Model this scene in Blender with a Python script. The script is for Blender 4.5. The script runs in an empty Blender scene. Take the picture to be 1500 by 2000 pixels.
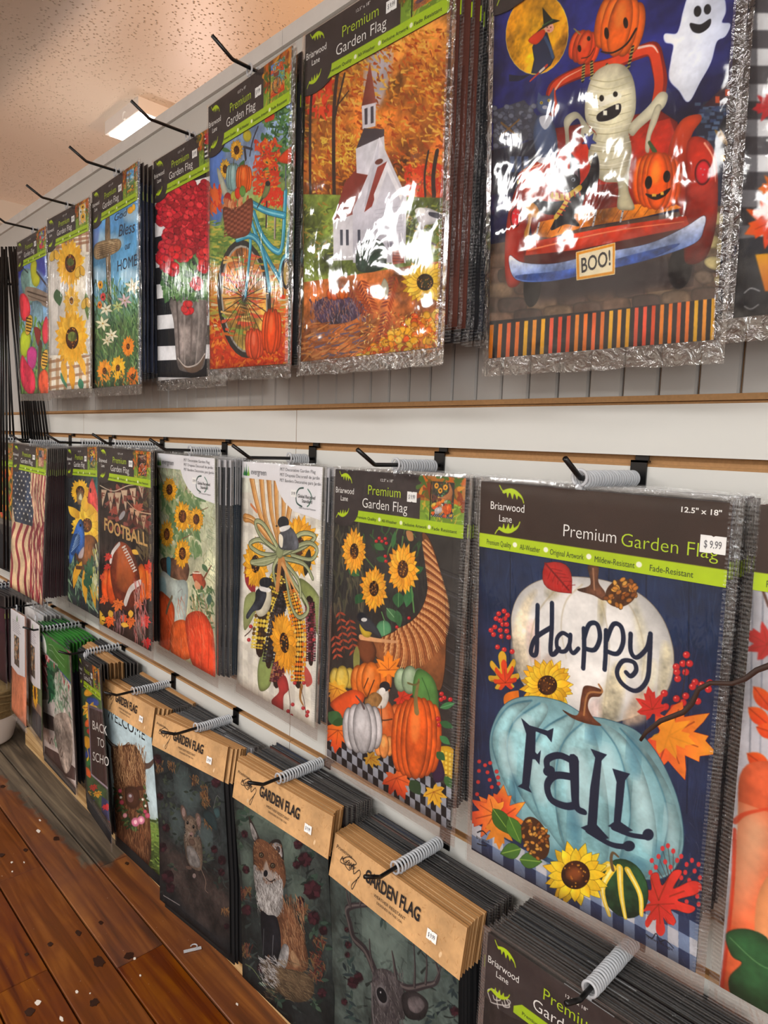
import bpy, bmesh, math, random, sys
import numpy as np
from mathutils import Vector, Matrix, noise
random.seed(7); RS = np.random.RandomState(11)
SC = bpy.context.scene; COL = SC.collection
# ------------------------------------------------------------------ camera
F_PX = 1300.0
CAM = np.array([0.0, -0.9, 0.0])
MW = np.array([[0.7023717514281401, -0.09762696158846736, 0.7050836114722642],
               [0.7109280130439841, 0.04690894335899616, -0.7016985900671848],
               [0.03542997410526185, 0.9941169586139985, 0.10235325852631202]])
cd = bpy.data.cameras.new('camera'); cam = bpy.data.objects.new('camera', cd); COL.objects.link(cam)
cd.sensor_fit = 'VERTICAL'; cd.sensor_height = 36.0; cd.lens = 36.0 * F_PX / 2000.0; cd.clip_start = 0.02
m4 = Matrix([list(MW[0]) + [CAM[0]], list(MW[1]) + [CAM[1]], list(MW[2]) + [CAM[2]], [0, 0, 0, 1]])
cam.matrix_world = m4; SC.camera = cam
# ------------------------------------------------------------------ light and exposure
SC.view_settings.view_transform = 'Standard'; SC.view_settings.look = 'None'
SC.view_settings.gamma = 1.0; SC.view_settings.use_curve_mapping = False
SC.view_settings.exposure = 1.18
SC.cycles.transparent_max_bounces = 40; SC.cycles.max_bounces = 8
SC.cycles.sample_clamp_indirect = 4.0
ZF, ZC = -1.317, 1.15
wd = bpy.data.worlds.new('world'); SC.world = wd; wd.use_nodes = True
wd.node_tree.nodes['Background'].inputs[0].default_value = (1.0, 0.93, 0.85, 1)
wd.node_tree.nodes['Background'].inputs[1].default_value = 0.25
def lamp(kind, name, loc, power, color, size=0.3, sy=None, aim=None, spread=None):
    l = bpy.data.lights.new(name, kind); l.energy = power; l.color = color
    o = bpy.data.objects.new(name, l); o.location = loc; COL.objects.link(o)
    if kind == 'AREA':
        l.size = size
        if sy: l.shape = 'RECTANGLE'; l.size_y = sy
        if spread: l.spread = spread
    else: l.shadow_soft_size = size
    if aim is not None:
        o.rotation_euler = (Vector(aim) - Vector(loc)).to_track_quat('-Z', 'Y').to_euler()
    return o
LED = (1.0, 0.985, 0.96); WARM = (1.0, 0.62, 0.32)
lamp('AREA', 'ceiling_panel_light', (-2.5, -2.35, ZC - .06), 30, LED, 1.5, .5)
lamp('AREA', 'ceiling_panel_light', (-0.2, -2.35, ZC - .06), 20, LED, 1.5, .5)
lamp('AREA', 'ceiling_panel_light', (-4.6, -1.9, ZC - .06), 14, LED, 1.1, .4)
lamp('AREA', 'ceiling_panel_light', (1.6, -1.6, ZC - .06), 12, LED, 1.1, .4)
lamp('AREA', 'added_fill_light', (1.3, -3.3, .35), 30, (.93, .97, 1.0), 1.7, 1.3, aim=(-.8, 0, -.2))  # cool fill panel added behind the camera to flatten the shade on the flags
lamp('AREA', 'ceiling_box_light', (-2.47, .25, ZC - .06), 1.8, (1, .98, .95), .22, .12)
lamp('POINT', 'warm_ceiling_fill', (-0.7, .75, .25), 32, (1, .58, .30), .06)  # unseen warm fill added behind the partition to wash the ceiling orange
lamp('POINT', 'warm_ceiling_fill', (-3.4, 1.0, .1), 12, (1, .76, .66), .06)  # second unseen fill, added to brighten the left part of the ceiling

# ------------------------------------------------------------------ geometry helpers
def ray(px, py): return MW @ np.array([px - 750.0, -(py - 1000.0), -F_PX])
def at(px, py, y):
    r = ray(px, py); return CAM + r * ((y - CAM[1]) / r[1])
def hexc(h): return (int(h[0:2], 16) / 255, int(h[2:4], 16) / 255, int(h[4:6], 16) / 255)
def lin(h):
    c = hexc(h) if isinstance(h, str) else h
    return tuple((x / 12.92 if x <= .04045 else ((x + .055) / 1.055) ** 2.4) for x in c) + (1,)
def tag(o, label=None, cat=None, group=None, kind=None):
    if label: o['label'] = label
    if cat: o['category'] = cat
    if group: o['group'] = group
    if kind: o['kind'] = kind
    return o
def link(name, data, parent=None):
    o = bpy.data.objects.new(name, data); COL.objects.link(o)
    if parent is not None: o.parent = parent
    return o
def empty(name, loc=(0, 0, 0), rot=None):
    o = bpy.data.objects.new(name, None); o.empty_display_size = .02; COL.objects.link(o)
    o.location = loc
    if rot is not None: o.rotation_euler = rot
    return o
class MB:
    def __init__(s): s.v = []; s.f = []; s.m = []; s.uv = None; s.sm = False
    def add(s, vs, fs, mi=0):
        b = len(s.v); s.v += [tuple(v) for v in vs]; s.f += [tuple(b + i for i in f) for f in fs]; s.m += [mi] * len(fs)
        return s
    def box(s, x0, x1, y0, y1, z0, z1, mi=0):
        return s.add([(x, y, z) for x in (x0, x1) for y in (y0, y1) for z in (z0, z1)],
                     [(0, 1, 3, 2), (4, 6, 7, 5), (0, 4, 5, 1), (2, 3, 7, 6), (0, 2, 6, 4), (1, 5, 7, 3)], mi)
    def tube(s, pts, r, n=8, mi=0, closed=False, cap=True):
        pts = [Vector(p) for p in pts]; L = len(pts); rings = []
        prev = None
        for i, p in enumerate(pts):
            if closed: t = (pts[(i + 1) % L] - pts[i - 1])
            else: t = pts[min(i + 1, L - 1)] - pts[max(i - 1, 0)]
            t.normalize()
            if prev is None:
                a = Vector((0, 0, 1)) if abs(t.z) < .9 else Vector((1, 0, 0)); u = t.cross(a).normalized()
            else: u = (prev - t * prev.dot(t)).normalized()
            prev = u; w = t.cross(u); rr = r[i] if isinstance(r, (list, tuple)) else r
            rings.append([p + (u * math.cos(2 * math.pi * k / n) + w * math.sin(2 * math.pi * k / n)) * rr for k in range(n)])
        vs = [v for g in rings for v in g]; fs = []
        for i in range(L if closed else L - 1):
            j = (i + 1) % L
            for k in range(n):
                fs.append((i * n + k, i * n + (k + 1) % n, j * n + (k + 1) % n, j * n + k))
        if cap and not closed: fs += [tuple(range(n))[::-1], tuple((L - 1) * n + k for k in range(n))]
        return s.add(vs, fs, mi)
    def mesh(s, name, mats, smooth=False):
        me = bpy.data.meshes.new(name); me.from_pydata(s.v, [], s.f)
        for m in (mats if isinstance(mats, (list, tuple)) else [mats]): me.materials.append(m)
        me.polygons.foreach_set('material_index', s.m)
        if smooth: me.polygons.foreach_set('use_smooth', [True] * len(s.f))
        me.update(); return me
    def build(s, name, mats, parent=None, smooth=False):
        return link(name, s.mesh(name, mats, smooth), parent)

# ------------------------------------------------------------------ materials
def mat(name, col, rough=.5, metal=0, spec=.5, bump=None, alpha=None):
    m = bpy.data.materials.new(name); m.use_nodes = True; nt = m.node_tree; b = nt.nodes['Principled BSDF']
    b.inputs['Base Color'].default_value = lin(col); b.inputs['Roughness'].default_value = rough
    b.inputs['Metallic'].default_value = metal; b.inputs['Specular IOR Level'].default_value = spec
    if bump:
        n = nt.nodes.new('ShaderNodeTexNoise'); n.inputs['Scale'].default_value = bump[0]; n.inputs['Detail'].default_value = 4
        tc = nt.nodes.new('ShaderNodeTexCoord'); nt.links.new(tc.outputs['Object'], n.inputs['Vector'])
        bp = nt.nodes.new('ShaderNodeBump'); bp.inputs['Strength'].default_value = bump[1]; bp.inputs['Distance'].default_value = bump[2]
        nt.links.new(n.outputs['Fac'], bp.inputs['Height']); nt.links.new(bp.outputs['Normal'], b.inputs['Normal'])
        mx = nt.nodes.new('ShaderNodeMixRGB'); mx.blend_type = 'MULTIPLY'; mx.inputs[0].default_value = bump[3] if len(bump) > 3 else .15
        mx.inputs[1].default_value = lin(col); nt.links.new(n.outputs['Fac'], mx.inputs[2]); nt.links.new(mx.outputs[0], b.inputs['Base Color'])
    return m
def nodes(m): return m.node_tree.nodes, m.node_tree.links, m.node_tree.nodes['Principled BSDF']
def ramp(N, stops):
    r = N.new('ShaderNodeValToRGB'); e = r.color_ramp.elements
    while len(e) < len(stops): e.new(.5)
    for i, (p, c) in enumerate(stops): e[i].position = p; e[i].color = lin(c)
    return r
M_white = mat('white_laminate', 'd8d6d0', .38, bump=(3, .02, .002, .08))
M_bead = mat('beadboard_paint', 'bab7b3', .5, bump=(6, .05, .002, .1))
M_upper = mat('upper_panel_paint', 'cfcbc4', .55, bump=(5, .05, .002, .08))
M_trimw = mat('trim_paint', 'e8e5e0', .5, bump=(20, .15, .002, .2))
M_mdf = mat('raw_fibreboard', 'b98c5c', .85, bump=(250, .3, .001, .35))
M_black = mat('black_powder_coat', '0b0b0d', .32)
M_ring = mat('frosted_plastic', 'd4d7dc', .3)
N, L, B = nodes(M_ring); B.inputs['Transmission Weight'].default_value = .0; B.inputs['Alpha'].default_value = .6
def plastic(name, bump_scale, bump_str, stretch, haze=.03, lo=.035, hi=.55, rough=.09, dots=0):
    m = bpy.data.materials.new(name); m.use_nodes = True; nt = m.node_tree; nt.nodes.clear(); N = nt.nodes; L = nt.links
    out = N.new('ShaderNodeOutputMaterial'); tr = N.new('ShaderNodeBsdfTransparent'); gl = N.new('ShaderNodeBsdfGlossy'); df = N.new('ShaderNodeBsdfDiffuse')
    tr.inputs[0].default_value = (.985, .985, .982, 1); gl.inputs['Roughness'].default_value = rough; gl.inputs[0].default_value = (1, 1, 1, 1)
    df.inputs[0].default_value = (.8, .8, .8, 1)
    tc = N.new('ShaderNodeTexCoord'); mp = N.new('ShaderNodeMapping'); mp.inputs['Scale'].default_value = stretch
    nz = N.new('ShaderNodeTexNoise'); nz.inputs['Scale'].default_value = bump_scale; nz.inputs['Detail'].default_value = 3; nz.inputs['Distortion'].default_value = .8
    bp = N.new('ShaderNodeBump'); bp.inputs['Strength'].default_value = bump_str; bp.inputs['Distance'].default_value = .004
    L.new(tc.outputs['Object'], mp.inputs[0]); L.new(mp.outputs[0], nz.inputs['Vector']); L.new(nz.outputs['Fac'], bp.inputs['Height'])
    lw = N.new('ShaderNodeLayerWeight'); lw.inputs[0].default_value = .35
    L.new(bp.outputs[0], lw.inputs['Normal']); L.new(bp.outputs[0], gl.inputs['Normal'])
    mr = N.new('ShaderNodeMapRange'); mr.inputs['To Min'].default_value = lo; mr.inputs['To Max'].default_value = hi
    L.new(lw.outputs['Fresnel'], mr.inputs[0])
    m1 = N.new('ShaderNodeMixShader')
    if dots:
        sp = N.new('ShaderNodeSeparateXYZ'); L.new(tc.outputs['Object'], sp.inputs[0]); q = N.new('ShaderNodeMath'); q.operation = 'MULTIPLY'; q.inputs[1].default_value = 210; L.new(sp.outputs['Z'], q.inputs[0])
        f = N.new('ShaderNodeMath'); f.operation = 'FRACT'; L.new(q.outputs[0], f.inputs[0]); g_ = N.new('ShaderNodeMath'); g_.operation = 'GREATER_THAN'; g_.inputs[1].default_value = .55; L.new(f.outputs[0], g_.inputs[0])
        h_ = N.new('ShaderNodeMath'); h_.operation = 'MULTIPLY_ADD'; h_.inputs[1].default_value = dots; h_.inputs[2].default_value = haze; L.new(g_.outputs[0], h_.inputs[0]); L.new(h_.outputs[0], m1.inputs[0])
    m2 = N.new('ShaderNodeMixShader')
    if not dots: m1.inputs[0].default_value = haze
    L.new(tr.outputs[0], m1.inputs[1]); L.new(df.outputs[0], m1.inputs[2])
    L.new(mr.outputs[0], m2.inputs[0]); L.new(m1.outputs[0], m2.inputs[1]); L.new(gl.outputs[0], m2.inputs[2]); L.new(m2.outputs[0], out.inputs[0])
    return m
M_sleeve = plastic('clear_sleeve', 38, .35, (1.6, 1, .35), .006, .018, .4)
M_crinkle = plastic('crinkled_clear_sleeve', 15, .55, (1.2, 1, .6), .008, .022, .6, .08)
M_edge = plastic('sleeve_weld', 130, .8, (1, 1, 1), .008, .03, .45, .1, dots=.06)
M_edge2 = plastic('crinkled_sleeve_weld', 75, 1.6, (1, 1, 1), .02, .12, .95, .06)
M_sticker = mat('price_label_paper', 'f4f4f2', .6)
M_ink = mat('dark_ink', '1c1a1c', .6); M_navy = mat('navy_ink', '1b2740', .6)
M_txtw = mat('white_ink', 'f2f0ec', .5); M_lime = mat('lime_ink', 'b6d21c', .5); M_green = mat('dark_green_ink', '34440f', .6)
M_gold = mat('gold_ink', 'c9a060', .6); M_maroon = mat('maroon_ink', '7c3a2c', .6); M_grey = mat('grey_ink', '6b6b70', .6); M_orng = mat('yellow_orange_ink', 'e89a20', .6)
M_cardback = mat('dark_card_board', '3b322e', .6); M_kraft_edge = mat('kraft_board', 'ab7b48', .8, bump=(120, .1, .0005, .18))

# ------------------------------------------------------------------ raster painter for printed artwork (flat print only)
NZ = None
def fractal():
    n = 512; out = np.zeros((n, n), np.float32)
    for o, a in ((8, .5), (16, .3), (32, .22), (64, .16), (128, .12)):
        g = RS.rand(o, o).astype(np.float32); g = np.concatenate([g, g[:1]], 0); g = np.concatenate([g, g[:, :1]], 1)
        t = np.arange(n) * o / n; i = t.astype(int); fr = t - i; fr = fr * fr * (3 - 2 * fr)
        r = g[i] * (1 - fr)[:, None] + g[i + 1] * fr[:, None]
        out += a * (r[:, i] * (1 - fr) + r[:, i + 1] * fr - .5)
    return out / out.std() * .33
NZ = fractal()
def cat(pts, closed=True, k=6):
    P = np.asarray(pts, float); n = len(P); out = []
    for i in range(n if closed else n - 1):
        if closed: a, b, c, d = P[i - 1], P[i], P[(i + 1) % n], P[(i + 2) % n]
        else: a, b, c, d = P[max(i - 1, 0)], P[i], P[i + 1], P[min(i + 2, n - 1)]
        for t in np.arange(k) / k:
            out.append(.5 * ((2 * b) + (c - a) * t + (2 * a - 5 * b + 4 * c - d) * t * t + (3 * b - a - 3 * c + d) * t ** 3))
    if not closed: out.append(P[-1])
    return np.array(out)
def rot(p, a):
    c, s = math.cos(a), math.sin(a); p = np.asarray(p, float); return np.stack([p[:, 0] * c - p[:, 1] * s, p[:, 0] * s + p[:, 1] * c], 1)
def boxblur(m, r):
    r = int(max(1, r))
    for ax in (0, 1):
        p = np.pad(m, [(r + 1, r) if a == ax else (0, 0) for a in (0, 1)], mode='edge'); c = np.cumsum(p, axis=ax)
        m = (c[2 * r + 1:] - c[:-2 * r - 1]) / (2 * r + 1) if ax == 0 else (c[:, 2 * r + 1:] - c[:, :-2 * r - 1]) / (2 * r + 1)
    return m
class Art:
    """canvas of the flag's front, W x H metres, painted in the coordinates of a zoomed view (ox, oy, s) or in flag units"""
    def __init__(s, pose, zoom, ppm=1500, bg='808080', W=.3175):
        s.W = W; s.H = pose[5] if pose else .53; s.ppm = ppm; s.w = int(s.W * ppm); s.h = int(s.H * ppm)
        s.zoom = zoom; s.fr = frame(pose) if pose else None
        s.c = np.zeros((s.h, s.w, 3), np.float32); s.c[:] = hexc(bg)
    def uv(s, p):                       # -> local metres (x right from centre, z down from top)
        p = np.asarray(p, float).reshape(-1, 2)
        if s.zoom is None: return np.stack([(p[:, 0] / 100 - .5) * s.W, p[:, 1] / 100 * s.W], 1)
        px = s.zoom[0] + p[:, 0] / s.zoom[2]; py = s.zoom[1] + p[:, 1] / s.zoom[2]
        c = np.stack([px - 750, -(py - 1000), -F_PX * np.ones_like(px)], 1); r = c @ MW.T
        o, X, Z, Nn = s.fr; t = ((o - CAM) @ Nn) / (r @ Nn); h = CAM + r * t[:, None] - o
        return np.stack([h @ X, -(h @ Z)], 1)
    def T(s, p):
        q = s.uv(p); return np.stack([(q[:, 0] / s.W + .5) * s.w, q[:, 1] * s.ppm], 1)
    def mask(s, polys, ss=3):
        polys = [np.asarray(p, float) for p in polys]
        al = np.concatenate(polys); x0, y0 = np.floor(al.min(0)).astype(int) - 1; x1, y1 = np.ceil(al.max(0)).astype(int) + 2
        x0 = max(x0, 0); y0 = max(y0, 0); x1 = min(x1, s.w); y1 = min(y1, s.h)
        if x1 <= x0 or y1 <= y0: return None
        Wd, Hd = (x1 - x0) * ss, (y1 - y0) * ss; cnt = np.zeros((Hd, Wd + 1), np.int16)
        for P in polys:
            A = (P - (x0, y0)) * ss; Bq = np.roll(A, -1, 0)
            for (ax, ay), (bx, by) in zip(A, Bq):
                if ay == by: continue
                d = 1
                if ay > by: ax, ay, bx, by = bx, by, ax, ay; d = -1
                r0 = max(0, int(math.ceil(ay - .5))); r1 = min(Hd, int(math.ceil(by - .5)))
                if r1 <= r0: continue
                rr = np.arange(r0, r1); xx = ax + (rr + .5 - ay) * (bx - ax) / (by - ay)
                xx = np.clip(np.ceil(xx - .5), 0, Wd).astype(int); cnt[rr, xx] += d
        m = (np.cumsum(cnt[:, :Wd], 1) != 0).astype(np.float32)
        return m.reshape(y1 - y0, ss, x1 - x0, ss).mean((1, 3)), x0, y0
    def put(s, r, col, a=1.0, g=None, sh=0, nz=.07, soft=0, hl=0, al=1.0):
        a = a * al
        if r is None: return
        m, x0, y0 = r; h, w = m.shape
        if soft: m = boxblur(boxblur(m, soft), soft)
        c = np.empty((h, w, 3), np.float32); c[:] = hexc(col)
        if g:
            c2 = np.array(hexc(g[0]), np.float32)
            yy, xx = np.mgrid[0:h, 0:w]; k = g[1]
            t = yy / max(h - 1, 1) if k == 'v' else xx / max(w - 1, 1) if k == 'h' else np.clip(np.hypot((xx - w / 2) / (w / 2 + 1), (yy - h / 2) / (h / 2 + 1)), 0, 1) ** 1.5
            t = t[..., None].astype(np.float32); c = c * (1 - t) + c2 * t
        if sh:
            b = boxblur(m, max(1, min(h, w) * .11)); b = boxblur(b, max(1, min(h, w) * .09))
            k = 1 - sh * np.clip((1 - b) * 1.6, 0, 1); c *= k[..., None]
        if nz:
            oy, ox = (x0 * 7) % 200, (y0 * 3) % 200
            iy = (np.arange(h) + oy) % 512; ix = (np.arange(w) + ox) % 512
            c *= (1 + nz * 2 * NZ[np.ix_(iy, ix)])[..., None]
        mm = (m * a)[..., None]; v = s.c[y0:y0 + h, x0:x0 + w]; v[:] = v * (1 - mm) + np.clip(c, 0, 1) * mm
    def poly(s, p, col, out=None, ow=1.5, **k):
        q = s.T(p)
        if out: s.stroke(np.vstack([q, q[:1]]), ow, out)
        s.put(s.mask([q]), col, **k)
    def blob(s, p, col, **k): s.poly(cat(p), col, **k)
    def stroke(s, q, w, col, w1=None, **k):
        q = np.asarray(q, float); n = len(q); ws = np.linspace(w, w if w1 is None else w1, n) if np.isscalar(w) else np.asarray(w); P = []
        a8 = np.arange(8) * math.pi / 4
        for i in range(n):
            if ws[i] > 1.2: P.append(q[i] + np.stack([np.cos(a8), np.sin(a8)], 1) * ws[i] / 2)
            if i + 1 < n:
                d = q[i + 1] - q[i]; L = math.hypot(*d)
                if L < 1e-6: continue
                nn = np.array([d[1], -d[0]]) / L / 2
                P.append(np.array([q[i] + nn * ws[i], q[i + 1] + nn * ws[i + 1], q[i + 1] - nn * ws[i + 1], q[i] - nn * ws[i]]))
        # orient all the same way
        R = []
        for p in P:
            ar = np.sum(p[:, 0] * np.roll(p[:, 1], -1) - p[:, 1] * np.roll(p[:, 0], -1)); R.append(p if ar > 0 else p[::-1])
        if R: s.put(s.mask(R), col, **k)
    def line(s, p, w, col, w1=None, smooth=True, **k):      # w in zoom pixels
        p = np.asarray(p, float); pp = cat(p, False, 5) if smooth and len(p) > 2 else p
        q = s.T(pp); sc = s.scale(p.mean(0)); s.stroke(q, w * sc, col, None if w1 is None else w1 * sc, **k)
    def scale(s, c):
        q = s.T([c, (c[0] + 10, c[1]), (c[0], c[1] + 10)]); return (abs((q[1] - q[0])[0] * (q[2] - q[0])[1])) ** .5 / 10
    def ell(s, x, y, rx, ry, col, rot_=0, n=28, **k):
        a = np.arange(n) * 2 * math.pi / n; s.poly(rot(np.stack([np.cos(a) * rx, np.sin(a) * ry], 1), rot_) + (x, y), col, **k)
    def rect(s, x0, y0, x1, y1, col, **k): s.poly([(x0, y0), (x1, y0), (x1, y1), (x0, y1)], col, **k)
    def leaf(s, x, y, L, w, a, col, vein=None, **k):
        t = np.linspace(0, 1, 9); u = np.sin(np.pi * t ** .85) * w / 2
        p = np.vstack([np.stack([t * L, u], 1), np.stack([t[::-1] * L, -u[::-1]], 1)])
        s.poly(rot(p, a) + (x, y), col, **k)
        if vein: s.line(rot([(0, 0), (L * .9, 0)], a) + (x, y), max(1, w * .06), vein, smooth=False, nz=0)
    def maple(s, x, y, r, a, col, g=None, kind=0, asp=1, vein='7a2a12', **k):
        if kind == 0:
            ang = [0, 14, 22, 32, 45, 52, 60, 72, 88, 100, 118, 135, 150, 165]; rad = [1, .72, .78, .5, .76, .96, .72, .52, .8, .66, .42, .56, .38, .2]
        else:
            ang = [0, 12, 22, 35, 48, 60, 74, 88, 102, 118, 135, 150, 165]; rad = [1, .85, .42, .85, .78, .38, .7, .66, .33, .5, .4, .2, .12]
        A = [math.radians(q) for q in ang]; P = [(rr * math.cos(q), rr * math.sin(q)) for q, rr in zip(A, rad)]
        P = P + [(px, -py) for px, py in P[::-1][:-1]]; P = np.array(P) * r
        P[:, 1] *= asp
        P = rot(P, a)
        if kind: P = cat(P)
        s.poly(P + (x, y), col, g=g, **k)
        if vein:
            for q in (0, .9, -.9, 1.55, -1.55): s.line(rot([(0, 0), (r * .6 * math.cos(q), r * .6 * math.sin(q) * asp)], a) + (x, y), r * .025 + .6, vein, smooth=False, a=.55, nz=0)
    def sun(s, x, y, r, asp=1.0, rot_=0, n=17, c='f2a81c', c2='fbd13a', dc='5a2f12', dr=.38, sk=0, out='7a4a10'):
        for ring, (cc, f) in enumerate(((c, 1.0), (c2, .86))):
            for i in range(n):
                a = 2 * math.pi * (i + ring * .5) / n + RS.uniform(-.08, .08); R = r * f * RS.uniform(.9, 1.06); w = r * .3
                t = np.linspace(0, 1, 7); u = np.sin(np.pi * (.12 + .88 * t)) * w / 2
                p = np.vstack([np.stack([r * .25 + t * (R - r * .25), u], 1), np.stack([r * .25 + t[::-1] * (R - r * .25), -u[::-1]], 1)])
                p = rot(p, a); p[:, 0] *= asp; p = rot(p, rot_) + (x, y)
                s.poly(p, cc, g=(c2 if ring == 0 else c, 'h'), out=out if s.ppm > 1200 else None, ow=1.2, nz=.1)
        s.ell(x, y, r * dr * asp, r * dr, dc, rot_, g=('2c150a', 'r'), nz=.3)
        for i in range(int(26)):
            a = RS.uniform(0, 6.28); q = r * dr * RS.uniform(.25, .95); s.ell(x + math.cos(a) * q * asp, y + math.sin(a) * q, r * .025, r * .03, RS.choice(['a8641e', '3a1c0c', 'c98a2a']), n=6, nz=0)
    def pump(s, x, y, rx, ry, col, dark, light=None, n=5, rot_=0, stem='6b5a2a', st=1.0, out=None):
        order = [0, n - 1] + [j for i in range(1, (n + 1) // 2) for j in (i, n - 1 - i)]
        seen = []
        for j in order:
            if j in seen: continue
            seen.append(j); t = (j - (n - 1) / 2) / ((n - 1) / 2); cx = t * rx * .66; w = rx * (.30 + .9 / n - .1 * abs(t)); hh = ry * (1 - .17 * t * t)
            q = rot([(cx, 0)], rot_)[0]
            s.ell(x + q[0], y + q[1], w, hh, col, rot_, sh=.42, out=dark, ow=1.6, g=(light, 'r') if 0 else None, nz=.12)
            if light:
                q = rot([(cx - w * .15, -ry * .3)], rot_)[0]; s.ell(x + q[0], y + q[1], w * .42, hh * .42, light, rot_, a=.55, soft=max(2, w * s.scale((x, y)) * .18), nz=.05)
        if stem and st:
            q = rot([(0, -ry * .85), (rx * .06, -ry * 1.15), (rx * .16, -ry * 1.35 * st)], rot_) + (x, y)
            s.line(q, rx * .17, stem, rx * .1); s.line(q + (rx * .03, 0), rx * .04, '3a3018', nz=0)
    def dots(s, L, r, c, hi='ff9a80'):
        for x, y in L:
            s.ell(x, y, r, r, c, n=12, sh=.3, nz=0)
            if hi: s.ell(x - r * .3, y - r * .3, r * .25, r * .25, hi, n=6, nz=0)
    def scat(s, reg, n, L, w, cols, ang=0, jit=3.2, k=1.0):
        x0, y0, x1, y1 = reg
        for i in range(int(n)):
            x = RS.uniform(x0, x1); y = RS.uniform(y0, y1); a = ang + RS.uniform(-jit, jit) / 2; l = L * RS.uniform(.6, 1.3)
            d = np.array((math.cos(a), math.sin(a))) * l / 2; b = np.array((-d[1], d[0])) * RS.uniform(-.25, .25)
            s.line([(x - d[0], y - d[1]), (x + b[0], y + b[1]), (x + d[0], y + d[1])], w * RS.uniform(.7, 1.2), cols[RS.randint(len(cols))], w * .3, smooth=False, nz=0, a=k)
    def mottle(s, amt=.08, big=1.0, tint=None):
        iy = (np.arange(s.h) * big).astype(int) % 512; ix = (np.arange(s.w) * big).astype(int) % 512
        n = NZ[np.ix_(iy, ix)][..., None] * amt * 2
        s.c[:] = np.clip(s.c * (1 + n), 0, 1)
    def fade(s, cols):                  # vertical gradient, list of (t, hex)
        t = np.linspace(0, 1, s.h); ts = [q[0] for q in cols]; cc = np.array([hexc(q[1]) for q in cols])
        s.c[:] = np.stack([np.interp(t, ts, cc[:, i]) for i in range(3)], 1)[:, None]
    def hem(s, c=None):
        if c: s.c[-int(.004 * s.ppm):] *= .8
    def image(s, name):
        im = bpy.data.images.new(name, s.w, s.h); a = np.ones((s.h, s.w, 4), np.float32); a[..., :3] = np.clip(s.c[::-1], 0, 1)
        im.pixels.foreach_set(a.ravel()); im.update(); return im
def frame(p):
    x, d, z, yaw, roll, H, pit = p
    cy, sy = math.cos(yaw), math.sin(yaw); R = np.array([cy, sy, 0]); Nn = np.array([-sy, cy, 0])
    Dn = np.array([0, 0, -1.]) * math.cos(pit) + Nn * math.sin(pit)
    X = R * math.cos(roll) - Dn * math.sin(roll); dn = Dn * math.cos(roll) + R * math.sin(roll)
    return np.array([x, -d, z]), X, -dn, np.cross(-dn, X)
def pmat(p):
    o, X, Z, Y = frame(p); return Matrix([[X[0], Y[0], Z[0], o[0]], [X[1], Y[1], Z[1], o[1]], [X[2], Y[2], Z[2], o[2]], [0, 0, 0, 1]])
def imgmat(name, im, rough=.7, weave=0.0):
    m = bpy.data.materials.new(name); m.use_nodes = True; N, L, B = nodes(m)
    t = N.new('ShaderNodeTexImage'); t.image = im; t.interpolation = 'Cubic'; t.extension = 'EXTEND'; L.new(t.outputs[0], B.inputs['Base Color']); B.inputs['Roughness'].default_value = rough
    B.inputs['Specular IOR Level'].default_value = .25
    if weave:
        tc = N.new('ShaderNodeTexCoord'); w = N.new('ShaderNodeTexNoise'); w.inputs['Scale'].default_value = 700; bp = N.new('ShaderNodeBump'); bp.inputs['Strength'].default_value = weave; bp.inputs['Distance'].default_value = .0006
        L.new(tc.outputs['Object'], w.inputs['Vector']); L.new(w.outputs['Fac'], bp.inputs['Height']); L.new(bp.outputs[0], B.inputs['Normal'])
    return m

POSE = {
'T1':(-2.5313,0.1184,0.6624,-0.0187,-0.0195,0.5320,0.0070), 'T2':(-2.1522,0.1339,0.6604,0.0222,-0.0033,0.5299,-0.0042),
'T3':(-1.8317,0.1285,0.6729,-0.0390,-0.0059,0.5427,0.0079), 'T4':(-1.5009,0.0999,0.6786,-0.0019,0.0045,0.5377,0.0201),
'T5':(-1.1432,0.1648,0.6714,-0.0759,-0.0279,0.5295,0.0216), 'T6':(-0.8115,0.1578,0.6856,0.0129,0.0052,0.5451,0.0033),
'T7':(-0.4404,0.1352,0.6805,-0.0262,-0.0027,0.5530,0.0590), 'T8':(-0.1102,0.1272,0.6879,-0.0039,0.0142,0.5388,0.0106),
'M1':(-2.53,0.136,-0.053,0.037,-0.0314,0.533,-0.0333), 'M2':(-2.1720,0.0929,-0.0456,-0.0787,0.0332,0.5174,-0.0141),
'M3':(-1.7535,0.1394,-0.0398,0.0091,-0.0134,0.5140,0.0032), 'M4':(-1.5113,0.0955,-0.0466,-0.0364,-0.0053,0.5192,0.0135),
'M5':(-1.1603,0.0607,-0.0513,-0.0706,0.0086,0.5233,-0.0186), 'M6':(-0.7690,0.1117,-0.0482,-0.0598,0.0092,0.5441,-0.0123),
'M7':(-0.3919,0.1605,-0.0474,0.0256,-0.0063,0.5463,0.0469), 'M8':(-0.0549,0.1344,-0.0480,0.0043,0.0065,0.5416,0.0014),
'B1':(-2.72,0.1319,-0.6864,-0.11,0.10,0.40,-0.03), 'B1b':(-2.545,0.1309,-0.6805,-0.15,0.11,0.40,-0.02),
'B2':(-2.3194,0.1397,-0.6965,-0.0103,-0.0213,0.4664,0.0387), 'B3':(-2.0242,0.1345,-0.6956,-0.1723,0.1564,0.4385,0.0214),
'B4':(-1.7725,0.1216,-0.7228,0.0177,0.0321,0.4715,0.0205), 'B5':(-1.4361,0.1143,-0.7187,0.0550,0.0652,0.4956,-0.0184),
'B6':(-1.0389,0.1288,-0.6973,0.0061,0.0411,0.5004,0.0130), 'B7':(-0.7158,0.1305,-0.7212,-0.0472,0.0112,0.5400,0.0001),
'B8':(-0.3557,0.1416,-0.7005,0.0010,-0.0067,0.5400,-0.0112),
}

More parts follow.
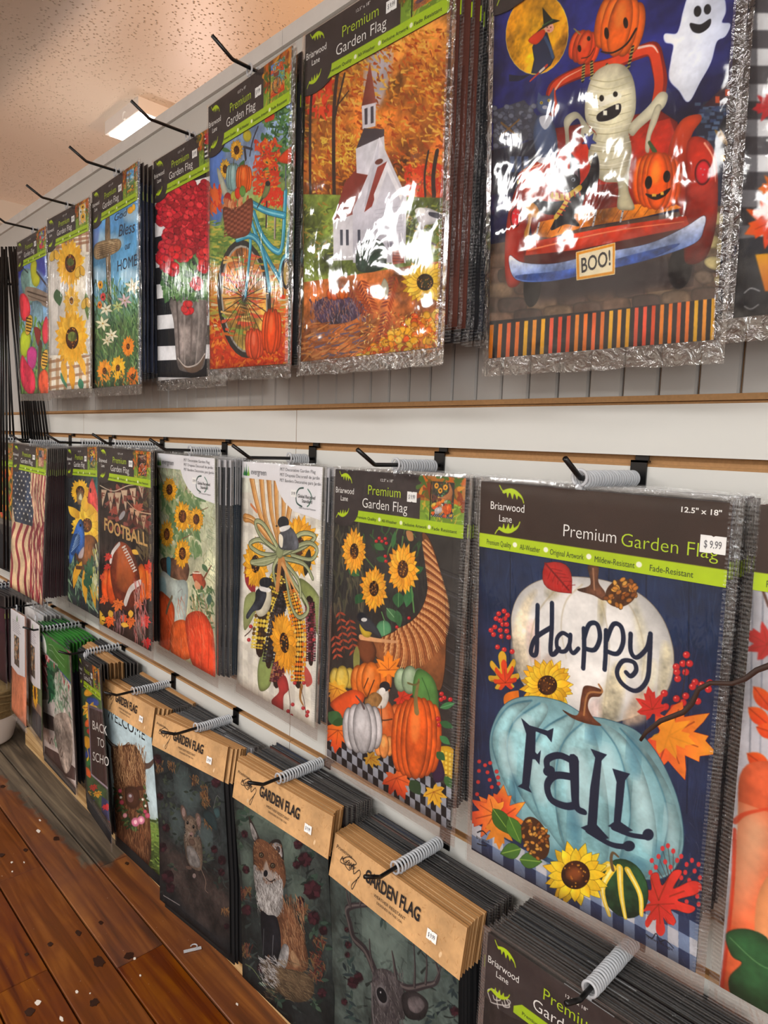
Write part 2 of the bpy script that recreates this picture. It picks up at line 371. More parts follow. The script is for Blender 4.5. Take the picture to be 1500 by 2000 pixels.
# ------------------------------------------------------------------ artwork of each flag
ART = {}
FOL = ['c8401c', 'e0701e', 'e8a030', 'b8551c', 'd8902a', '8a3a18', 'c8b040']
def art_boo():
    A = Art(POSE['T7'], (920, 0, 2.5862), 1750, '1c2262'); A.fade([(0, '2a2f86'), (.35, '262c7c'), (.5, '1a1f55'), (.75, '141633'), (1, '15151f')]); A.mottle(.22, .6)
    for x, y in ((880, 380), (1240, 330), (560, 60), (1350, 260), (1000, 420)): A.ell(x, y, 60, 45, '3a4aa8', a=.35, soft=14)
    # pavement
    A.poly([(60, 1240), (1400, 1010), (1400, 1640), (60, 1640)], '5a4438', nz=.2)
    for j in range(5):
        for i in range(9):
            x = 70 + i * 150 + (j % 2) * 70; y = 1290 + j * 75 - i * 18
            A.blob([(x, y), (x + 60, y - 14), (x + 130, y - 8), (x + 136, y + 52), (x + 70, y + 64), (x + 4, y + 58)], ['6b5242', '5d4a40', '76604c', '4c3c36'][(i * 3 + j) % 4], sh=.4, nz=.2)
    for x, y, w in ((1230, 1100, 60), (1290, 1170, 50), (1220, 1220, 60), (1300, 1260, 60), (1240, 1330, 60), (1180, 1400, 50), (1290, 1420, 60)): A.ell(x, y, w, 34, ['a89a6a', '8c7a5c', '7a6656'][int(w) % 3], .2, sh=.4, nz=.2)
    A.poly([(330, 1380), (1130, 1270), (1120, 1440), (640, 1490), (330, 1520)], '2a2024', soft=10)
    A.ell(310, 1440, 45, 110, '141216', .1, sh=.3); A.ell(1060, 1350, 60, 110, '141216', .1, sh=.3)
    # cottage, castle
    A.poly([(115, 560), (270, 505), (340, 590), (310, 700), (115, 760)], '3c3e4c')
    for i in range(70): A.ell(RS.uniform(118, 320), RS.uniform(530, 740), 15, 14, RS.choice(['565a6c', '6a6e80', '44485a']), sh=.5, nz=0)
    A.line([(155, 620), (240, 690)], 9, '7a5a34'); A.line([(150, 690), (245, 605)], 9, '7a5a34')
    A.poly([(105, 760), (250, 730), (330, 700), (330, 960), (105, 985)], '1f2233'); 
    for x in (200, 235, 270): A.rect(x, 790, x + 22, 870, '384a70')
    A.rect(235, 910, 245, 930, 'c0a040')
    A.poly([(1140, 600), (1180, 520), (1260, 500), (1400, 480), (1400, 1040), (1140, 1040)], '252b40')
    for i in range(60): A.rect(*(lambda x, y: (x, y, x + 30, y + 17))(RS.uniform(1130, 1370), RS.uniform(520, 700)), RS.choice(['405470', '34466a', '4e6280']), nz=.1)
    A.poly([(1180, 540), (1300, 420), (1400, 360), (1400, 520), (1240, 540)], '3a2230'); 
    for x, y in ((1240, 490), (1290, 455), (1330, 430)): A.rect(x, y, x + 22, y + 34, 'c8502a')
    A.ell(1310, 690, 55, 110, '14131c', .1); A.leaf(1235, 655, 120, 26, .9, '8a6a34'); A.leaf(1260, 650, 110, 14, 1.1, 'a88040'); A.ell(1278, 800, 12, 16, 'd8a83a')
    # moon and witch
    A.ell(335, 170, 156, 205, 'f2b60c', .1, g=('d8900a', 'r'), nz=.28, out='e6c860', ow=3)
    for i in range(26): A.ell(RS.uniform(230, 440), RS.uniform(20, 320), RS.uniform(9, 26), RS.uniform(9, 24), 'dc9a0c', a=.45, soft=3)
    A.poly([(310, 240), (330, 190), (385, 160), (425, 290), (405, 330), (350, 375), (305, 370), (320, 300)], '26314e', sh=.3)
    A.blob([(290, 205), (330, 165), (370, 150), (372, 180), (330, 225)], 'e0401a', sh=.2); A.ell(395, 140, 25, 27, 'e8a890'); A.dots([(386, 138), (404, 138)], 3, '2a1414', None); A.line([(388, 154), (398, 156)], 3, 'b02020')
    A.poly([(330, 165), (368, 130), (362, 38), (410, 95), (452, 105), (400, 125)], '1c2420', sh=.2); A.line([(362, 130), (415, 100)], 6, '3a6a3a')
    A.line([(375, 190), (400, 240), (415, 290)], 14, '3a5a86'); A.line([(385, 330), (300, 410)], 13, 'c83a2a', 8); A.line([(370, 345), (350, 362)], 13, 'e8d8c8')
    for i in range(5): A.line([(195, 380 + i * 7), (250, 385 + i * 5), (300, 375)], 5, '20242e', 2)
    # truck cab arch and body
    A.line([(420, 560), (405, 470), (440, 420), (560, 365), (700, 330), (860, 265), (925, 255), (950, 330), (965, 430), (940, 560)], 62, '8a1f12'); A.line([(420, 545), (410, 470), (445, 418), (560, 362), (700, 325), (860, 262), (920, 258), (945, 330), (955, 430), (935, 540)], 44, 'd8431d')
    A.line([(430, 450), (470, 400), (560, 352)], 12, 'f4b090', 3); A.line([(850, 245), (920, 235), (950, 270)], 14, 'f8d8c8', 4)
    A.poly([(420, 650), (960, 560), (1050, 620), (1060, 760), (400, 850)], '8e1c14', sh=.2); A.poly([(340, 850), (470, 750), (1010, 600), (1040, 690), (1040, 1010), (300, 1120)], 'c2301a', g=('8a1a10', 'v'), nz=.2)
    A.poly([(300, 1120), (360, 960), (1020, 900), (1080, 1030), (560, 1150), (310, 1210)], '8c2012', nz=.2)
    A.blob([(185, 1440), (170, 1300), (185, 1100), (225, 960), (270, 900), (310, 930), (300, 1040), (280, 1230), (250, 1420)], 'c22d18', g=('7c1a10', 'h'), sh=.35)
    A.blob([(240, 880), (330, 820), (380, 830), (350, 960), (290, 1010), (255, 930)], 'd2401c', sh=.3); A.line([(270, 860), (350, 830)], 9, 'f6c8a8', 3)
    A.blob([(1000, 780), (1060, 620), (1150, 580), (1170, 610), (1120, 690), (1095, 850), (1100, 1060), (1060, 1080), (1030, 940)], 'd8481e', g=('a02814', 'v'), sh=.3)
    A.blob([(1100, 720), (1180, 700), (1240, 780), (1252, 960), (1240, 1140), (1190, 1300), (1090, 1330), (1080, 1200), (1090, 950)], 'c8321a', g=('701810', 'v'), sh=.35, nz=.15)
    A.line([(1185, 725), (1228, 800), (1240, 920)], 10, 'f0a080', 3)
    for x, y, rx, ry in ((1176, 872, 42, 66), (228, 1095, 28, 55)): A.ell(x, y, rx, ry, '5a0c0c', .1); A.ell(x, y, rx * .82, ry * .86, 'e0202c', .1, sh=.3); A.dots([(x - 10, y - 18), (x + 8, y - 14), (x, y + 12)], 5, 'ff9aa0', None)
    # wood bed
    A.poly([(310, 1190), (350, 1120), (560, 1070), (1000, 1010), (1070, 1050), (860, 1100), (560, 1150), (400, 1200)], 'c8741c', nz=.3)
    for i in range(13): A.line([(330 + i * 55, 1195 - i * 11), (370 + i * 55, 1120 - i * 9)], 3, '7a3a10')
    for x, y in ((340, 1160), (630, 1100), (770, 1080)): A.line([(x - 12, y + 38), (x + 5, y - 35)], 11, 'c0c4cc'); A.dots([(x - 8, y + 20), (x, y - 12)], 3, '222222', None)
    A.poly([(280, 1250), (330, 1215), (700, 1145), (1090, 1090), (1110, 1150), (960, 1200), (520, 1290), (270, 1310)], 'd8401c', g=('a82a14', 'v'), nz=.15); A.line([(290, 1262), (700, 1170), (1080, 1120)], 9, 'f08a5a', 3)
    A.poly([(270, 1290), (540, 1260), (1090, 1150), (1100, 1180), (560, 1320), (270, 1340)], '4a1410')
    A.blob([(195, 1290), (260, 1325), (420, 1330), (640, 1280), (900, 1230), (1080, 1150), (1180, 1090), (1180, 1150), (1130, 1230), (900, 1310), (640, 1370), (430, 1415), (260, 1420), (205, 1380)], 'eef2f8', g=('2c4c94', 'v'), nz=.25, out='18244a')
    A.blob([(230, 1390), (420, 1370), (640, 1330), (880, 1270), (1060, 1230), (900, 1310), (640, 1370), (430, 1412), (270, 1415)], '2a4a96', a=.8, nz=.4)
    # cat
    A.blob([(335, 590), (400, 590), (435, 680), (432, 800), (350, 810), (318, 700)], '4c5c7e', sh=.4); A.ell(378, 530, 46, 48, '54648a', sh=.35); A.poly([(335, 510), (342, 465), (372, 495)], '44547a'); A.poly([(395, 490), (422, 440), (422, 520)], '44547a')
    A.dots([(358, 520), (396, 508)], 8, 'e8c838', None); A.dots([(358, 520), (396, 508)], 3, '10131c', None); A.blob([(352, 590), (405, 585), (400, 630), (376, 655), (352, 625)], 'cfd2da'); A.ell(376, 543, 14, 10, 'b8bccc'); A.ell(370, 810, 36, 16, 'd4d6de')
    # pumpkins on the cab
    def jack(x, y, rx, ry, col, hi, n=5, r=0): A.pump(x, y, rx, ry, col, 'a83a0c', hi, n, r, st=0)
    jack(575, 240, 74, 88, 'e0481a', 'f47a3c', 5, .25); jack(755, 130, 120, 160, 'ee6a14', 'ffa040', 5, .2)
    for x, y, rx, ry in ((688, 170, 12, 30), (785, 118, 12, 28), (550, 246, 9, 18), (597, 196, 9, 12)): A.ell(x, y, rx, ry, '1a0e0a', -.1)
    A.line([(660, 262), (720, 268), (790, 225), (838, 150)], 5, '1c0e08', 13); A.line([(560, 296), (600, 285), (625, 245)], 4, '1c0e08')
    for x0, y0, x1, y1 in ((572, 330, 568, 410), (612, 315, 615, 395), (822, 240, 800, 345), (690, 330, 680, 355)):
        A.line([(x0, y0), (x1, y1)], 16, '1e1a12')
        for t in np.linspace(.05, .95, 6): A.line([(x0 + (x1 - x0) * t - 7, y0 + (y1 - y0) * t + 3), (x0 + (x1 - x0) * t + 7, y0 + (y1 - y0) * t - 3)], 6, 'b8b060')
    for t in range(6): A.line([(520 + t * 5, 145 + t * 5), (530 + t * 5, 150 + t * 5)], 4, '9a9450')
    # ghost
    A.blob([(1080, 60), (1110, -20), (1180, -50), (1270, -20), (1290, 60), (1270, 120), (1312, 130), (1290, 185), (1245, 215), (1215, 320), (1160, 420), (1105, 515), (1060, 460), (1010, 400), (1020, 300), (1030, 230), (990, 215), (985, 178), (1040, 178), (1062, 140)], 'f2f4f8', g=('cfd6ea', 'h'), nz=.06, out='c8d0ec', ow=3)
    A.ell(1150, 62, 19, 28, '14151c', .1); A.ell(1200, 52, 18, 26, '14151c', .1); A.blob([(1112, 122), (1165, 128), (1215, 100), (1210, 140), (1165, 172), (1125, 162)], '14151c')
    # mummy
    A.blob([(485, 800), (505, 790), (500, 700), (500, 640), (540, 600), (560, 640), (560, 690), (620, 720), (640, 690), (600, 640), (545, 570), (500, 575), (472, 610), (478, 680)], 'd8d4b8', sh=.35)
    A.blob([(800, 640), (900, 540), (960, 470), (1000, 480), (985, 540), (930, 590), (860, 650), (820, 690)], 'ddd8bc', sh=.3); A.blob([(935, 545), (968, 540), (945, 620), (915, 690), (905, 770), (885, 760), (893, 680)], 'd6d0b4', sh=.3)
    A.blob([(742, 880), (800, 870), (800, 960), (830, 1050), (790, 1062), (742, 1050), (748, 960)], 'cfcaa6', sh=.35)
    A.blob([(600, 430), (640, 360), (720, 325), (790, 345), (830, 430), (835, 560), (800, 660), (815, 760), (790, 900), (720, 920), (655, 905), (600, 820), (605, 740), (640, 680), (590, 620), (580, 540)], 'e0dabc', sh=.3, nz=.1, out='a89e74')
    for i in range(17): A.line([(600 + 6 * math.sin(i), 400 + i * 30), (700, 415 + i * 30 + 8 * math.sin(i * 2)), (815, 385 + i * 30)], 4, ['a39a72', 'b8b088', 'f6f2de'][i % 3], 2)
    A.blob([(655, 500), (750, 470), (760, 500), (690, 530), (655, 540)], 'f0ecda'); A.ell(664, 498, 12, 16, '17140f'); A.ell(734, 478, 12, 14, '17140f')
    A.blob([(648, 575), (750, 525), (762, 560), (740, 590), (690, 612), (645, 612)], '1b1820'); A.rect(672, 560, 692, 584, 'f2eedc'); A.rect(735, 530, 752, 556, 'f2eedc')
    st = [(600, 735)] * 0 + [(600 + 38 * math.cos(q) * (1 if k % 2 == 0 else .42), 712 + 44 * math.sin(q) * (1 if k % 2 == 0 else .42)) for k, q in enumerate(np.arange(10) * math.pi / 5 + .3)]
    A.poly(st, '34408e', out='141a44')
    # bat
    A.blob([(320, 1010), (400, 1020), (470, 1010), (520, 960), (560, 930), (600, 870), (630, 775), (650, 830), (640, 930), (590, 960), (560, 1040), (520, 1090), (548, 1140), (480, 1130), (405, 1160), (430, 1090), (380, 1080), (320, 1050)], '15151d', out='3a3c4c')
    A.poly([(412, 900), (425, 820), (440, 790), (480, 880), (440, 940)], '2a2a34'); A.poly([(500, 870), (505, 770), (550, 820), (556, 920)], '2a2a34'); A.poly([(425, 900), (437, 820), (462, 890)], '7a6a74'); A.poly([(512, 870), (512, 795), (540, 835), (545, 900)], '7a6a74')
    A.ell(488, 920, 66, 54, '17171f', .15, sh=.2); A.dots([(475, 930), (520, 907)], 11, '9aa4b0', None); A.dots([(478, 930), (518, 909)], 5, '101014', None); A.dots([(484, 962), (516, 950)], 4, 'f2f2f2', None)
    A.line([(415, 985), (480, 995), (550, 950)], 30, 'd8b43a'); A.line([(500, 985), (470, 1040), (430, 1095)], 26, 'd8b43a')
    for i in range(6): A.line([(420 + i * 26, 975 - 4 * abs(i - 3)), (424 + i * 26, 1004 - 6 * abs(i - 2))], 7, 'b8301c')
    for i in range(4): A.line([(478 - i * 14, 1010 + i * 22), (505 - i * 14, 1020 + i * 22)], 6, 'b8301c')
    A.blob([(272, 1030), (300, 1015), (340, 1050), (345, 1110), (310, 1100), (290, 1200), (280, 1240), (268, 1180), (290, 1110)], 'e09a3a', sh=.3); A.line([(305, 1100), (275, 1250)], 9, 'e8c08a')
    # big jack
    A.line([(935, 770), (905, 720)], 22, '3e5a34', 14); jack(945, 915, 126, 145, 'ee5c10', 'ffb03c', 7, .05)
    A.ell(901, 923, 18, 33, '190d08', .1); A.ell(994, 893, 18, 30, '190d08', .1); A.blob([(886, 978), (940, 985), (1012, 950), (985, 990), (940, 1010), (905, 1000)], '190d08'); A.rect(918, 980, 940, 994, 'f0c040'); A.rect(962, 970, 978, 986, 'f0c040')
    A.poly([(533, 1275), (728, 1228), (726, 1382), (536, 1412)], 'e89a20', out='fff0c0', ow=3); A.poly([(545, 1285), (718, 1243), (716, 1370), (548, 1398)], 'f8edc8', nz=.05)
    # stripes
    A.poly([(60, 1625), (1420, 1490), (1420, 1720), (60, 1830)], '14131a')
    cs = ['f08a1e', 'ee7a2a', 'f2b01c', 'e8552a', 'ef6a34', 'f29a30', 'ea5030', 'ef7a20', 'f2b824', 'e85a3c']
    for i in range(27):
        x = 96 + i * 43.2; A.poly([(x, 1640 - (x - 96) * .118), (x + 20, 1638 - (x - 96) * .118), (x + 12, 1815 - (x - 96) * .08), (x - 8, 1815 - (x - 96) * .08)], cs[(i * 7) % 10], nz=.05)
    return A
def art_church():
    A = Art(POSE['T6'], (560, 0, 2.6316), 1500, 'c87828'); A.fade([(0, 'd8a050'), (.3, 'c8782c'), (.55, 'a85a24'), (.75, '7a6a3a'), (1, 'a85018')]); A.mottle(.3, .8)
    A.blob([(420, 300), (540, 240), (530, 400), (470, 560), (400, 520)], 'b8b0b8', soft=8)
    A.scat((90, 150, 880, 1080), 1500, 30, 11, ['d88a2a', 'c8601c', 'e0a83c', 'b04a18', 'e8b850', 'c87824', '9a4a1a'], .6, 1.6)
    A.scat((90, 420, 240, 600), 60, 40, 22, ['d83a1c', 'e8502a', 'c02c18'], .6, 3); A.scat((180, 700, 400, 850), 100, 26, 9, ['e8c84a', 'd8a030'], .6, 3)
    A.scat((620, 850, 860, 1020), 160, 34, 14, ['d8401c', 'e8602a', 'c83820'], 0, 3)
    for x, w in ((245, 22), (125, 16), (760, 24), (715, 12)): A.line([(x + 20, 360 if x < 700 else 780), (x, 600 if x < 700 else 900), (x + 3, 1120 if x < 700 else 1010)], w, '3a2c28')
    A.line([(300, 380), (268, 520), (248, 620)], 12, '3a2c28'); A.line([(250, 560), (320, 470)], 7, '3a2c28')
    A.poly([(90, 1000), (200, 1000), (860, 1020), (860, 1330), (90, 1480)], '6a7a34', nz=.35); A.scat((100, 1050, 860, 1330), 400, 26, 9, ['7a8a34', '98a040', '5a6a2c', 'a8883a'], 0, 2)
    A.poly([(90, 1450), (870, 1330), (870, 1900), (90, 1900)], 'b86a34', nz=.3)
    # church
    A.poly([(240, 1140), (300, 940), (420, 800), (440, 1060), (330, 1110)], '8a3a30'); A.poly([(240, 1140), (450, 1060), (450, 1330), (240, 1340)], 'd8d6dc')
    A.poly([(385, 560), (430, 318), (464, 540)], '7a3a30', g=('a85a48', 'h')); A.poly([(388, 545), (462, 528), (460, 650), (392, 665)], 'dcdae2'); A.poly([(402, 560), (418, 555), (418, 640), (404, 642)], '4a4650'); A.poly([(434, 550), (449, 546), (450, 632), (435, 636)], '4a4650')
    A.poly([(358, 770), (400, 660), (505, 665), (505, 720)], '4a4248'); A.poly([(362, 890), (358, 765), (505, 700), (510, 800), (420, 900)], 'cfced8', g=('f0eff4', 'h'))
    A.poly([(420, 900), (480, 705), (620, 1010), (612, 1350), (340, 1350), (340, 1080)], 'e4e3ea', g=('c8c6d2', 'v'), nz=.06); A.poly([(400, 1060), (478, 720), (470, 900), (440, 1070)], 'cdccd6'); A.poly([(470, 860), (520, 830), (440, 1060), (400, 1090)], '9a4238')
    A.poly([(450, 1000), (520, 830), (600, 1000), (590, 1030), (520, 880), (455, 1060)], 'f4f3f8')
    for i in range(12): A.line([(455 + i * 2, 1080 + i * 20), (600, 1060 + i * 20)], 2, 'b8b6c2', nz=0)
    for x in (275, 305, 365): A.rect(x, 1180, x + 14, 1260, '4a4e5c')
    A.ell(478, 832, 22, 13, '6a3a30', -.4); A.rect(520, 1190, 546, 1270, '7a7486')
    A.poly([(545, 1260), (600, 1270), (606, 1350), (545, 1360)], 'a85038')
    for i in range(6): A.line([(545, 1268 + i * 15), (604, 1274 + i * 14)], 3, '6a2c22')
    A.line([(515, 1180), (545, 1360)], 6, 'eae8ee'); A.line([(590, 1200), (612, 1350)], 6, 'eae8ee')
    A.blob([(360, 1290), (400, 1240), (470, 1230), (510, 1280), (505, 1370), (420, 1400), (360, 1380)], '24362c', nz=.4, sh=.2)
    # chickadee
    A.blob([(665, 1090), (710, 1068), (760, 1080), (800, 1110), (760, 1150), (715, 1160), (700, 1190)], 'cfccd0', sh=.3); A.ell(690, 1085, 28, 18, 'f2f0ee'); A.blob([(740, 1090), (810, 1105), (790, 1125), (740, 1110)], '4a4c58'); A.line([(665, 1210), (770, 1260)], 9, '4a3424')
    # foreground: grass, pumpkins, mums
    A.blob([(140, 1570), (220, 1520), (330, 1530), (400, 1580), (330, 1650), (180, 1660)], '4c3a50', nz=.3); A.scat((120, 1540, 420, 1660), 240, 26, 6, ['6a5a78', '8a7a8a', '503a4a', 'a8705a'], 1.4, 1)
    A.pump(245, 1510, 34, 32, 'd85a1c', '8a3010', 'f08a40', 3); A.pump(285, 1505, 28, 32, 'e06a1c', '8a3010', 'f0a050', 3)
    for x0, y0, a in ((380, 1440, 1.1), (560, 1420, 1.9), (520, 1600, 1.8), (330, 1480, .9)):
        for t in range(9):
            x = x0 + t * 15 * math.cos(a); y = y0 + t * 19 * math.sin(a); A.leaf(x, y, 48, 11, a - .7, 'a84a24'); A.leaf(x, y, 44, 11, a + .9, '8a4030')
    A.blob([(480, 1500), (500, 1430), (525, 1470), (515, 1530)], 'b8b8a0', sh=.3)
    A.line([(140, 1700), (220, 1780), (460, 1640)], 40, '9a6038', 12); A.scat((90, 1660, 420, 1860), 160, 60, 9, ['b86a34', 'a8602c', '8a4c2a', 'c8884a', '6a5a70'], -.3, 1)
    A.sun(715, 1450, 120, 1.0, 0, 20, 'e8b424', 'f6d84a', '4a4a2a', .36)
    for i in range(230):
        t = RS.rand(); x = 370 + 490 * t + RS.uniform(-30, 30); y = 1865 - 330 * t ** .8 * RS.rand() - 10
        if y > 1570 or x > 600: A.ell(x, y, 22, 20, RS.choice(['f09a1c', 'f2b42a', 'e87818', 'e05a1a', 'f6c848']), RS.rand() * 3, sh=.5, nz=.1)
    A.scat((380, 1600, 860, 1860), 260, 15, 5, ['f8d060', '7a4a18', 'e0501c', 'fae08a'], 0, 6)
    return A
def art_bike():
    A = Art(POSE['T5'], (400, 80, 2.857), 1300, '6a9a50'); A.fade([(0, '7a98c8'), (.3, '8aa0c0'), (.42, '8aa050'), (.6, 'b8a048'), (.85, 'c85a28'), (1, 'c8401c')]); A.mottle(.2, .8)
    A.blob([(20, 560), (110, 600), (100, 980), (30, 1000)], '5a80c8', soft=8); A.scat((330, 380, 490, 760), 260, 30, 14, ['3c6a3c', '4e8048', '2c5434', '6a9450'], 0, 3)
    A.scat((280, 560, 420, 860), 200, 30, 14, ['e0502a', 'd8401c', 'e88a2c', 'c83820'], 0, 3); A.scat((330, 820, 450, 920), 100, 26, 10, ['e04028', 'd83820'], 0, 3)
    A.poly([(20, 1040), (500, 960), (500, 1240), (20, 1260)], '8aa048', nz=.25); A.scat((30, 1000, 490, 1240), 260, 40, 9, ['6a9040', 'a0b050', 'c8b850', '58803a'], 0, .5)
    A.scat((30, 1250, 480, 1640), 380, 60, 12, ['c8b048', 'd89038', 'a8a048', 'e0a850', 'c86a2c', 'd8c8a0'], -.1, .5); A.scat((30, 1560, 480, 1840), 420, 30, 13, ['d8481c', 'e06a24', 'c83a1c', 'e89030', 'b83018'], 0, 3)
    A.line([(352, 900), (350, 1040)], 12, '4a3a3a'); A.line([(400, 940), (398, 1100)], 14, 'b8a8a0'); A.line([(404, 930), (402, 1100)], 4, '3a3030')
    A.ell(225, 1440, 152, 330, '33322f', -.06); A.ell(226, 1440, 130, 300, 'a8a49a', -.06); A.ell(227, 1440, 122, 288, 'c87838', -.06, g=('b8a050', 'v'), nz=.3)
    A.scat((120, 1200, 330, 1640), 120, 60, 12, ['8aa048', 'd89038', 'c86a2c', 'e8c070', 'd8583a'], 0, .6)
    for i in range(26): a = i * .2417; A.line([(228, 1430), (227 + 122 * math.cos(a), 1440 + 288 * math.sin(a))], 3.4, '2c2a28', nz=0, smooth=False)
    B_ = '3a9ab8'; D_ = '1c5a74'
    def tb(p, w): A.line(p, w + 5, D_); A.line(p, w, B_); A.line(np.array(p) + (-w * .2, 0), w * .3, '8ad0e0')
    tb([(255, 1060), (262, 1150), (235, 1420)], 18); tb([(280, 960), (330, 1090), (400, 1170), (440, 1140), (455, 840)], 22); tb([(265, 905), (350, 950), (450, 975)], 22); tb([(265, 1000), (310, 1120), (420, 1320), (440, 1330), (500, 920)], 18); tb([(185, 1110), (270, 1090), (330, 1170), (370, 1390)], 20); tb([(500, 1180), (450, 1220), (430, 1290)], 34)
    A.ell(460, 1300, 26, 86, '2c2c30'); A.ell(460, 1300, 14, 66, 'b89a50'); A.line([(440, 1350), (445, 1420)], 9, '6a6a6a'); A.rect(425, 1418, 455, 1440, 'd8401c')
    A.line([(300, 480), (270, 560), (255, 640)], 10, '3a3a44'); A.line([(225, 600), (232, 660)], 16, '3a3a44'); A.line([(220, 592), (268, 605)], 9, '3a3a44'); A.line([(455, 700), (456, 830)], 10, '6a7080'); A.line([(345, 440), (385, 425)], 22, 'd8482a'); A.blob([(415, 655), (470, 600), (500, 600), (500, 680), (430, 680)], 'e04a20', sh=.3)
    A.blob([(470, 860), (510, 900), (500, 960), (465, 920)], 'b8c8d0', sh=.2)
    # basket with produce
    A.sun(180, 610, 62, .62, 0, 15, 'e8a020', 'f0c040', '7a3a14', .4); A.sun(115, 715, 60, .55, 0, 15, 'e8a828', 'f0c848', '5a3014', .4); A.ell(240, 530, 24, 34, 'c8b832', sh=.3); A.leaf(90, 600, 60, 24, .3, '4a7a44'); A.leaf(200, 720, 60, 30, -1.2, '3a6a3c')
    A.pump(162, 760, 40, 80, '8ab0b0', '3a6068', 'c8dcd8', 5, 0); A.pump(222, 770, 44, 80, 'e8641c', 'a03810', 'ffa050', 5, 0)
    A.blob([(68, 720), (90, 730), (130, 850), (100, 860)], 'c8ccb8', sh=.3); A.scat((30, 820, 90, 960), 50, 40, 16, ['d84020', 'e86a2c'], 1.2, 1)
    A.ell(130, 880, 22, 34, 'b02820', sh=.3); A.ell(165, 868, 18, 30, 'b8b040', sh=.3); A.ell(190, 850, 20, 34, 'd83a20', sh=.3); A.ell(215, 840, 18, 32, '6a9a48', sh=.3); A.scat((100, 900, 250, 960), 40, 50, 16, ['c87848', 'b85a38', 'e0a070'], 1.4, .6)
    A.blob([(105, 930), (180, 940), (270, 880), (262, 1060), (200, 1100), (150, 1095), (118, 1050)], '8a4a34', sh=.3)
    for j in range(11):
        for i in range(8): A.line([(112 + i * 19, 950 + j * 14 - i * 5), (126 + i * 19, 946 + j * 14 - i * 5)], 7, ['a8604a', '6a3428'][(i + j) % 2], 4, nz=0)
    A.blob([(330, 850), (345, 800), (365, 790), (370, 830), (350, 870), (325, 890), (300, 930)], '7a8a58', sh=.3); A.ell(357, 797, 14, 15, '2a2a2c'); A.line([(330, 880), (300, 930)], 8, '3a3a40')
    A.pump(282, 1690, 50, 88, 'e0542c', '8a2c14', 'f89070', 5, 0); A.pump(378, 1620, 52, 130, 'e0501c', '8a2c10', 'fa9058', 5, .05)
    return A
def art_geranium():
    A = Art(POSE['T4'], (0, 380, 3.5714), 1150, '15161c')
    for j in range(8):
        y = -5 + j * 213; d = 150 - j * 26
        A.poly([(1060, y), (1560, y - d), (1560, y - d + 100), (1060, y + 100)], 'eceef2', nz=.04)
    A.mottle(.04)
    A.blob([(1200, 720), (1450, 690), (1445, 900), (1430, 1180), (1370, 1230), (1290, 1235), (1240, 1180), (1215, 900)], '8e8480', sh=.3, nz=.25)
    for x, c in ((1235, '4a4240'), (1280, 'b4aaa4'), (1330, '6a605c'), (1380, 'b8aea8'), (1425, '6e6460')): A.line([(x, 740), (x + 8, 900), (x + (1330 - x) * .25, 1190)], 22, c, 8, a=.8, soft=2)
    A.line([(1215, 725), (1330, 715), (1455, 680)], 22, '4a4442'); A.line([(1245, 1140), (1300, 1200), (1380, 1180), (1432, 1110)], 7, 'cac0b8'); A.blob([(1250, 1150), (1300, 1205), (1380, 1190), (1430, 1120), (1400, 1220), (1320, 1240)], '6a5648')
    A.scat((1140, 420, 1480, 720), 260, 60, 26, ['4c7a44', '3a6638', '6a9a5a', '2c4c2c', '7aa868'], 0, 3)
    def fl(x, y, r, c):
        for k in range(5): a = k * 1.2566 + RS.rand(); A.ell(x + r * .5 * math.cos(a), y + r * .6 * math.sin(a), r * .5, r * .58, RS.choice(c), a, sh=.3, nz=.12, out='7a1018', ow=1)
        A.ell(x, y, r * .12, r * .14, '5a1020', nz=0)
    for x, y, rx, ry, n in ((1270, 250, 90, 190, 26), (1380, 220, 95, 230, 30), (1170, 200, 60, 190, 20), (1200, 60, 90, 110, 16), (1330, 20, 110, 130, 22), (1430, 120, 60, 200, 16), (1150, 420, 40, 90, 6), (1240, -60, 90, 80, 10)):
        for i in range(n): a, q = RS.uniform(0, 6.28), RS.rand() ** .6; fl(x + rx * q * math.cos(a), y + ry * q * math.sin(a), RS.uniform(34, 50), ['d8283a', 'c01c30', 'e83a44', 'b0162a'])
    for x, y in ((1225, 400), (1210, 520), (1300, 420), (1370, 620), (1430, 420), (1310, 790), (1150, 470), (1420, 500)): fl(x, y, 48, ['e0262e', 'd01c28', 'ec4040'])
    A.leaf(1190, 680, 90, 40, 2.0, '4c7a44'); A.leaf(1440, 560, 70, 50, 1.2, '7aa47a')
    return A
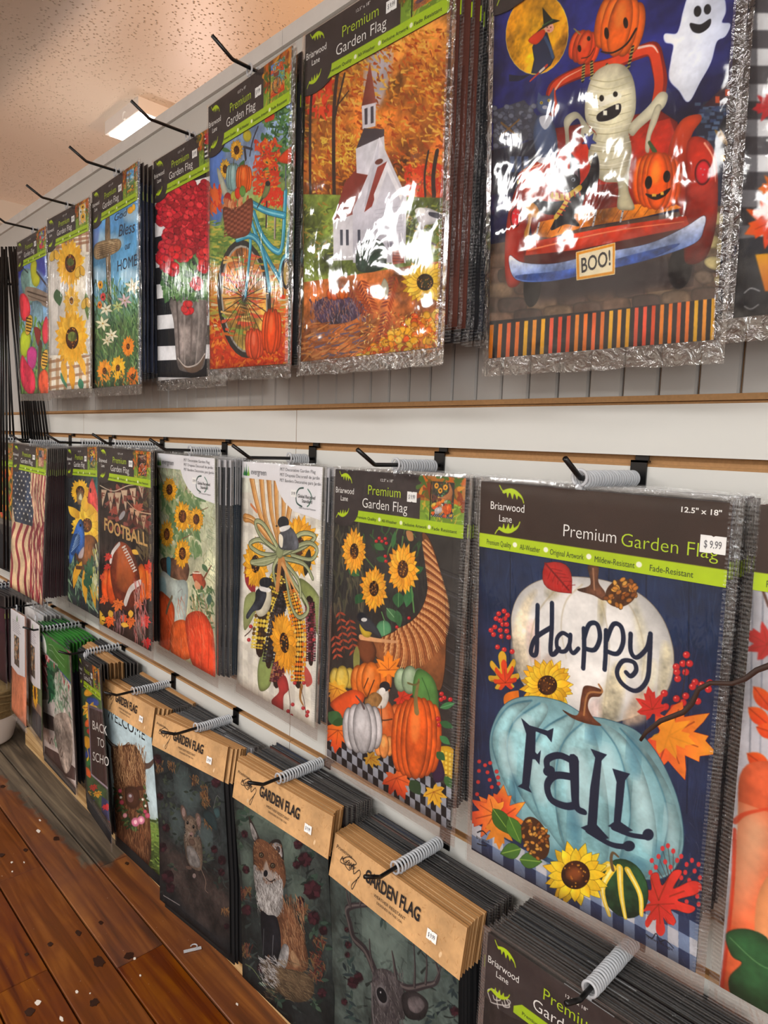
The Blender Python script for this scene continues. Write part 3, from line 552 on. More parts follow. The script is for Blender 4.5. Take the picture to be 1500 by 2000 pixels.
def art_bless():
    A = Art(POSE['T3'], (0, 380, 3.5714), 1150, '6aa8d8'); A.fade([(0, '6a9ad8'), (.3, '5aa4d8'), (.5, '7ab8dc'), (.7, '6a8a58'), (1, '4a5a38')]); A.mottle(.16, .7)
    for x, y in ((680, 300), (930, 150), (900, 560), (680, 560), (800, 330)): A.ell(x, y, 70, 50, 'd8ecf6', a=.6, soft=8)
    A.blob([(650, 150), (700, 160), (690, 330), (655, 360)], '5068b8', a=.6, soft=6)
    A.blob([(745, 160), (770, 160), (775, 400), (778, 780), (755, 780), (742, 420), (738, 250)], '8a7458', sh=.4, nz=.3); A.blob([(675, 345), (830, 310), (832, 390), (680, 455)], '9a8260', sh=.4, nz=.3)
    for i in range(6): A.line([(685, 360 + i * 15), (825, 325 + i * 12)], 2.5, '5a4632', nz=0)
    A.line([(765, 330), (800, 340)], 9, 'c8b088')
    A.scat((665, 620, 1005, 1350), 560, 60, 9, ['4a7a48', '6a9a58', '3a6040', '8ab070', '2c4c3c'], 1.4, 1.0)
    def lily(x, y, s, c):
        for k in range(6): A.leaf(x, y, s, s * .34, k * 1.05 + .3, c, out='8a8a60')
        A.dots([(x, y)], s * .1, 'd8a838', None)
    for x, y, s, c in ((930, 640, 62, 'f2ead0'), (870, 740, 52, 'e8ccd4'), (740, 800, 50, 'f4f0d8'), (720, 900, 54, 'f2eccc'), (780, 980, 48, 'f4eed4'), (820, 780, 40, 'c8d890'), (750, 1020, 40, 'f0e8c8')): lily(x, y, s, c)
    for x, y, r, c, c2 in ((705, 630, 34, 'f09a20', 'f2b83c'), (722, 715, 34, 'd83a40', 'e85a50'), (700, 770, 30, 'f07a28', 'f29a40'), (895, 1060, 80, 'ee7a1c', 'f6a83c'), (735, 1230, 88, 'f28a1c', 'f8b440'), (825, 1210, 92, 'f6ae1c', 'fcd040'), (930, 1270, 78, 'ee6a1c', 'f49a34')): A.sun(x, y, r, .62, 0, 14, c, c2, '3a2414', .26)
    A.ell(915, 110, 20, 26, 'f0a82a', .5, sh=.2); A.ell(938, 90, 12, 24, 'f6c040', 0, sh=.2)
    A.scat((665, 1240, 1000, 1340), 60, 30, 10, ['3a5a38', 'e88a2c', '2a4a34'], 1.4, 1.4)
    return A
def art_sunflowers():
    A = Art(POSE['T2'], (0, 380, 3.5714), 1100, 'ece6d6')
    for i in range(4):
        for y0, h in ((240, 120), (1120, 240)):
            A.poly([(330, y0 + i * h / 4 + 40), (640, y0 + i * h / 4 - 10), (640, y0 + i * h / 4 + 8), (330, y0 + i * h / 4 + 62)], '9a6a4a', a=.7)
    for x in range(345, 640, 52):
        A.rect(x, 250, x + 22, 400, '8a5a48', a=.55); A.rect(x, 1140, x + 22, 1370, 'a87a4c', a=.6)
    A.mottle(.08)
    for x, w in ((355, 60), (410, 60), (470, 50), (600, 40)): A.rect(x, 420, x + w, 1120, 'd8d4ce', sh=.2)
    A.leaf(400, 660, 120, 60, 1.4, '4a6a48'); A.leaf(600, 680, 200, 40, 1.5, '6a8a4c'); A.leaf(430, 1240, 120, 30, 1.2, '4a8a6a'); A.leaf(560, 1280, 90, 40, 1.4, '4a9a78')
    for x, y, r, a in ((495, 480, 175, .58), (505, 1000, 215, .56)):
        A.sun(x, y, r, a, 0, 22, 'e8a824', 'f4c84c', '7a3c1c', .36); A.ell(x, y - r * .05, r * .14, r * .16, '6a7a3a', nz=.3)
    A.leaf(440, 1150, 170, 40, 1.4, 'f0b840'); A.leaf(500, 1180, 190, 44, 1.5, 'e8a830'); A.leaf(560, 1120, 150, 40, 1.3, 'f0b840'); A.sun(500, 740, 120, .5, 0, 10, 'e8b040', 'f2cc5c', 'e0a838', .2)
    for x, y in ((385, 430), (600, 760), (560, 540)):
        A.ell(x - 12, y, 20, 38, 'e8c050', .3, out='4a3418'); A.ell(x + 14, y - 8, 20, 36, 'e8b844', -.3, out='4a3418'); A.line([(x, y - 30), (x, y + 30)], 5, '3a2a18')
    return A
def art_tulips():
    A = Art(POSE['T1'], (0, 380, 3.5714), 1100, '7a90c8'); A.fade([(0, '6a74c0'), (.4, '7aa0cc'), (.6, '8ab4c8'), (1, '6a8a4a')]); A.mottle(.2, .8)
    A.blob([(120, 500), (170, 480), (160, 560), (120, 580)], '2c3ca0', soft=4); A.blob([(250, 440), (310, 440), (320, 560), (270, 520)], '4a50b0', soft=6)
    A.blob([(150, 560), (210, 520), (260, 620), (240, 760), (180, 740)], '8ab0a8', sh=.3, nz=.2); A.blob([(218, 500), (240, 450), (262, 480), (258, 530), (282, 590), (262, 640), (230, 620)], 'd2d438', sh=.3); A.line([(150, 500), (200, 545)], 6, '3a4a4a'); A.line([(260, 540), (330, 640)], 10, '4a4450')
    A.line([(190, 690), (250, 700), (330, 740)], 54, '9a8878'); A.line([(195, 675), (330, 720)], 6, '5a4a40'); A.line([(200, 705), (330, 755)], 4, '6a5648')
    A.blob([(225, 760), (290, 760), (300, 900), (260, 970), (235, 930)], '8ab0c0', sh=.3, nz=.2); A.blob([(140, 720), (170, 690), (205, 740), (215, 820), (190, 880), (150, 860)], 'e0404c', sh=.3, nz=.2)
    A.scat((130, 880, 350, 1390), 220, 70, 14, ['5a8a48', '7aa84c', '3a6a3c', '8ab058'], 1.5, .6)
    A.blob([(150, 980), (190, 950), (220, 1010), (190, 1130), (150, 1110)], 'c8d838', sh=.3); A.blob([(295, 940), (320, 850), (345, 900), (348, 1000), (310, 1040)], 'e8485a', sh=.3); A.blob([(240, 930), (285, 950), (270, 1060)], '9a3a34', sh=.2)
    A.blob([(195, 1100), (230, 1060), (262, 1100), (250, 1200), (210, 1220)], 'd8489a', sh=.3); A.line([(285, 1050), (270, 1380)], 44, '5a4434', 20)
    A.blob([(145, 1200), (160, 1120), (200, 1180), (245, 1250), (250, 1360), (215, 1395), (160, 1330)], 'e83a58', sh=.3, nz=.2); A.blob([(275, 1270), (310, 1220), (340, 1260), (338, 1380), (285, 1385)], 'e8603c', sh=.3, nz=.2)
    for x, y in ((205, 910), (315, 1150)): A.ell(x, y, 22, 70, 'e8b848', .15, out='2a1c14', ow=3); [A.line([(x - 18, y - 50 + i * 22), (x + 18, y - 40 + i * 22)], 4, '2c1c14') for i in range(5)]
    return A
def art_plaid():
    A = Art(POSE['T8'], (920, 0, 2.5862), 1000, 'dfe2e6')
    for i in range(12): A.rect(1300, -200 + i * 178, 2300, -200 + i * 178 + 92, '2c2a30', a=.78)
    for i in range(8): A.rect(1345 + i * 200, -300, 1345 + i * 200 + 105, 1700, '26262e', a=.55)
    A.mottle(.05)
    A.poly([(1200, 1225), (2300, 1100), (2300, 1800), (1200, 1800)], '2a2d33', nz=.2)
    A.maple(1510, 540, 90, 3.0, 'c82a30'); A.maple(1520, 1120, 150, 2.7, 'e8641c', g=('c8281c', 'h')); A.maple(1540, 950, 90, 3.1, 'ee7a2c'); A.maple(1700, 700, 160, 2.4, 'e8702a')
    A.poly([(1440, 1285), (1500, 1280), (1560, 1270), (1560, 1300), (1530, 1470), (1490, 1470)], 'e8a828', g=('d8701c', 'v'))
    A.line([(1385, 1480), (1420, 1455), (1465, 1470)], 5, 'c8c8c8'); A.line([(1385, 1545), (1420, 1560), (1460, 1535)], 5, 'c8c8c8')
    return A
def art_stars():
    A = Art(POSE['M1'], (0, 800, 5.0), 1150, 'e0c49c')
    # wavy stripes; canton top left
    for i in range(9):
        x = 285 + i * 31
        A.line([(x + 14, 560), (x - 6, 900), (x + 30, 1200), (x + 20, 1500), (x + 10, 1960)], 17, ['8a2c38', 'a03844'][i % 2])
    for i in range(7):
        x = 100 + i * 68 - i * i * 2
        A.line([(x + 50, 1120), (x, 1300), (x + 30, 1500), (x + 20, 1700), (x + 60, 1980)], 34, '94303c')
    A.scat((280, 600, 470, 1950), 120, 260, 12, ['6a2430', 'c8a888', '7a3038', 'e8d2b4', '5a3438'], 1.55, .15, .5)
    A.poly([(110, 580), (300, 600), (290, 800), (330, 1000), (320, 1140), (150, 1090), (120, 900)], '2c3648', nz=.3)
    A.line([(130, 860), (220, 960), (310, 1040)], 30, '4a5468', 16, a=.7, soft=4); A.line([(150, 820), (240, 880), (310, 960)], 16, '1a2232', 8, a=.7, soft=3)
    for j in range(11):
        for i in range(5):
            x = 140 + i * 37 + (j % 2) * 18; y = 590 + j * 46 + i * 8 + (6 * math.sin(i + j))
            if x < 295 + j * 3: A.poly([(x + 9 * math.cos(q) * (1 if k % 2 == 0 else .45), y + 15 * math.sin(q) * (1 if k % 2 == 0 else .45)) for k, q in enumerate(np.arange(10) * math.pi / 5 - 1.57)], 'd8d2c4', nz=0)
    A.mottle(.1)
    return A
def art_bluebird():
    A = Art(POSE['M2'], (0, 800, 5.0), 1150, '2c3238'); A.mottle(.2)
    A.poly([(880, 640), (1000, 640), (1000, 1100), (960, 900)], '2a6a6a', nz=.3); A.scat((670, 1450, 990, 1950), 120, 110, 24, ['3a5a48', '2c4438', '8aa888', '5a7a60'], 1.3, 1)
    A.sun(790, 800, 130, .75, 0, 18, 'e8aa20', 'f4cc40', '8a5a3a', .42); A.ell(790, 860, 34, 70, '9a9070', g=('6a4a30', 'r')); A.blob([(775, 870), (795, 820), (808, 880)], 'd8d4b0')
    A.sun(850, 1130, 230, .72, .1, 16, 'e8b428', 'f6d44c', '7a4a24', .3)
    for x, y, L, a in ((860, 1050, 190, -1.2), (900, 1100, 170, -.9), (840, 1000, 170, -1.6), (910, 1280, 150, -.3), (780, 1060, 160, -2.3), (940, 1000, 150, -1.4)): A.leaf(x, y, L, 80, a, 'f0cc48', g=('d8a030', 'h'), out='9a6a1c')
    A.ell(850, 1370, 110, 150, '7a4c28', .2, sh=.3, nz=.3)
    for x, y, L, a in ((760, 1500, 250, 1.7), (820, 1560, 340, 1.5), (880, 1600, 350, 1.4), (920, 1640, 340, 1.3), (800, 1480, 200, 1.9)): A.leaf(x, y, L, 50, a, 'e0a830', out='8a5a1c')
    A.blob([(870, 800), (900, 680), (920, 690), (960, 850), (990, 1040), (950, 990), (900, 930), (860, 900)], 'd8504c', sh=.3, nz=.25); A.ell(905, 760, 26, 60, 'e05a50'); A.ell(890, 790, 8, 24, '3a2020')
    A.blob([(680, 1470), (690, 1330), (730, 1190), (760, 1110), (790, 1070), (815, 1100), (822, 1160), (828, 1280), (812, 1400), (780, 1450), (740, 1400), (700, 1500)], '3a68b0', sh=.35, nz=.25); A.blob([(690, 1340), (730, 1220), (780, 1230), (770, 1330), (710, 1420)], '28508c', sh=.3)
    for i in range(6): A.line([(700 + i * 8, 1390 - i * 26), (780, 1300 - i * 22)], 6, '9ab8d8', 2)
    A.ell(790, 1130, 9, 14, '14161c'); A.leaf(812, 1150, 28, 14, .2, '14161c'); A.blob([(775, 1400), (820, 1340), (810, 1440), (770, 1450)], 'c8b8b8', sh=.2)
    A.line([(750, 1540), (860, 1550)], 20, '5a3a24'); A.scat((840, 1480, 900, 1740), 30, 60, 34, ['2c5a40', '3a6a48'], 1.5, 1.5); A.scat((910, 1350, 980, 1800), 50, 120, 22, ['b8b868', '9aa870', 'd8d8b8', '7a7a74'], 1.45, .4)
    return A
def art_football():
    A = Art(POSE['M3'], (170, 840, 4.4429), 1300, '2c1e1a'); A.mottle(.3); A.scat((430, 480, 590, 1100), 90, 90, 30, ['5a4c34', '6a5a3c', '3c3224'], 1.2, 1)
    A.scat((120, 500, 560, 880), 60, 60, 34, ['5a2c24', '7a3830', '3a2a24', '8a4a40'], 0, 3); A.maple(440, 680, 70, -.7, 'b05a44'); A.maple(235, 690, 60, .9, 'a04a3c')
    A.line([(120, 480), (240, 530), (370, 480), (560, 470)], 6, 'c8b8a0'); A.line([(355, 620), (440, 700), (570, 730)], 6, 'c8a888')
    for x, y, w, h, r in ((150, 580, 50, 150, .1), (215, 610, 56, 160, 0), (275, 620, 58, 190, 0), (335, 600, 56, 190, -.08), (410, 570, 60, 160, -.1), (480, 530, 50, 120, -.1)):
        A.poly(rot([(-w / 2, -h * .42), (w / 2, -h * .42), (0, h * .58)], r) + (x, y), 'cbb094', sh=.1)
    for x, y, w, h in ((395, 720, 44, 110), (440, 750, 44, 120), (495, 790, 50, 130)): A.poly([(x - w / 2, y - h * .4), (x + w / 2, y - h * .4), (x, y + h * .6)], 'c8a080')
    A.ell(310, 740, 18, 45, 'a8a4a8', .5)
    A.pump(225, 1340, 80, 170, 'e0581c', '7a2c10', 'f08a40', 3, 0, st=0); A.pump(470, 1330, 80, 170, 'ea6a1c', '7a2c10', 'f49a40', 3, 0, st=0)
    A.blob([(205, 1180), (225, 1040), (275, 970), (340, 985), (400, 1060), (440, 1180), (462, 1330), (455, 1470), (410, 1560), (330, 1560), (260, 1480), (220, 1340)], '9a4420', g=('6a2a18', 'v'), sh=.4, nz=.2); A.blob([(280, 1020), (330, 1060), (400, 1240), (400, 1330), (320, 1400), (260, 1300)], 'c8743a', a=.5, soft=8)
    A.line([(208, 1140), (228, 1060), (285, 985)], 30, 'd8d2ce', 22); A.line([(335, 1500), (380, 1380), (462, 1320)], 42, 'd8d2ce', 34)
    A.line([(315, 1015), (350, 1050), (400, 1150), (412, 1225)], 6, 'd8d0c8')
    for i in range(10): x = 318 + i * 10.5; y = 1012 + i * 23; A.line([(x - 12, y + 9), (x + 16, y - 7)], 9, 'd8d0c8')
    for x, y, r, a, c in ((195, 1090, 60, 2.2, 'd8382c'), (190, 1180, 50, 2.6, 'd03028'), (150, 1270, 55, 2.8, 'e05a34'), (165, 1460, 70, 2.4, 'e8642c'), (280, 1500, 90, 1.9, 'ea7a34'), (210, 1640, 85, 1.8, 'ec6a24'), (385, 1650, 80, 1.7, 'e8742c'), (540, 1200, 100, -.9, 'e0442c'), (560, 1450, 80, -.7, 'ea6a2c'), (500, 1640, 90, 1.2, 'd83a34'), (520, 1830, 80, 1.4, 'cc1c24'), (570, 1850, 50, .4, 'd83028'), (320, 1620, 60, 1.2, 'd8502c'), (440, 1500, 70, 1.0, 'e07050')): A.maple(x, y, r, a, c, asp=.7)
    A.scat((420, 1380, 520, 1900), 60, 150, 14, ['c8888a', 'd8a09a', 'b04a44', '8a7a74'], 1.45, .3, .7); A.scat((240, 1600, 330, 1850), 30, 90, 14, ['b8808a', '8a7a78'], 1.5, .3, .6)
    for x, y, a in ((410, 1040, .6), (225, 1560, 1.3), (400, 1560, 1.5), (320, 1680, .3)): A.leaf(x - 20, y, 70, 44, a, 'e0b040', out='7a4a1c')
    A.blob([(98, 1560), (120, 1560), (150, 1600), (170, 1640), (150, 1690), (110, 1680)], 'eec038', sh=.2); A.line([(140, 1610), (175, 1600)], 5, '2c2018'); A.line([(140, 1650), (170, 1660)], 5, '2c2018')
    return A
def art_vase():
    A = Art(POSE['M4'], (280, 840, 3.4474), 1300, 'cfccae'); A.fade([(0, 'b8c4a8'), (.5, 'd0d0b0'), (1, 'b8b898')]); A.mottle(.14)
    A.scat((95, 230, 330, 620), 240, 60, 12, ['a8b088', '8a9a70', 'c8c8a8', '9aa08a', 'b8a890'], 1.2, 1.6, .7); A.scat((100, 380, 400, 860), 200, 50, 30, ['6a8a58', '8aa070', '55784c', 'a8b080'], 1.2, 2, .8); A.scat((400, 500, 490, 1200), 60, 60, 6, ['a8a880', '8a8a60', '708a68'], 1.3, 2, .6)
    for x0, y0, x1, y1 in ((100, 260, 150, 460), (290, 400, 330, 260), (330, 560, 440, 520), (270, 730, 330, 690)): A.line([(x0, y0), ((x0 + x1) / 2 + 10, (y0 + y1) / 2), (x1, y1)], 7, '7a6048', 3)
    A.blob([(130, 860), (300, 890), (300, 1010), (220, 1000), (135, 950)], '6a4a38', sh=.2, nz=.3); A.blob([(160, 860), (190, 870), (185, 1000), (165, 960)], '4a8aa0', sh=.2)
    for x, y, r, a in ((180, 400, 88, .62), (268, 580, 108, .6), (360, 600, 88, .6), (160, 700, 100, .5), (268, 830, 106, .55)): A.sun(x, y, r, a, 0, 16, 'e49a20', 'f0be3a', '6a3c24', .4)
    A.blob([(130, 950), (215, 1005), (300, 1022), (302, 1200), (262, 1330), (130, 1250), (105, 1100)], 'd2d6cc', g=('b8c8c4', 'h'), sh=.25, nz=.1); A.blob([(110, 1000), (150, 1000), (160, 1130), (110, 1120)], '8ab0b8', a=.7, soft=5); A.line([(240, 1090), (270, 1070), (260, 1150), (240, 1120)], 4, '9a9a98')
    A.blob([(335, 965), (375, 950), (410, 990), (425, 1040), (390, 1080), (355, 1030)], 'a85038', sh=.3, nz=.2); A.blob([(360, 1010), (395, 1050), (380, 1080), (352, 1050)], 'd8a07a'); A.line([(340, 960), (390, 962)], 6, 'e8e0d0'); A.leaf(340, 970, 24, 10, 2.8, '4a3a30'); A.line([(410, 1000), (460, 910)], 12, '7a4a38', 5)
    A.ell(400, 1180, 34, 85, '8a9484'); A.ell(402, 1180, 22, 66, 'b0b498'); A.scat((330, 1060, 480, 1330), 90, 40, 16, ['6a8458', '8aa078', '4c6a48', 'c8c8a8'], 1.2, 2.4); A.leaf(400, 900, 70, 30, 1.0, '5a7a58'); A.leaf(450, 1100, 80, 34, 1.6, '4a6a5a')
    A.blob([(105, 1110), (160, 1110), (215, 1190), (210, 1330), (180, 1480), (110, 1440)], 'e8602c', sh=.35, nz=.12); A.line([(150, 1130), (175, 1260), (165, 1440)], 6, 'a83c18', a=.6); A.line([(160, 1230), (175, 1180), (200, 1120)], 16, '7a6a50')
    A.blob([(215, 1290), (290, 1280), (330, 1380), (330, 1520), (260, 1540), (190, 1490), (190, 1360)], 'ec6a2c', sh=.35, nz=.12); A.line([(255, 1300), (262, 1420), (255, 1530)], 6, 'a83c18', a=.6)
    A.blob([(295, 1260), (360, 1215), (420, 1240), (470, 1340), (486, 1480), (482, 1665), (400, 1640), (330, 1560), (300, 1400)], 'e8502c', sh=.3, nz=.12)
    for x in (340, 385, 430): A.line([(x - 10, 1250), (x + 15, 1400), (x + 10, 1600)], 7, 'b8381c', a=.6, soft=1)
    A.scat((100, 1150, 480, 1600), 90, 120, 5, ['f49060', 'f4a880', 'c84820'], 1.4, .5, .5)
    return A
def art_husk():
    A = Art(POSE['M5'], (280, 840, 3.4474), 1450, 'eae6da')
    for i in range(9): A.rect(640 + i * 70, 250, 675 + i * 70, 2200, 'cfcac2', a=.6)
    for i in range(16): A.poly([(640, 300 + i * 110), (1300, 330 + i * 145), (1300, 395 + i * 145), (640, 345 + i * 110)], 'd4cfc2', a=.5)
    A.rect(640, 290, 760, 420, 'd6dccc', a=.6); A.mottle(.05)
    A.blob([(690, 900), (740, 960), (760, 1080), (735, 1090), (690, 1020)], '9a3038'); A.blob([(690, 1130), (760, 1090), (770, 1200), (700, 1340), (680, 1300)], '98a068', sh=.2); A.blob([(1050, 1000), (1140, 1060), (1200, 1180), (1190, 1400), (1130, 1260), (1060, 1120)], '8a9458', sh=.3, out='4a4a2a')
    for L in (((735, 320), (790, 560), (900, 800)), ((800, 310), (830, 600), (910, 800)), ((850, 320), (870, 560), (925, 800)), ((900, 310), (905, 560), (930, 800)), ((950, 330), (950, 560), (940, 800)), ((1000, 480), (970, 640), (940, 800)), ((690, 590), (760, 620), (900, 800))):
        A.line(L, 46, 'b0783c', 26); A.line(L, 34, 'd49c58', 20); A.line(np.array(L) + (8, 0), 6, 'eccc98', 3); A.line(np.array(L) - (10, 0), 4, '9a6430')
    A.line([(730, 500), (770, 550)], 14, 'c87a4a'); A.sun(1050, 780, 215, .62, 0, 20, 'e89a1c', 'f4b834', '5a2f14', .3); A.sun(760, 900, 175, .5, 0, 20, 'e8a01c', 'f4bc34', '2c1c12', .34); A.blob([(1080, 880), (1120, 800), (1130, 900), (1090, 980)], '2c2a20', nz=.3)
    # corn cobs
    def cob(p, w, cols, w1=None):
        A.line(p, w * 1.08, '2a1a14', w1 or w * .6); P = cat(p, False, 12)
        for q, d in zip(P[:-1], P[1:]):
            v = d - q; l = np.hypot(*v); n = np.array([v[1], -v[0]]) / l
            for t in np.linspace(-.42, .42, 6): A.ell(*(q + n * t * w), w * .095, l * .5, RS.choice(cols), math.atan2(v[1], v[0]) - 1.57, n=8, sh=.3, nz=0)
    A.blob([(820, 1480), (880, 1500), (880, 1640), (850, 1730), (790, 1745), (780, 1600)], '8a9a5a', sh=.3, out='4a4a2a')
    cob([(925, 980), (830, 1180), (790, 1480)], 120, ['e0c040', 'd8b838', '6a4a1c', '3a2c1c', 'f0d860']); cob([(960, 1090), (900, 1280), (850, 1570)], 84, ['1c1a1c', '2a282c', '3c3a40', '4a484c'])
    cob([(960, 1480), (920, 1600), (900, 1700)], 90, ['6a2030', '8a3040', '4a1820', 'c87a50']); cob([(1120, 1160), (1130, 1350), (1130, 1560)], 66, ['5a1828', '7a2838', '2c1420', '98485a'])
    cob([(990, 1080), (1050, 1350), (1045, 1700)], 96, ['e8a82c', 'f0bc40', 'e09420', 'f6d268', 'e87a1c'])
    A.sun(955, 1430, 215, .42, -.12, 24, 'e89a20', 'f4b438', '2c2a20', .32)
    A.blob([(870, 1820), (920, 1760), (910, 1690), (960, 1650), (985, 1740), (950, 1790), (945, 1890), (900, 1880)], 'b03a38', sh=.25); A.blob([(1090, 1590), (1130, 1640), (1140, 1700), (1100, 1720)], 'b85048'); A.line([(1070, 1720), (1060, 1800), (1080, 1850)], 26, 'a0703c', 10)
    for x0, y0, x1, y1 in ((990, 1750), (985, 1850), (1085, 1850), (1100, 1930)) and (((985, 1740, 985, 1950), (1050, 1680, 1100, 1930), (690, 1385, 745, 1320), (1130, 1280, 1160, 1430))): A.line([(x0, y0), ((x0 + x1) / 2 + 8, (y0 + y1) / 2), (x1, y1)], 5, '4a3028')
    A.dots([(1010, 1845), (980, 1890), (1000, 1920), (1085, 1700), (1080, 1870), (1105, 1920), (1025, 1700), (718, 1410), (730, 1320), (1150, 1410), (1135, 1340), (1110, 1895), (1000, 1960)], 13, 'b83038', 'e07a70')
    # raffia bow
    for p in (((925, 830), (800, 740), (720, 770), (800, 830), (925, 840)), ((925, 830), (1060, 700), (1160, 720), (1060, 800), (925, 840)), ((925, 850), (790, 880), (730, 890), (820, 900), (925, 850)), ((925, 840), (1100, 760), (1170, 800), (1130, 870), (1000, 840)), ((925, 820), (820, 640), (760, 620), (800, 720), (920, 820)), ((930, 860), (1080, 900), (1140, 1000)), ((930, 860), (1000, 1000), (1110, 1190), (1050, 1260), (990, 1150), (950, 880)), ((920, 850), (880, 930), (900, 1060)), ((930, 860), (1040, 1000), (1060, 1120))):
        A.line(p, 30, '4a5038', 22); A.line(p, 22, '98a078', 15); A.line(np.array(p) + (0, 5), 5, 'c0c49c', 3)
    A.line([(925, 870), (905, 1070)], 34, 'c88a4c'); A.line([(945, 870), (1000, 1100)], 30, 'c88a4c', 14); A.line([(940, 900), (1050, 1130)], 24, 'd8a468', 8); A.ell(922, 820, 24, 44, '8a9268', sh=.3)
    # chickadees
    for dx, dy, k in ((0, 0, 1), (-165, 400, 0)):
        if k:
            A.blob([(925, 690), (990, 650), (1040, 720), (1040, 800), (930, 800), (915, 740)], '5a5c64', sh=.35, nz=.25); A.blob([(920, 700), (945, 720), (940, 790), (920, 770)], 'e8e2d0'); A.ell(948, 622, 38, 42, '24262c'); A.blob([(925, 655), (990, 640), (985, 665), (935, 685)], 'f0eeea'); A.leaf(912, 645, 18, 10, 3.1, '14141a')
        else:
            A.blob([(770, 1090), (800, 1040), (860, 1070), (865, 1170), (830, 1240), (780, 1250), (755, 1180)], 'd8d2bc', sh=.3); A.blob([(765, 1080), (810, 1060), (835, 1110), (800, 1200), (750, 1220), (710, 1270), (700, 1240), (755, 1150)], '3a3e48', sh=.3, nz=.25); A.ell(828, 1025, 42, 36, '24262c'); A.blob([(790, 1050), (862, 1070), (850, 1090), (795, 1080)], 'f0eeea'); A.line([(870, 1040), (880, 1080)], 6, '1a1a20')
    return A
def art_corn():
    A = Art(POSE['M6'], (620, 860, 2.5656), 1500, '33302e'); A.mottle(.12)
    for i in range(9): A.line([(560, 620 + i * 90), (740, 690 + i * 100)], 3, '1c1b1c', nz=0); A.line([(560, 640 + i * 90), (740, 708 + i * 100)], 4, '46444a', nz=0)
    A.scat((90, 420, 240, 860), 80, 90, 14, ['4a4a38', '5a5440', '3a3a30', '6a6048'], 1.5, .7, .8); A.scat((240, 430, 520, 560), 30, 60, 10, ['3a5a34', '5a7a44', '2c4a2c'], 1.4, 1.5)
    # checker hem
    for j in range(1, 5):
        for i in range(26):
            x = 50 + i * 26; h = 44 + i * .5; y = 1588 + .609 * (x - 57) - j * h
            A.poly([(x, y), (x + 26, y + 15.8), (x + 26, y + 16.5 + h), (x, y + h)], '989ca8' if (i + j) % 2 else '17171b', nz=.08)
    A.leaf(160, 640, 70, 46, .6, '3c6a3c', '6a9a5a'); A.leaf(230, 770, 60, 46, 2.2, '2c5a34'); A.leaf(290, 520, 60, 36, .5, '3c6a3c'); A.leaf(300, 590, 60, 30, .2, '2c5a34'); A.leaf(410, 760, 80, 60, 1.6, '2f6238', '6a9a5a'); A.leaf(470, 740, 100, 50, 1.8, '3a7244'); A.leaf(480, 660, 60, 40, -.4, '2f6238'); A.leaf(380, 540, 90, 24, -1.4, '3a6a3c'); A.leaf(350, 840, 100, 50, .9, '4a7a4c', '9ac090'); A.leaf(400, 850, 90, 40, 1.4, '3a6a40')
    A.line([(240, 580), (290, 640)], 6, '5a7a44'); A.line([(325, 860), (345, 920)], 6, '5a8a4c'); A.line([(470, 690), (485, 860)], 8, '5a8a4c'); A.ell(335, 945, 38, 44, '5a9a6c', sh=.35); A.line([(335, 905), (338, 985)], 3, 'a8d0a0')
    for x, y, r, a in ((190, 555, 118, .55), (288, 742, 118, .6), (432, 645, 135, .6)): A.sun(x, y, r, a, 0, 17, 'f0961c', 'f8c244', '4a2f1c', .33)
    A.dots([(300, 505), (315, 490), (328, 505), (345, 492), (350, 515), (345, 580), (348, 605), (460, 890), (400, 935)], 9, 'c8202a')
    # cornucopia
    H = [(530, 470), (556, 480), (590, 560), (625, 700), (640, 850), (640, 1100), (615, 1250), (560, 1200), (420, 1130), (320, 1110), (270, 1010), (300, 1000), (420, 940), (500, 880), (545, 790), (560, 700), (552, 600)]
    A.blob(H, 'b06a3c', sh=.35, nz=.15, out='2c1810', ow=3)
    sp = cat([(545, 500), (575, 620), (600, 760), (590, 880), (540, 980), (440, 1050), (340, 1070)], False, 16); wd_ = np.interp(np.linspace(0, 1, len(sp)), [0, .3, .6, .8, 1], [18, 50, 110, 130, 95])
    for i in range(1, len(sp) - 1):
        v = sp[i + 1] - sp[i - 1]; v /= np.hypot(*v); n = np.array([v[1], -v[0]]); q = sp[i]
        for t in np.linspace(-1, 1, 9): c = q + n * t * wd_[i] * .75 + v * (6 * t * t); A.line([c - n * wd_[i] * .1 - v * 5, c + n * wd_[i] * .1 + v * 5], 6, ['d89a62', '8a4a28', 'c07c48', 'e8b478', '7a4024'][(i * 3 + int(t * 8)) % 5], 3, nz=0)
    A.blob([(205, 1000), (260, 980), (300, 1060), (260, 1130), (215, 1080)], '7a4428', sh=.5); A.line([(220, 985), (300, 1000), (400, 1010)], 24, 'd8a070', 10); A.blob([(450, 455), (480, 460), (485, 500), (460, 500)], 'b88050')
    # bird 1
    A.blob([(215, 920), (250, 890), (280, 940), (265, 985), (230, 975)], 'd8b838', sh=.3); A.blob([(215, 910), (245, 880), (290, 920), (325, 990), (270, 960), (240, 950)], '3c4048', sh=.3); A.ell(225, 885, 24, 24, '1c2028'); A.ell(238, 898, 15, 10, 'e0e0dc')
    # sprigs
    for x0, y0, n, dy, c in ((115, 860, 6, 34, 'a84830'), (165, 900, 6, 30, 'a84830'), (90, 980, 4, 30, 'b85038')):
        for i in range(n): A.leaf(x0 + i * 4, y0 + i * dy, 36, 12, 2.2, c); A.leaf(x0 + i * 4, y0 + i * dy, 36, 12, .5, c)
        A.line([(x0, y0 - 10), (x0 + n * 4, y0 + n * dy)], 3, '7a3020')
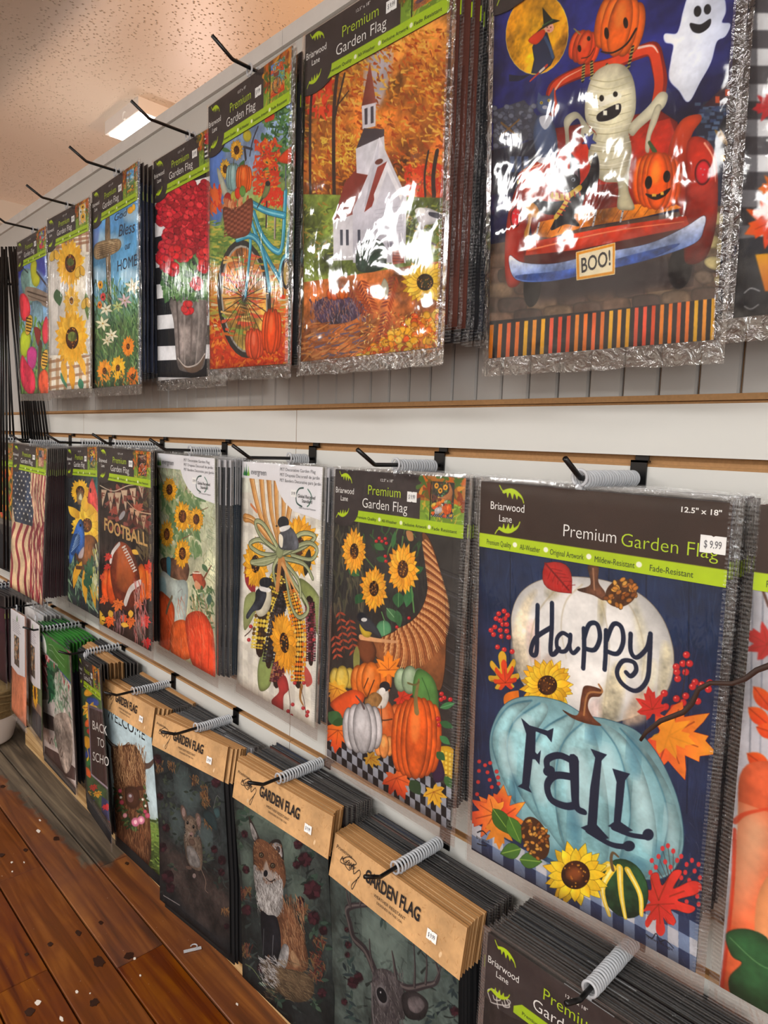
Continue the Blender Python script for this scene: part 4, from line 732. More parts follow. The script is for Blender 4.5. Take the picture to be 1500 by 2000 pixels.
    # back gourds
    A.pump(130, 1190, 55, 62, 'd8b84a', '7a6a20', 'f0dc80', 3, 0, st=0); A.blob([(185, 1080), (200, 1030), (215, 1060), (215, 1130), (190, 1150)], '8a8a4a'); A.pump(275, 1200, 98, 90, 'e87a28', '8a3810', 'f8a860', 5, 0, st=0); A.line([(330, 1150), (350, 1110)], 16, '4a4a2c')
    A.maple(360, 1150, 100, -1.6, 'f08a28', asp=.8); A.maple(425, 1290, 80, .4, 'd83a24', asp=.9); A.pump(465, 1200, 66, 70, '9ab490', '4a6a48', 'd0e0c4', 3, 0, st=0); A.blob([(500, 1150), (570, 1180), (605, 1270), (600, 1400), (540, 1380), (480, 1280)], '5a9048', sh=.4); A.line([(525, 1190), (560, 1280), (570, 1380)], 5, '3a6a34')
    A.maple(105, 1240, 80, 2.0, 'e8b838', g=('d87a28', 'v')); A.blob([(75, 1310), (170, 1250), (240, 1270), (220, 1340), (150, 1400), (90, 1350)], 'e85a24', sh=.35); A.maple(110, 1450, 120, 1.7, 'f08a24', g=('d8401c', 'v'), asp=.8); A.leaf(60, 1360, 100, 70, .7, '3c6a3c'); A.leaf(80, 1420, 80, 40, -.3, '2c5a2c')
    A.pump(345, 1420, 80, 120, 'e06a2c', '8a3810', 'f09a60', 3, 0, st=0); A.pump(340, 1530, 40, 60, 'e8944c', '8a4818', 'f8d080', 3, 0, st=0)
    # bird 2
    A.blob([(300, 1260), (350, 1230), (362, 1290), (340, 1340), (300, 1330)], 'e8e2d8', sh=.3); A.blob([(245, 1300), (290, 1260), (330, 1290), (300, 1340), (260, 1340)], 'b08048', sh=.3, nz=.2); A.ell(342, 1232, 26, 25, '23252c'); A.ell(330, 1255, 16, 18, 'efece6'); A.leaf(362, 1240, 16, 10, .2, '16181c')
    for p in (((300, 1370), (330, 1400), (380, 1395)), ((325, 1330), (330, 1410)), ((240, 1240), (260, 1190)), ((255, 1290), (290, 1200))): A.line(p, 5, '4a2c1c')
    # white pumpkin, big pumpkin
    A.pump(232, 1440, 95, 128, 'c6c2c4', '4a4648', 'f2f0f2', 5, -.05, st=0); A.line([(240, 1340), (225, 1310), (200, 1280)], 14, '5a4a4a', 7)
    A.blob([(590, 1560), (640, 1530), (690, 1560), (685, 1690), (640, 1660)], 'e8b020', sh=.2)
    for j in range(6):
        for i in range(5): A.rect(602 + i * 19, 1545 + j * 24 + i * 6, 617 + i * 19, 1565 + j * 24 + i * 6, 'f8d048', sh=.4, nz=0)
    A.blob([(575, 1620), (620, 1600), (640, 1690), (590, 1710)], '3a2444', sh=.3); A.maple(400, 1690, 120, 1.2, 'e0702c', g=('c83a1c', 'v'), asp=.8); A.maple(585, 1760, 90, 1.2, 'e8b030', asp=.8); A.leaf(470, 1700, 90, 60, 1.0, '2c4a2c'); A.leaf(640, 1680, 80, 40, 1.0, '3a6a34'); A.maple(270, 1590, 70, .6, 'b88a28', asp=.7)
    A.pump(500, 1490, 125, 205, 'ea6420', '8a2c0c', 'fca050', 7, .03, st=0); A.line([(500, 1360), (495, 1290), (510, 1200)], 30, '8a7848', 12); A.line([(455, 1215), (490, 1225), (510, 1210)], 8, '6a6038')
    A.dots([(622, 1270), (635, 1290), (666, 1298), (620, 1298), (605, 1395), (612, 1425)], 12, 'c8242a'); A.leaf(615, 1340, 80, 34, -.3, '3c7a48', '7ab080'); A.leaf(615, 1410, 76, 36, .4, '2f6238'); A.leaf(615, 1480, 70, 34, .7, '3c7a48'); A.leaf(600, 1560, 60, 40, .8, '2f6238')
    return A
def art_happy():
    A = Art(POSE['M7'], (900, 860, 1.9233), 1850, '1e2d4e'); A.mottle(.1)
    A.scat((60, 430, 980, 1500), 500, 160, 2.2, ['2a4068', '16223e', '344c74', '2c3e60'], 1.57, .06, .55)
    for x in (190, 345, 560, 700, 860): A.line([(x, 400), (x - 4, 900), (x - 10, 1400)], 4, '121c34', nz=0)
    # plaid hem
    cs = {0: 'c3c4cc', 1: '7688a8', 2: '2c3a5c'}
    for j in range(1, 6):
        for i in range(22):
            x = 40 + i * 41; h = 50 + i * .7; y = 1532 + .566 * (x - 52) - j * h; c = cs[(i % 2) + (j % 2)]
            if y + h / 2 > 1425 + .452 * (x - 52): A.poly([(x, y), (x + 41, y + 23.2), (x + 41, y + 24.2 + h), (x, y + h)], c, nz=.06)
    A.scat((50, 1450, 900, 2000), 380, 40, 1.5, ['d8dae0', '4a5a80', '9aa8c0'], 1.2, .5, .25)
    # white pumpkin: lobes
    def lobes(L, col, dk, **k):
        for p in L: A.blob(p, col, sh=.22, out=dk, ow=2, **k)
    A.blob([(195, 720), (200, 630), (240, 560), (320, 520), (440, 512), (560, 530), (680, 580), (760, 670), (798, 790), (790, 900), (740, 980), (640, 1040), (500, 1060), (340, 1000), (230, 900)], 'e9e6e2', sh=.25, out='7a6a58', ow=3, nz=.05)
    for p, c, a in ((((205, 860), (195, 720), (240, 600), (290, 560), (262, 640), (250, 760), (262, 880)), 'd8c8a8', .75), (((262, 820), (250, 700), (280, 680), (300, 820)), 'e8b8a8', .5), (((300, 880), (330, 800), (370, 880), (340, 960)), 'c8a898', .5), (((520, 590), (545, 580), (540, 680), (525, 700)), 'bcae84', .8), (((520, 1040), (570, 850), (620, 860), (590, 1050)), 'c4b896', .8), (((610, 1060), (650, 960), (690, 930), (700, 1040), (650, 1070)), 'd0b090', .7), (((640, 560), (700, 720), (680, 900), (660, 720)), 'd8d0b0', .6), (((760, 760), (796, 800), (780, 920), (740, 960)), 'dcd0a8', .7), (((320, 560), (400, 540), (380, 570), (340, 600)), 'cfc4a0', .6), (((480, 1000), (520, 960), (530, 1040), (500, 1050)), 'c8a8a0', .5), (((690, 820), (740, 840), (720, 960), (690, 900)), 'c8c0a0', .5)): A.blob(p, c, a=a, soft=5, nz=.25)
    for p in (((460, 540), (400, 600), (380, 700), (400, 820)), ((520, 560), (545, 660), (560, 800), (540, 1000)), ((580, 560), (650, 640), (690, 780), (680, 900)), ((360, 560), (290, 650), (262, 780), (280, 900))): A.line(p, 5, 'b0a07c', 2, a=.7, soft=1)
    A.blob([(440, 560), (490, 540), (480, 470), (520, 470), (520, 530), (545, 570), (540, 600), (500, 580)], '7a4c34', sh=.35, nz=.25); A.line([(500, 480), (505, 560)], 6, 'a87858')
    A.leaf(320, 460, 150, 110, .85, 'c02a24', '7a1414', out='5a0e0e', sh=.2)
    for q in range(5): A.line([(345 + q * 15, 480 + q * 16), (330 + q * 18, 520 + q * 10)], 2, '7a1414', nz=0); A.line([(345 + q * 15, 480 + q * 16), (385 + q * 12, 490 + q * 13)], 2, '7a1414', nz=0)
    def cone(x, y, rx, ry, a, n=30):
        A.ell(x, y, rx, ry, '4a2c18', a)
        for i in range(n):
            q, t = RS.uniform(0, 6.28), RS.rand() ** .5; p = rot([(math.cos(q) * t * rx, math.sin(q) * t * ry)], a)[0] + (x, y); A.ell(p[0], p[1], rx * .2, rx * .13, RS.choice(['d08a34', 'b06a28', 'e8a848', '8a4c1c', 'c87a30']), RS.rand() * 3, n=8, sh=.4, out='2c1608', ow=1)
    cone(605, 572, 62, 50, -.5, 34)
    # berries left / right
    for L in (((165, 640), (145, 650), (178, 655), (135, 668), (168, 668), (150, 675), (175, 690), (160, 690), (115, 712), (130, 700), (150, 712), (175, 715), (125, 728), (155, 735), (182, 738), (140, 775), (165, 785), (195, 792)), ((848, 805), (810, 850), (835, 838), (860, 838), (812, 870), (845, 870), (815, 895), (880, 908), (905, 918), (935, 910), (870, 925), (845, 960), (810, 970), (835, 985), (770, 1000), (800, 1005), (890, 980), (765, 950), (930, 935))): A.dots(L, 14 if L[0][0] > 500 else 10, 'd02c30')
    for p in (((165, 650), (160, 760)), ((845, 830), (830, 960), (780, 1050)), ((900, 920), (850, 990))): A.line(p, 3, '3a2c28')
    # oak leaf left, sunflower
    A.maple(165, 900, 110, -1.75 + .1, 'dca82c', kind=1, asp=.75, out='7a8a1c'); A.maple(170, 910, 88, -1.65, 'd8481c', kind=1, asp=.7, g=('c83418', 'h')); A.leaf(170, 1000, 80, 60, -.9, 'd8701c')
    A.sun(328, 918, 102, 1.0, 0, 19, 'e8a418', 'f8d83c', '6a3a14', .36); 
    # maple right
    A.maple(780, 1110, 195, .35, 'e8442c', g=('f09a28', 'h'), asp=.9, out='a82018'); A.maple(770, 1100, 120, .35, 'f2a428', asp=.85, vein=None, al=.8); A.maple(720, 1010, 90, -1.75, 'd8342c', asp=.8)
    # teal pumpkin
    A.blob([(115, 1180), (120, 1080), (170, 990), (260, 960), (380, 980), (470, 1030), (560, 1050), (660, 1090), (740, 1180), (810, 1330), (838, 1480), (820, 1580), (760, 1640), (640, 1640), (480, 1600), (330, 1560), (220, 1420), (150, 1300)], '8fc0c8', sh=.25, out='2c5468', ow=3)
    for p in (((270, 975), (180, 1000), (120, 1110), (150, 1240), (210, 1360), (200, 1240), (175, 1130), (210, 1040)), ((300, 985), (200, 1060), (180, 1180), (230, 1330), (330, 1450), (280, 1300), (260, 1150), (330, 1020)), ((400, 1030), (300, 1100), (260, 1250), (300, 1400), (400, 1540), (380, 1400), (360, 1200), (430, 1060)), ((470, 1050), (380, 1150), (360, 1350), (400, 1530), (540, 1600), (560, 1400), (520, 1150)), ((520, 1060), (600, 1180), (640, 1400), (600, 1580), (700, 1640), (740, 1500), (700, 1280), (620, 1120)), ((600, 1080), (720, 1230), (780, 1420), (740, 1620), (800, 1600), (832, 1480), (790, 1320), (700, 1170))):
        A.blob(p, 'a9d4d8', sh=.35, nz=.12, g=('86bcc4', 'v')); A.line(p[:4], 6, '3a7288', 2, a=.8, soft=1)
    for x, y, rx, ry in ((180, 1180, 30, 90), (300, 1250, 36, 120), (450, 1300, 50, 150), (690, 1400, 36, 150), (790, 1460, 20, 100), (560, 1250, 40, 120), (240, 1060, 40, 30)): A.ell(x, y, rx, ry, 'cfe8ea', -.15, a=.55, soft=9)
    for x, y, rx, ry in ((400, 1560, 90, 40), (620, 1600, 90, 40), (210, 1330, 20, 80), (500, 1100, 30, 40), (430, 1440, 24, 90), (650, 1180, 24, 90), (745, 1560, 20, 60)): A.ell(x, y, rx, ry, '2f6a88', -.1, a=.45, soft=9)
    A.blob([(385, 1010), (440, 1030), (455, 960), (470, 920), (530, 935), (525, 960), (490, 965), (480, 1000), (500, 1040), (530, 1070), (470, 1060), (420, 1040)], '6a3a24', sh=.35, nz=.25); A.line([(520, 915), (532, 945), (480, 950), (465, 1030)], 7, 'b07848')
    # Happy  (hand lettering)
    K = '17233a'
    def pen(*L, w=15):
        for p in L: A.line(p, w, K, nz=0)
    pen([(292, 618), (290, 700), (288, 790), (276, 806), (266, 790), (285, 740), (345, 700)], [(346, 610), (345, 700), (340, 790), (352, 802), (372, 780)], w=17)
    pen([(410, 735), (385, 722), (364, 745), (368, 785), (395, 790), (412, 760), (415, 730)], [(415, 728), (412, 775), (425, 798), (445, 780)])
    pen([(462, 720), (458, 850), (442, 870)] and [(465, 705), (466, 780), (462, 855)], [(465, 745), (485, 690), (515, 690), (525, 740), (505, 785), (468, 780)], w=17)
    pen([(548, 712), (546, 800), (542, 860)], [(550, 750), (575, 690), (605, 700), (612, 755), (590, 800), (548, 790)], w=17)
    pen([(640, 725), (640, 790), (662, 815), (700, 780), (712, 735)], [(714, 725), (710, 820), (700, 900), (660, 940), (610, 915), (588, 870), (610, 828), (650, 832), (660, 862), (640, 885), (622, 870)], w=17)
    # FaLL
    A.poly([(230, 1040), (262, 1068), (330, 1088), (352, 1078), (345, 1132), (325, 1106), (285, 1090), (284, 1168), (292, 1176), (305, 1160), (300, 1215), (284, 1195), (274, 1194), (262, 1300), (272, 1320), (218, 1296), (235, 1285), (250, 1100)], K, nz=0)
    pen([(330, 1230), (330, 1195), (375, 1180), (430, 1205)], w=24); A.line([(428, 1195), (432, 1280), (438, 1370), (468, 1392)], 40, K, 22, nz=0); A.line([(420, 1260), (360, 1255), (330, 1290), (345, 1345), (400, 1370), (436, 1365)], 26, K, nz=0); A.ell(336, 1238, 22, 20, K, nz=0)
    A.poly([(490, 1155), (552, 1178), (532, 1200), (524, 1300), (515, 1440), (560, 1490), (530, 1500), (455, 1450), (480, 1440), (490, 1300), (508, 1190)], K, nz=0); A.line([(480, 1462), (560, 1510), (610, 1522), (640, 1518)], 20, K, nz=0); A.ell(634, 1520, 23, 20, K, nz=0)
    A.poly([(572, 1230), (638, 1250), (620, 1275), (612, 1360), (604, 1430), (650, 1462), (620, 1470), (556, 1445), (578, 1430), (588, 1280)], K, nz=0); A.line([(575, 1452), (640, 1478), (700, 1488)], 18, K, nz=0); A.ell(706, 1478, 21, 22, K, nz=0)
    # bottom garland
    A.dots([(x + RS.uniform(-6, 6), y + RS.uniform(-6, 6)) for x, y in ((75, 1200), (95, 1215), (120, 1210), (70, 1240), (100, 1245), (135, 1240), (70, 1285), (110, 1275), (140, 1265), (70, 1330), (120, 1300), (145, 1290), (65, 1360))], 8, 'd03a38', None)
    A.maple(150, 1420, 130, -1.75 + .3, 'e0402c', g=('f0a030', 'r'), asp=.9, out='98241c'); A.maple(130, 1400, 120, 2.9, 'e2502c', g=('f2b438', 'h'), asp=.8, out='98241c'); A.maple(150, 1450, 85, 1.6, 'f0922c', asp=.8, vein=None)
    A.leaf(125, 1380, 120, 60, .95, '3e6a24', '8ab048', out='203a14'); A.leaf(185, 1410, 110, 56, 1.15, '4a7a2c', '8ab048', out='203a14'); A.leaf(230, 1530, 80, 60, 2.9, '4c7a30', '8ab048', out='203a14'); A.leaf(225, 1570, 85, 60, .1, '4c7a30', '8ab048', out='203a14')
    cone(285, 1490, 48, 84, -.35, 46)
    for x, y in ((780, 1520), (800, 1540), (760, 1530), (745, 1560), (815, 1575), (720, 1575), (770, 1580), (790, 1600), (735, 1600), (715, 1620), (830, 1560), (850, 1590), (870, 1575), (895, 1590), (845, 1620), (880, 1615), (900, 1640), (860, 1650), (905, 1680), (870, 1690), (890, 1710), (850, 1730), (895, 1740), (865, 1760), (830, 1640)): A.line([(800, 1700), (x, y)], 2, '4a3a38', nz=0); A.ell(x, y, 8, 10, 'd8383c', n=10, nz=0)
    A.maple(745, 1725, 170, -.35, 'd8382c', kind=1, asp=.85, out='7a1414'); A.maple(745, 1740, 120, 1.5, 'd2342a', kind=1, asp=.8)
    A.ell(618, 1680, 84, 112, '23482a', -.3, sh=.2, out='142a18', ow=3, nz=.3)
    for p in (((575, 1600), (535, 1680), (560, 1780)), ((600, 1600), (605, 1700), (620, 1790)), ((630, 1610), (675, 1700), (680, 1780)), ((560, 1590), (525, 1610), (505, 1640))): A.line(p, 26, 'f0c838', 14); A.line(p, 10, 'f8e890', 5)
    A.line([(575, 1610), (568, 1570), (575, 1545), (595, 1560)], 13, '6a5438', 8)
    A.sun(435, 1628, 128, 1.0, .3, 12, 'f4bc1c', 'fbe03c', '5a2a12', .42, out='4a3008'); A.ell(430, 1625, 30, 24, 'b8642c', a=.6, soft=5)
    A.line([(700, 1855), (720, 1868), (735, 1850), (750, 1880), (770, 1875), (800, 1905)], 3.5, '1c1e28')
    for y, d in ((1470, 1), (1512, -1)): A.line([(65, y), (85, y - 6 * d), (100, y + 8)], 4, '1a1c24')
    return A
def art_pumpkin():
    A = Art(POSE['M8'], (1380, 980, 1.9583), 1000, 'c4c4cc')
    for i in range(14): A.line([(180 + i * 40, 260), (150 + i * 40, 1800)], 5, '8a8e9a')
    A.mottle(.08); A.line([(190, 290), (260, 340), (330, 300)], 22, '4a302c'); A.line([(215, 330), (240, 400)], 10, '5a3a30')
    A.maple(235, 545, 110, -2.6, 'b82c28', asp=.8)
    for x, y, a, L in ((180, 705, .9, 130), (160, 785, .7, 120), (155, 960, .6, 120), (250, 740, 1.2, 120), (190, 860, .3, 110)): A.leaf(x, y, L, 60, a, 'ea6020', '9a2c10', g=('d83c18', 'v'))
    A.blob([(140, 1020), (300, 1000), (600, 1100), (700, 1600), (560, 1980), (300, 2000), (80, 1900), (60, 1850), (90, 1600), (120, 1250)], 'e8683c', sh=.2, nz=.15)
    A.blob([(125, 1200), (200, 1180), (260, 1260), (180, 1500), (110, 1600)], 'e8c8a0', a=.75, soft=12); A.blob([(200, 1500), (280, 1400), (420, 1500), (440, 1850), (230, 1900), (190, 1700)], 'f0a068', sh=.2); A.line([(110, 1220), (150, 1190), (240, 1170)], 22, 'c83c1c', 8, a=.8); A.line([(110, 1250), (100, 1500), (60, 1850)], 14, 'd8381c', a=.8)
    A.blob([(80, 1650), (150, 1630), (230, 1660), (260, 1720), (400, 1640), (430, 1760), (330, 1830), (420, 1920), (300, 1980), (200, 1940), (110, 1900), (90, 1820), (140, 1760), (100, 1730)], '2c5a34', sh=.25, out='16301c', nz=.2); A.line([(90, 1660), (200, 1760), (300, 1800)], 4, '6a9a60')
    return A
def art_poinsettia():
    A = Art(POSE['B2'], (0, 1100, 5.0), 1000, 'd8ccc8')
    A.rect(400, 700, 740, 1330, '8a8078'); A.poly([(420, 890), (470, 900), (470, 1050), (420, 1040)], '2c2024'); A.poly([(430, 1450), (530, 1500), (530, 1640), (435, 1600)], '4c3a38'); A.poly([(440, 1780), (560, 1850), (740, 2000), (740, 2120), (450, 2000)], '4c3a38')
    A.scat((430, 900, 700, 1200), 60, 150, 34, ['a83440', '8a2c38', 'c86a70', 'd8a8a0', '7a3038'], 1.3, .8); A.scat((480, 980, 560, 1330), 60, 70, 30, ['2c6a44', '3a7a50', '1c4a30'], 1.4, 1.6); A.scat((540, 1100, 700, 1800), 220, 90, 22, ['8aa890', 'a8b8a8', '6a8a70', 'b8b0a8', 'c8ccc4'], 1.45, .8)
    A.blob([(530, 1500), (690, 1500), (710, 1900), (640, 2050), (560, 1800)], 'a89a90', sh=.2, nz=.3); A.line([(600, 1800), (585, 1850), (600, 1890), (615, 1840)], 7, '5a4a44'); A.line([(470, 1700), (490, 1760), (505, 1710), (520, 1770)], 6, '3a2c2c'); A.mottle(.12)
    return A
def art_school():
    A = Art(POSE['B3'], (0, 1100, 3.125), 1100, '3c5a34'); A.mottle(.2)
    for i in range(10): A.ell(535 + (i % 3) * 18, 720 + i * 62, 24, 40, ['c8382c', 'e8a828', '2c4a98', '3a8a48', 'e86a2c'][i % 5], i, sh=.2)
    A.maple(550, 880, 90, 1.6, 'ecb838', asp=.7); A.poly([(540, 860), (800, 960), (800, 1520), (560, 1290)], '6a5a68'); A.poly([(548, 880), (800, 975), (800, 1500), (566, 1280)], '3a2626', nz=.1)
    A.line([(545, 870), (562, 1285), (800, 1500)], 5, 'b8aab8', smooth=False)
    A.poly([(530, 1290), (800, 1500), (800, 1700), (530, 1500)], '3c5a34', nz=.2)
    for x, y, c in ((600, 1400, 'ecb030'), (575, 1360, 'c83a2c'), (560, 1450, '2a4ab8'), (540, 1400, 'e8c038')): A.maple(x, y, 34, 1.4, c)
    A.poly([(625, 1420), (700, 1480), (700, 1620), (625, 1560)], '2c3a70'); A.maple(650, 1480, 34, 1.2, 'e8303c', vein=None)
    A.line([(530, 1500), (700, 1610)], 14, 'c83a34'); A.line([(535, 1130), (545, 1180), (535, 1200)], 7, 'e8c030')
    return A
def art_cow():
    A = Art(POSE['B4'], (0, 1400, 3.125), 1300, 'b4cad0'); A.fade([(0, 'b0c8d0'), (.6, 'b8ccd2'), (.8, '98a8a0'), (1, '5a6a30')]); A.mottle(.07)
    A.poly([(660, 600), (1000, 640), (1000, 1000), (660, 900)], '5a7034', soft=8, nz=.3); A.scat((660, 620, 980, 940), 160, 40, 10, ['6a8438', '4a5c28', '7a8c44', '3c4a24'], .4, .8)
    A.line([(652, 40), (665, 110), (700, 165), (745, 195)], 12, '4a4440', 30); A.line([(880, 290), (930, 290), (965, 255)], 30, '5a4840', 12); A.line([(662, 110), (700, 160), (740, 185)], 5, '9a948c')
    A.blob([(695, 190), (740, 175), (830, 160), (880, 210), (905, 330), (890, 450), (915, 560), (910, 900), (700, 800), (690, 600), (700, 400)], '5a3824', sh=.25, nz=.2)
    A.scat((700, 200, 905, 440), 420, 90, 5, ['8a6444', 'a8825a', '6a4830', 'b8926a', '5a3a26'], 1.55, .5); A.scat((700, 400, 910, 900), 420, 80, 6, ['6a442c', '4a2c1c', '7a5438', '8a6040'], 1.5, .4)
    A.line([(790, 165), (815, 150), (825, 200)], 4, '6a4830')
    A.blob([(770, 430), (850, 430), (860, 520), (820, 560), (775, 530)], '4a2e20', sh=.3, soft=3); A.ell(800, 490, 22, 30, '6a4a44'); A.ell(800, 480, 10, 10, 'a8a0a8'); A.ell(870, 430, 30, 14, '4a2c20')
    for i in range(60):
        t = i / 60; x = 715 + 190 * t; y = 430 + 230 * math.sin(t * math.pi) ** .7 + RS.uniform(-20, 20); A.leaf(x, y, 36, 14, RS.rand() * 6, RS.choice(['3a4c2c', '5a6a3c', '2c3a24']))
    for x, y, r, c in ((735, 450, 12, 'c05060'), (745, 520, 14, 'b84a58'), (765, 600, 14, 'e8a0a8'), (830, 640, 26, 'd87a98'), (865, 628, 24, 'e08aa4'), (905, 600, 16, 'c85a74'), (880, 500, 8, 'e8e0d0'), (895, 540, 8, 'e8e0d0'), (740, 490, 8, 'e0d8c8'), (890, 575, 12, 'b84a60')):
        A.ell(x, y, r, r * 1.1, c, sh=.35); A.ell(x, y, r * .4, r * .5, 'f0c0c8' if r > 20 else c)
    return A
def grim(A, k):                      # the three night prints are inked dark and greyish
    g = A.c.mean(2, keepdims=True); A.c[:] = np.clip((A.c * .72 + g * .28) * k, 0, 1); return A
def moody(A, reg, n=1.0):
    x0, y0, x1, y1 = reg
    A.scat(reg, 160 * n, 60, 16, ['2c3a38', '3a4a46', '24302e', '445450', '1e2624'], .5, 3, .8)
def roses(A, L):
    for x, y, r in L:
        A.ell(x, y, r * .9, r, '3a141f', sh=.3, nz=.2, soft=2)
        for k in range(6): a = k * 1.05 + RS.rand(); A.leaf(x, y, r * 1.1, r * .7, a, RS.choice(['4a1a26', '301019', '581f2b']), sh=.2)
def leaves_(A, L, cols=('3a4a3c', '2c3a34', '4a5a44'), l=44, w=20):
    for x, y in L:
        for k in range(5): A.leaf(x + RS.uniform(-26, 26), y + RS.uniform(-30, 30), l, w, RS.rand() * 6.28, cols[RS.randint(len(cols))])
def art_mouse():
    A = Art(POSE['B5'], (300, 1400, 4.1667), 1400, '303436'); A.fade([(0, '2e3436'), (.5, '3c4648'), (.7, '38302e'), (1, '26272c')]); A.mottle(.25, .8); moody(A, (40, 200, 620, 1500))
    for x, y, rx, ry in ((270, 520, 70, 140), (330, 660, 110, 70), (200, 880, 60, 160), (450, 1000, 50, 180), (160, 560, 60, 40)): A.ell(x, y, rx, ry, '64807e', a=.55, soft=18)
    A.blob([(60, 1040), (260, 1130), (480, 1290), (620, 1480), (620, 1800), (300, 1600), (60, 1200)], '4c3a34', a=.75, soft=16, nz=.3)
    leaves_(A, [(110, 520), (150, 620), (110, 700), (200, 720), (170, 800), (120, 860), (60, 800), (190, 980), (440, 1080), (450, 1160), (340, 620), (420, 690), (150, 1220), (530, 1340), (240, 400), (100, 240), (480, 540), (560, 700), (480, 860)])
    roses(A, [(75, 640, 30), (110, 900, 34), (75, 1060, 38), (120, 1300, 54), (510, 1070, 30), (570, 1160, 38), (560, 1260, 30), (550, 520, 40), (70, 330, 40), (140, 1390, 40), (600, 1700, 24)])
    for x, y in ((190, 390), (85, 400), (375, 500), (450, 590), (445, 640), (460, 700), (470, 860), (590, 1600)): A.scat((x - 30, y - 40, x + 30, y + 40), 24, 34, 8, ['8a5428', 'a8682e', '6a3c20', 'b87c3c'], 1.4, 1)
    A.blob([(430, 770), (480, 750), (530, 800), (545, 900), (520, 910), (450, 830)], '2c4448', sh=.3); A.blob([(520, 740), (560, 730), (570, 790), (540, 810)], '3c6468', sh=.3); A.line([(520, 730), (550, 630), (580, 650)], 3, '8a8a88')
    A.blob([(245, 780), (245, 720), (262, 705), (285, 740), (292, 800), (270, 840)], '8a6858', sh=.3); A.ell(268, 765, 14, 38, 'b08a80'); A.blob([(365, 800), (378, 768), (405, 790), (412, 850), (395, 910), (375, 890)], '8a6858', sh=.3); A.ell(390, 840, 15, 42, 'a87c74')
    A.blob([(275, 830), (320, 790), (365, 830), (375, 900), (345, 970), (395, 970), (410, 1080), (400, 1220), (370, 1250), (300, 1210), (265, 1120), (255, 980), (275, 930)], '8a6e58', sh=.35, nz=.2); A.scat((270, 820, 400, 1180), 260, 26, 3, ['b09478', '6a5040', '9a7c62', 'c0a890', '54402f'], 1.4, 1.2); A.blob([(275, 1060), (320, 1050), (370, 1120), (385, 1210), (340, 1220), (290, 1180)], 'b0a6a0', sh=.3, nz=.2)
    for x, y in ((297, 852), (345, 886)): A.ell(x, y, 10, 15, '14100e'); A.ell(x - 3, y - 5, 2.5, 3, 'e8e8e8', n=6)
    A.ell(322, 945, 18, 16, 'b88a80', sh=.3); A.ell(318, 960, 8, 7, '4a2c2c'); A.blob([(300, 990), (340, 990), (350, 1030), (315, 1040)], '7a5a48', sh=.3); A.ell(290, 1225, 26, 14, '6a4c40', .3); A.ell(335, 1290, 14, 20, 'a88a84'); A.line([(390, 1230), (430, 1330), (425, 1400), (450, 1430)], 6, 'a8846c', 3)
    for i in range(6): A.line([(310, 940), (265, 900 + i * 22)], 1.5, 'c0b8a8', nz=0)
    A.line([(85, 1450), (215, 1530)], 6, 'b8a8a8', a=.8)
    return grim(A, .74)
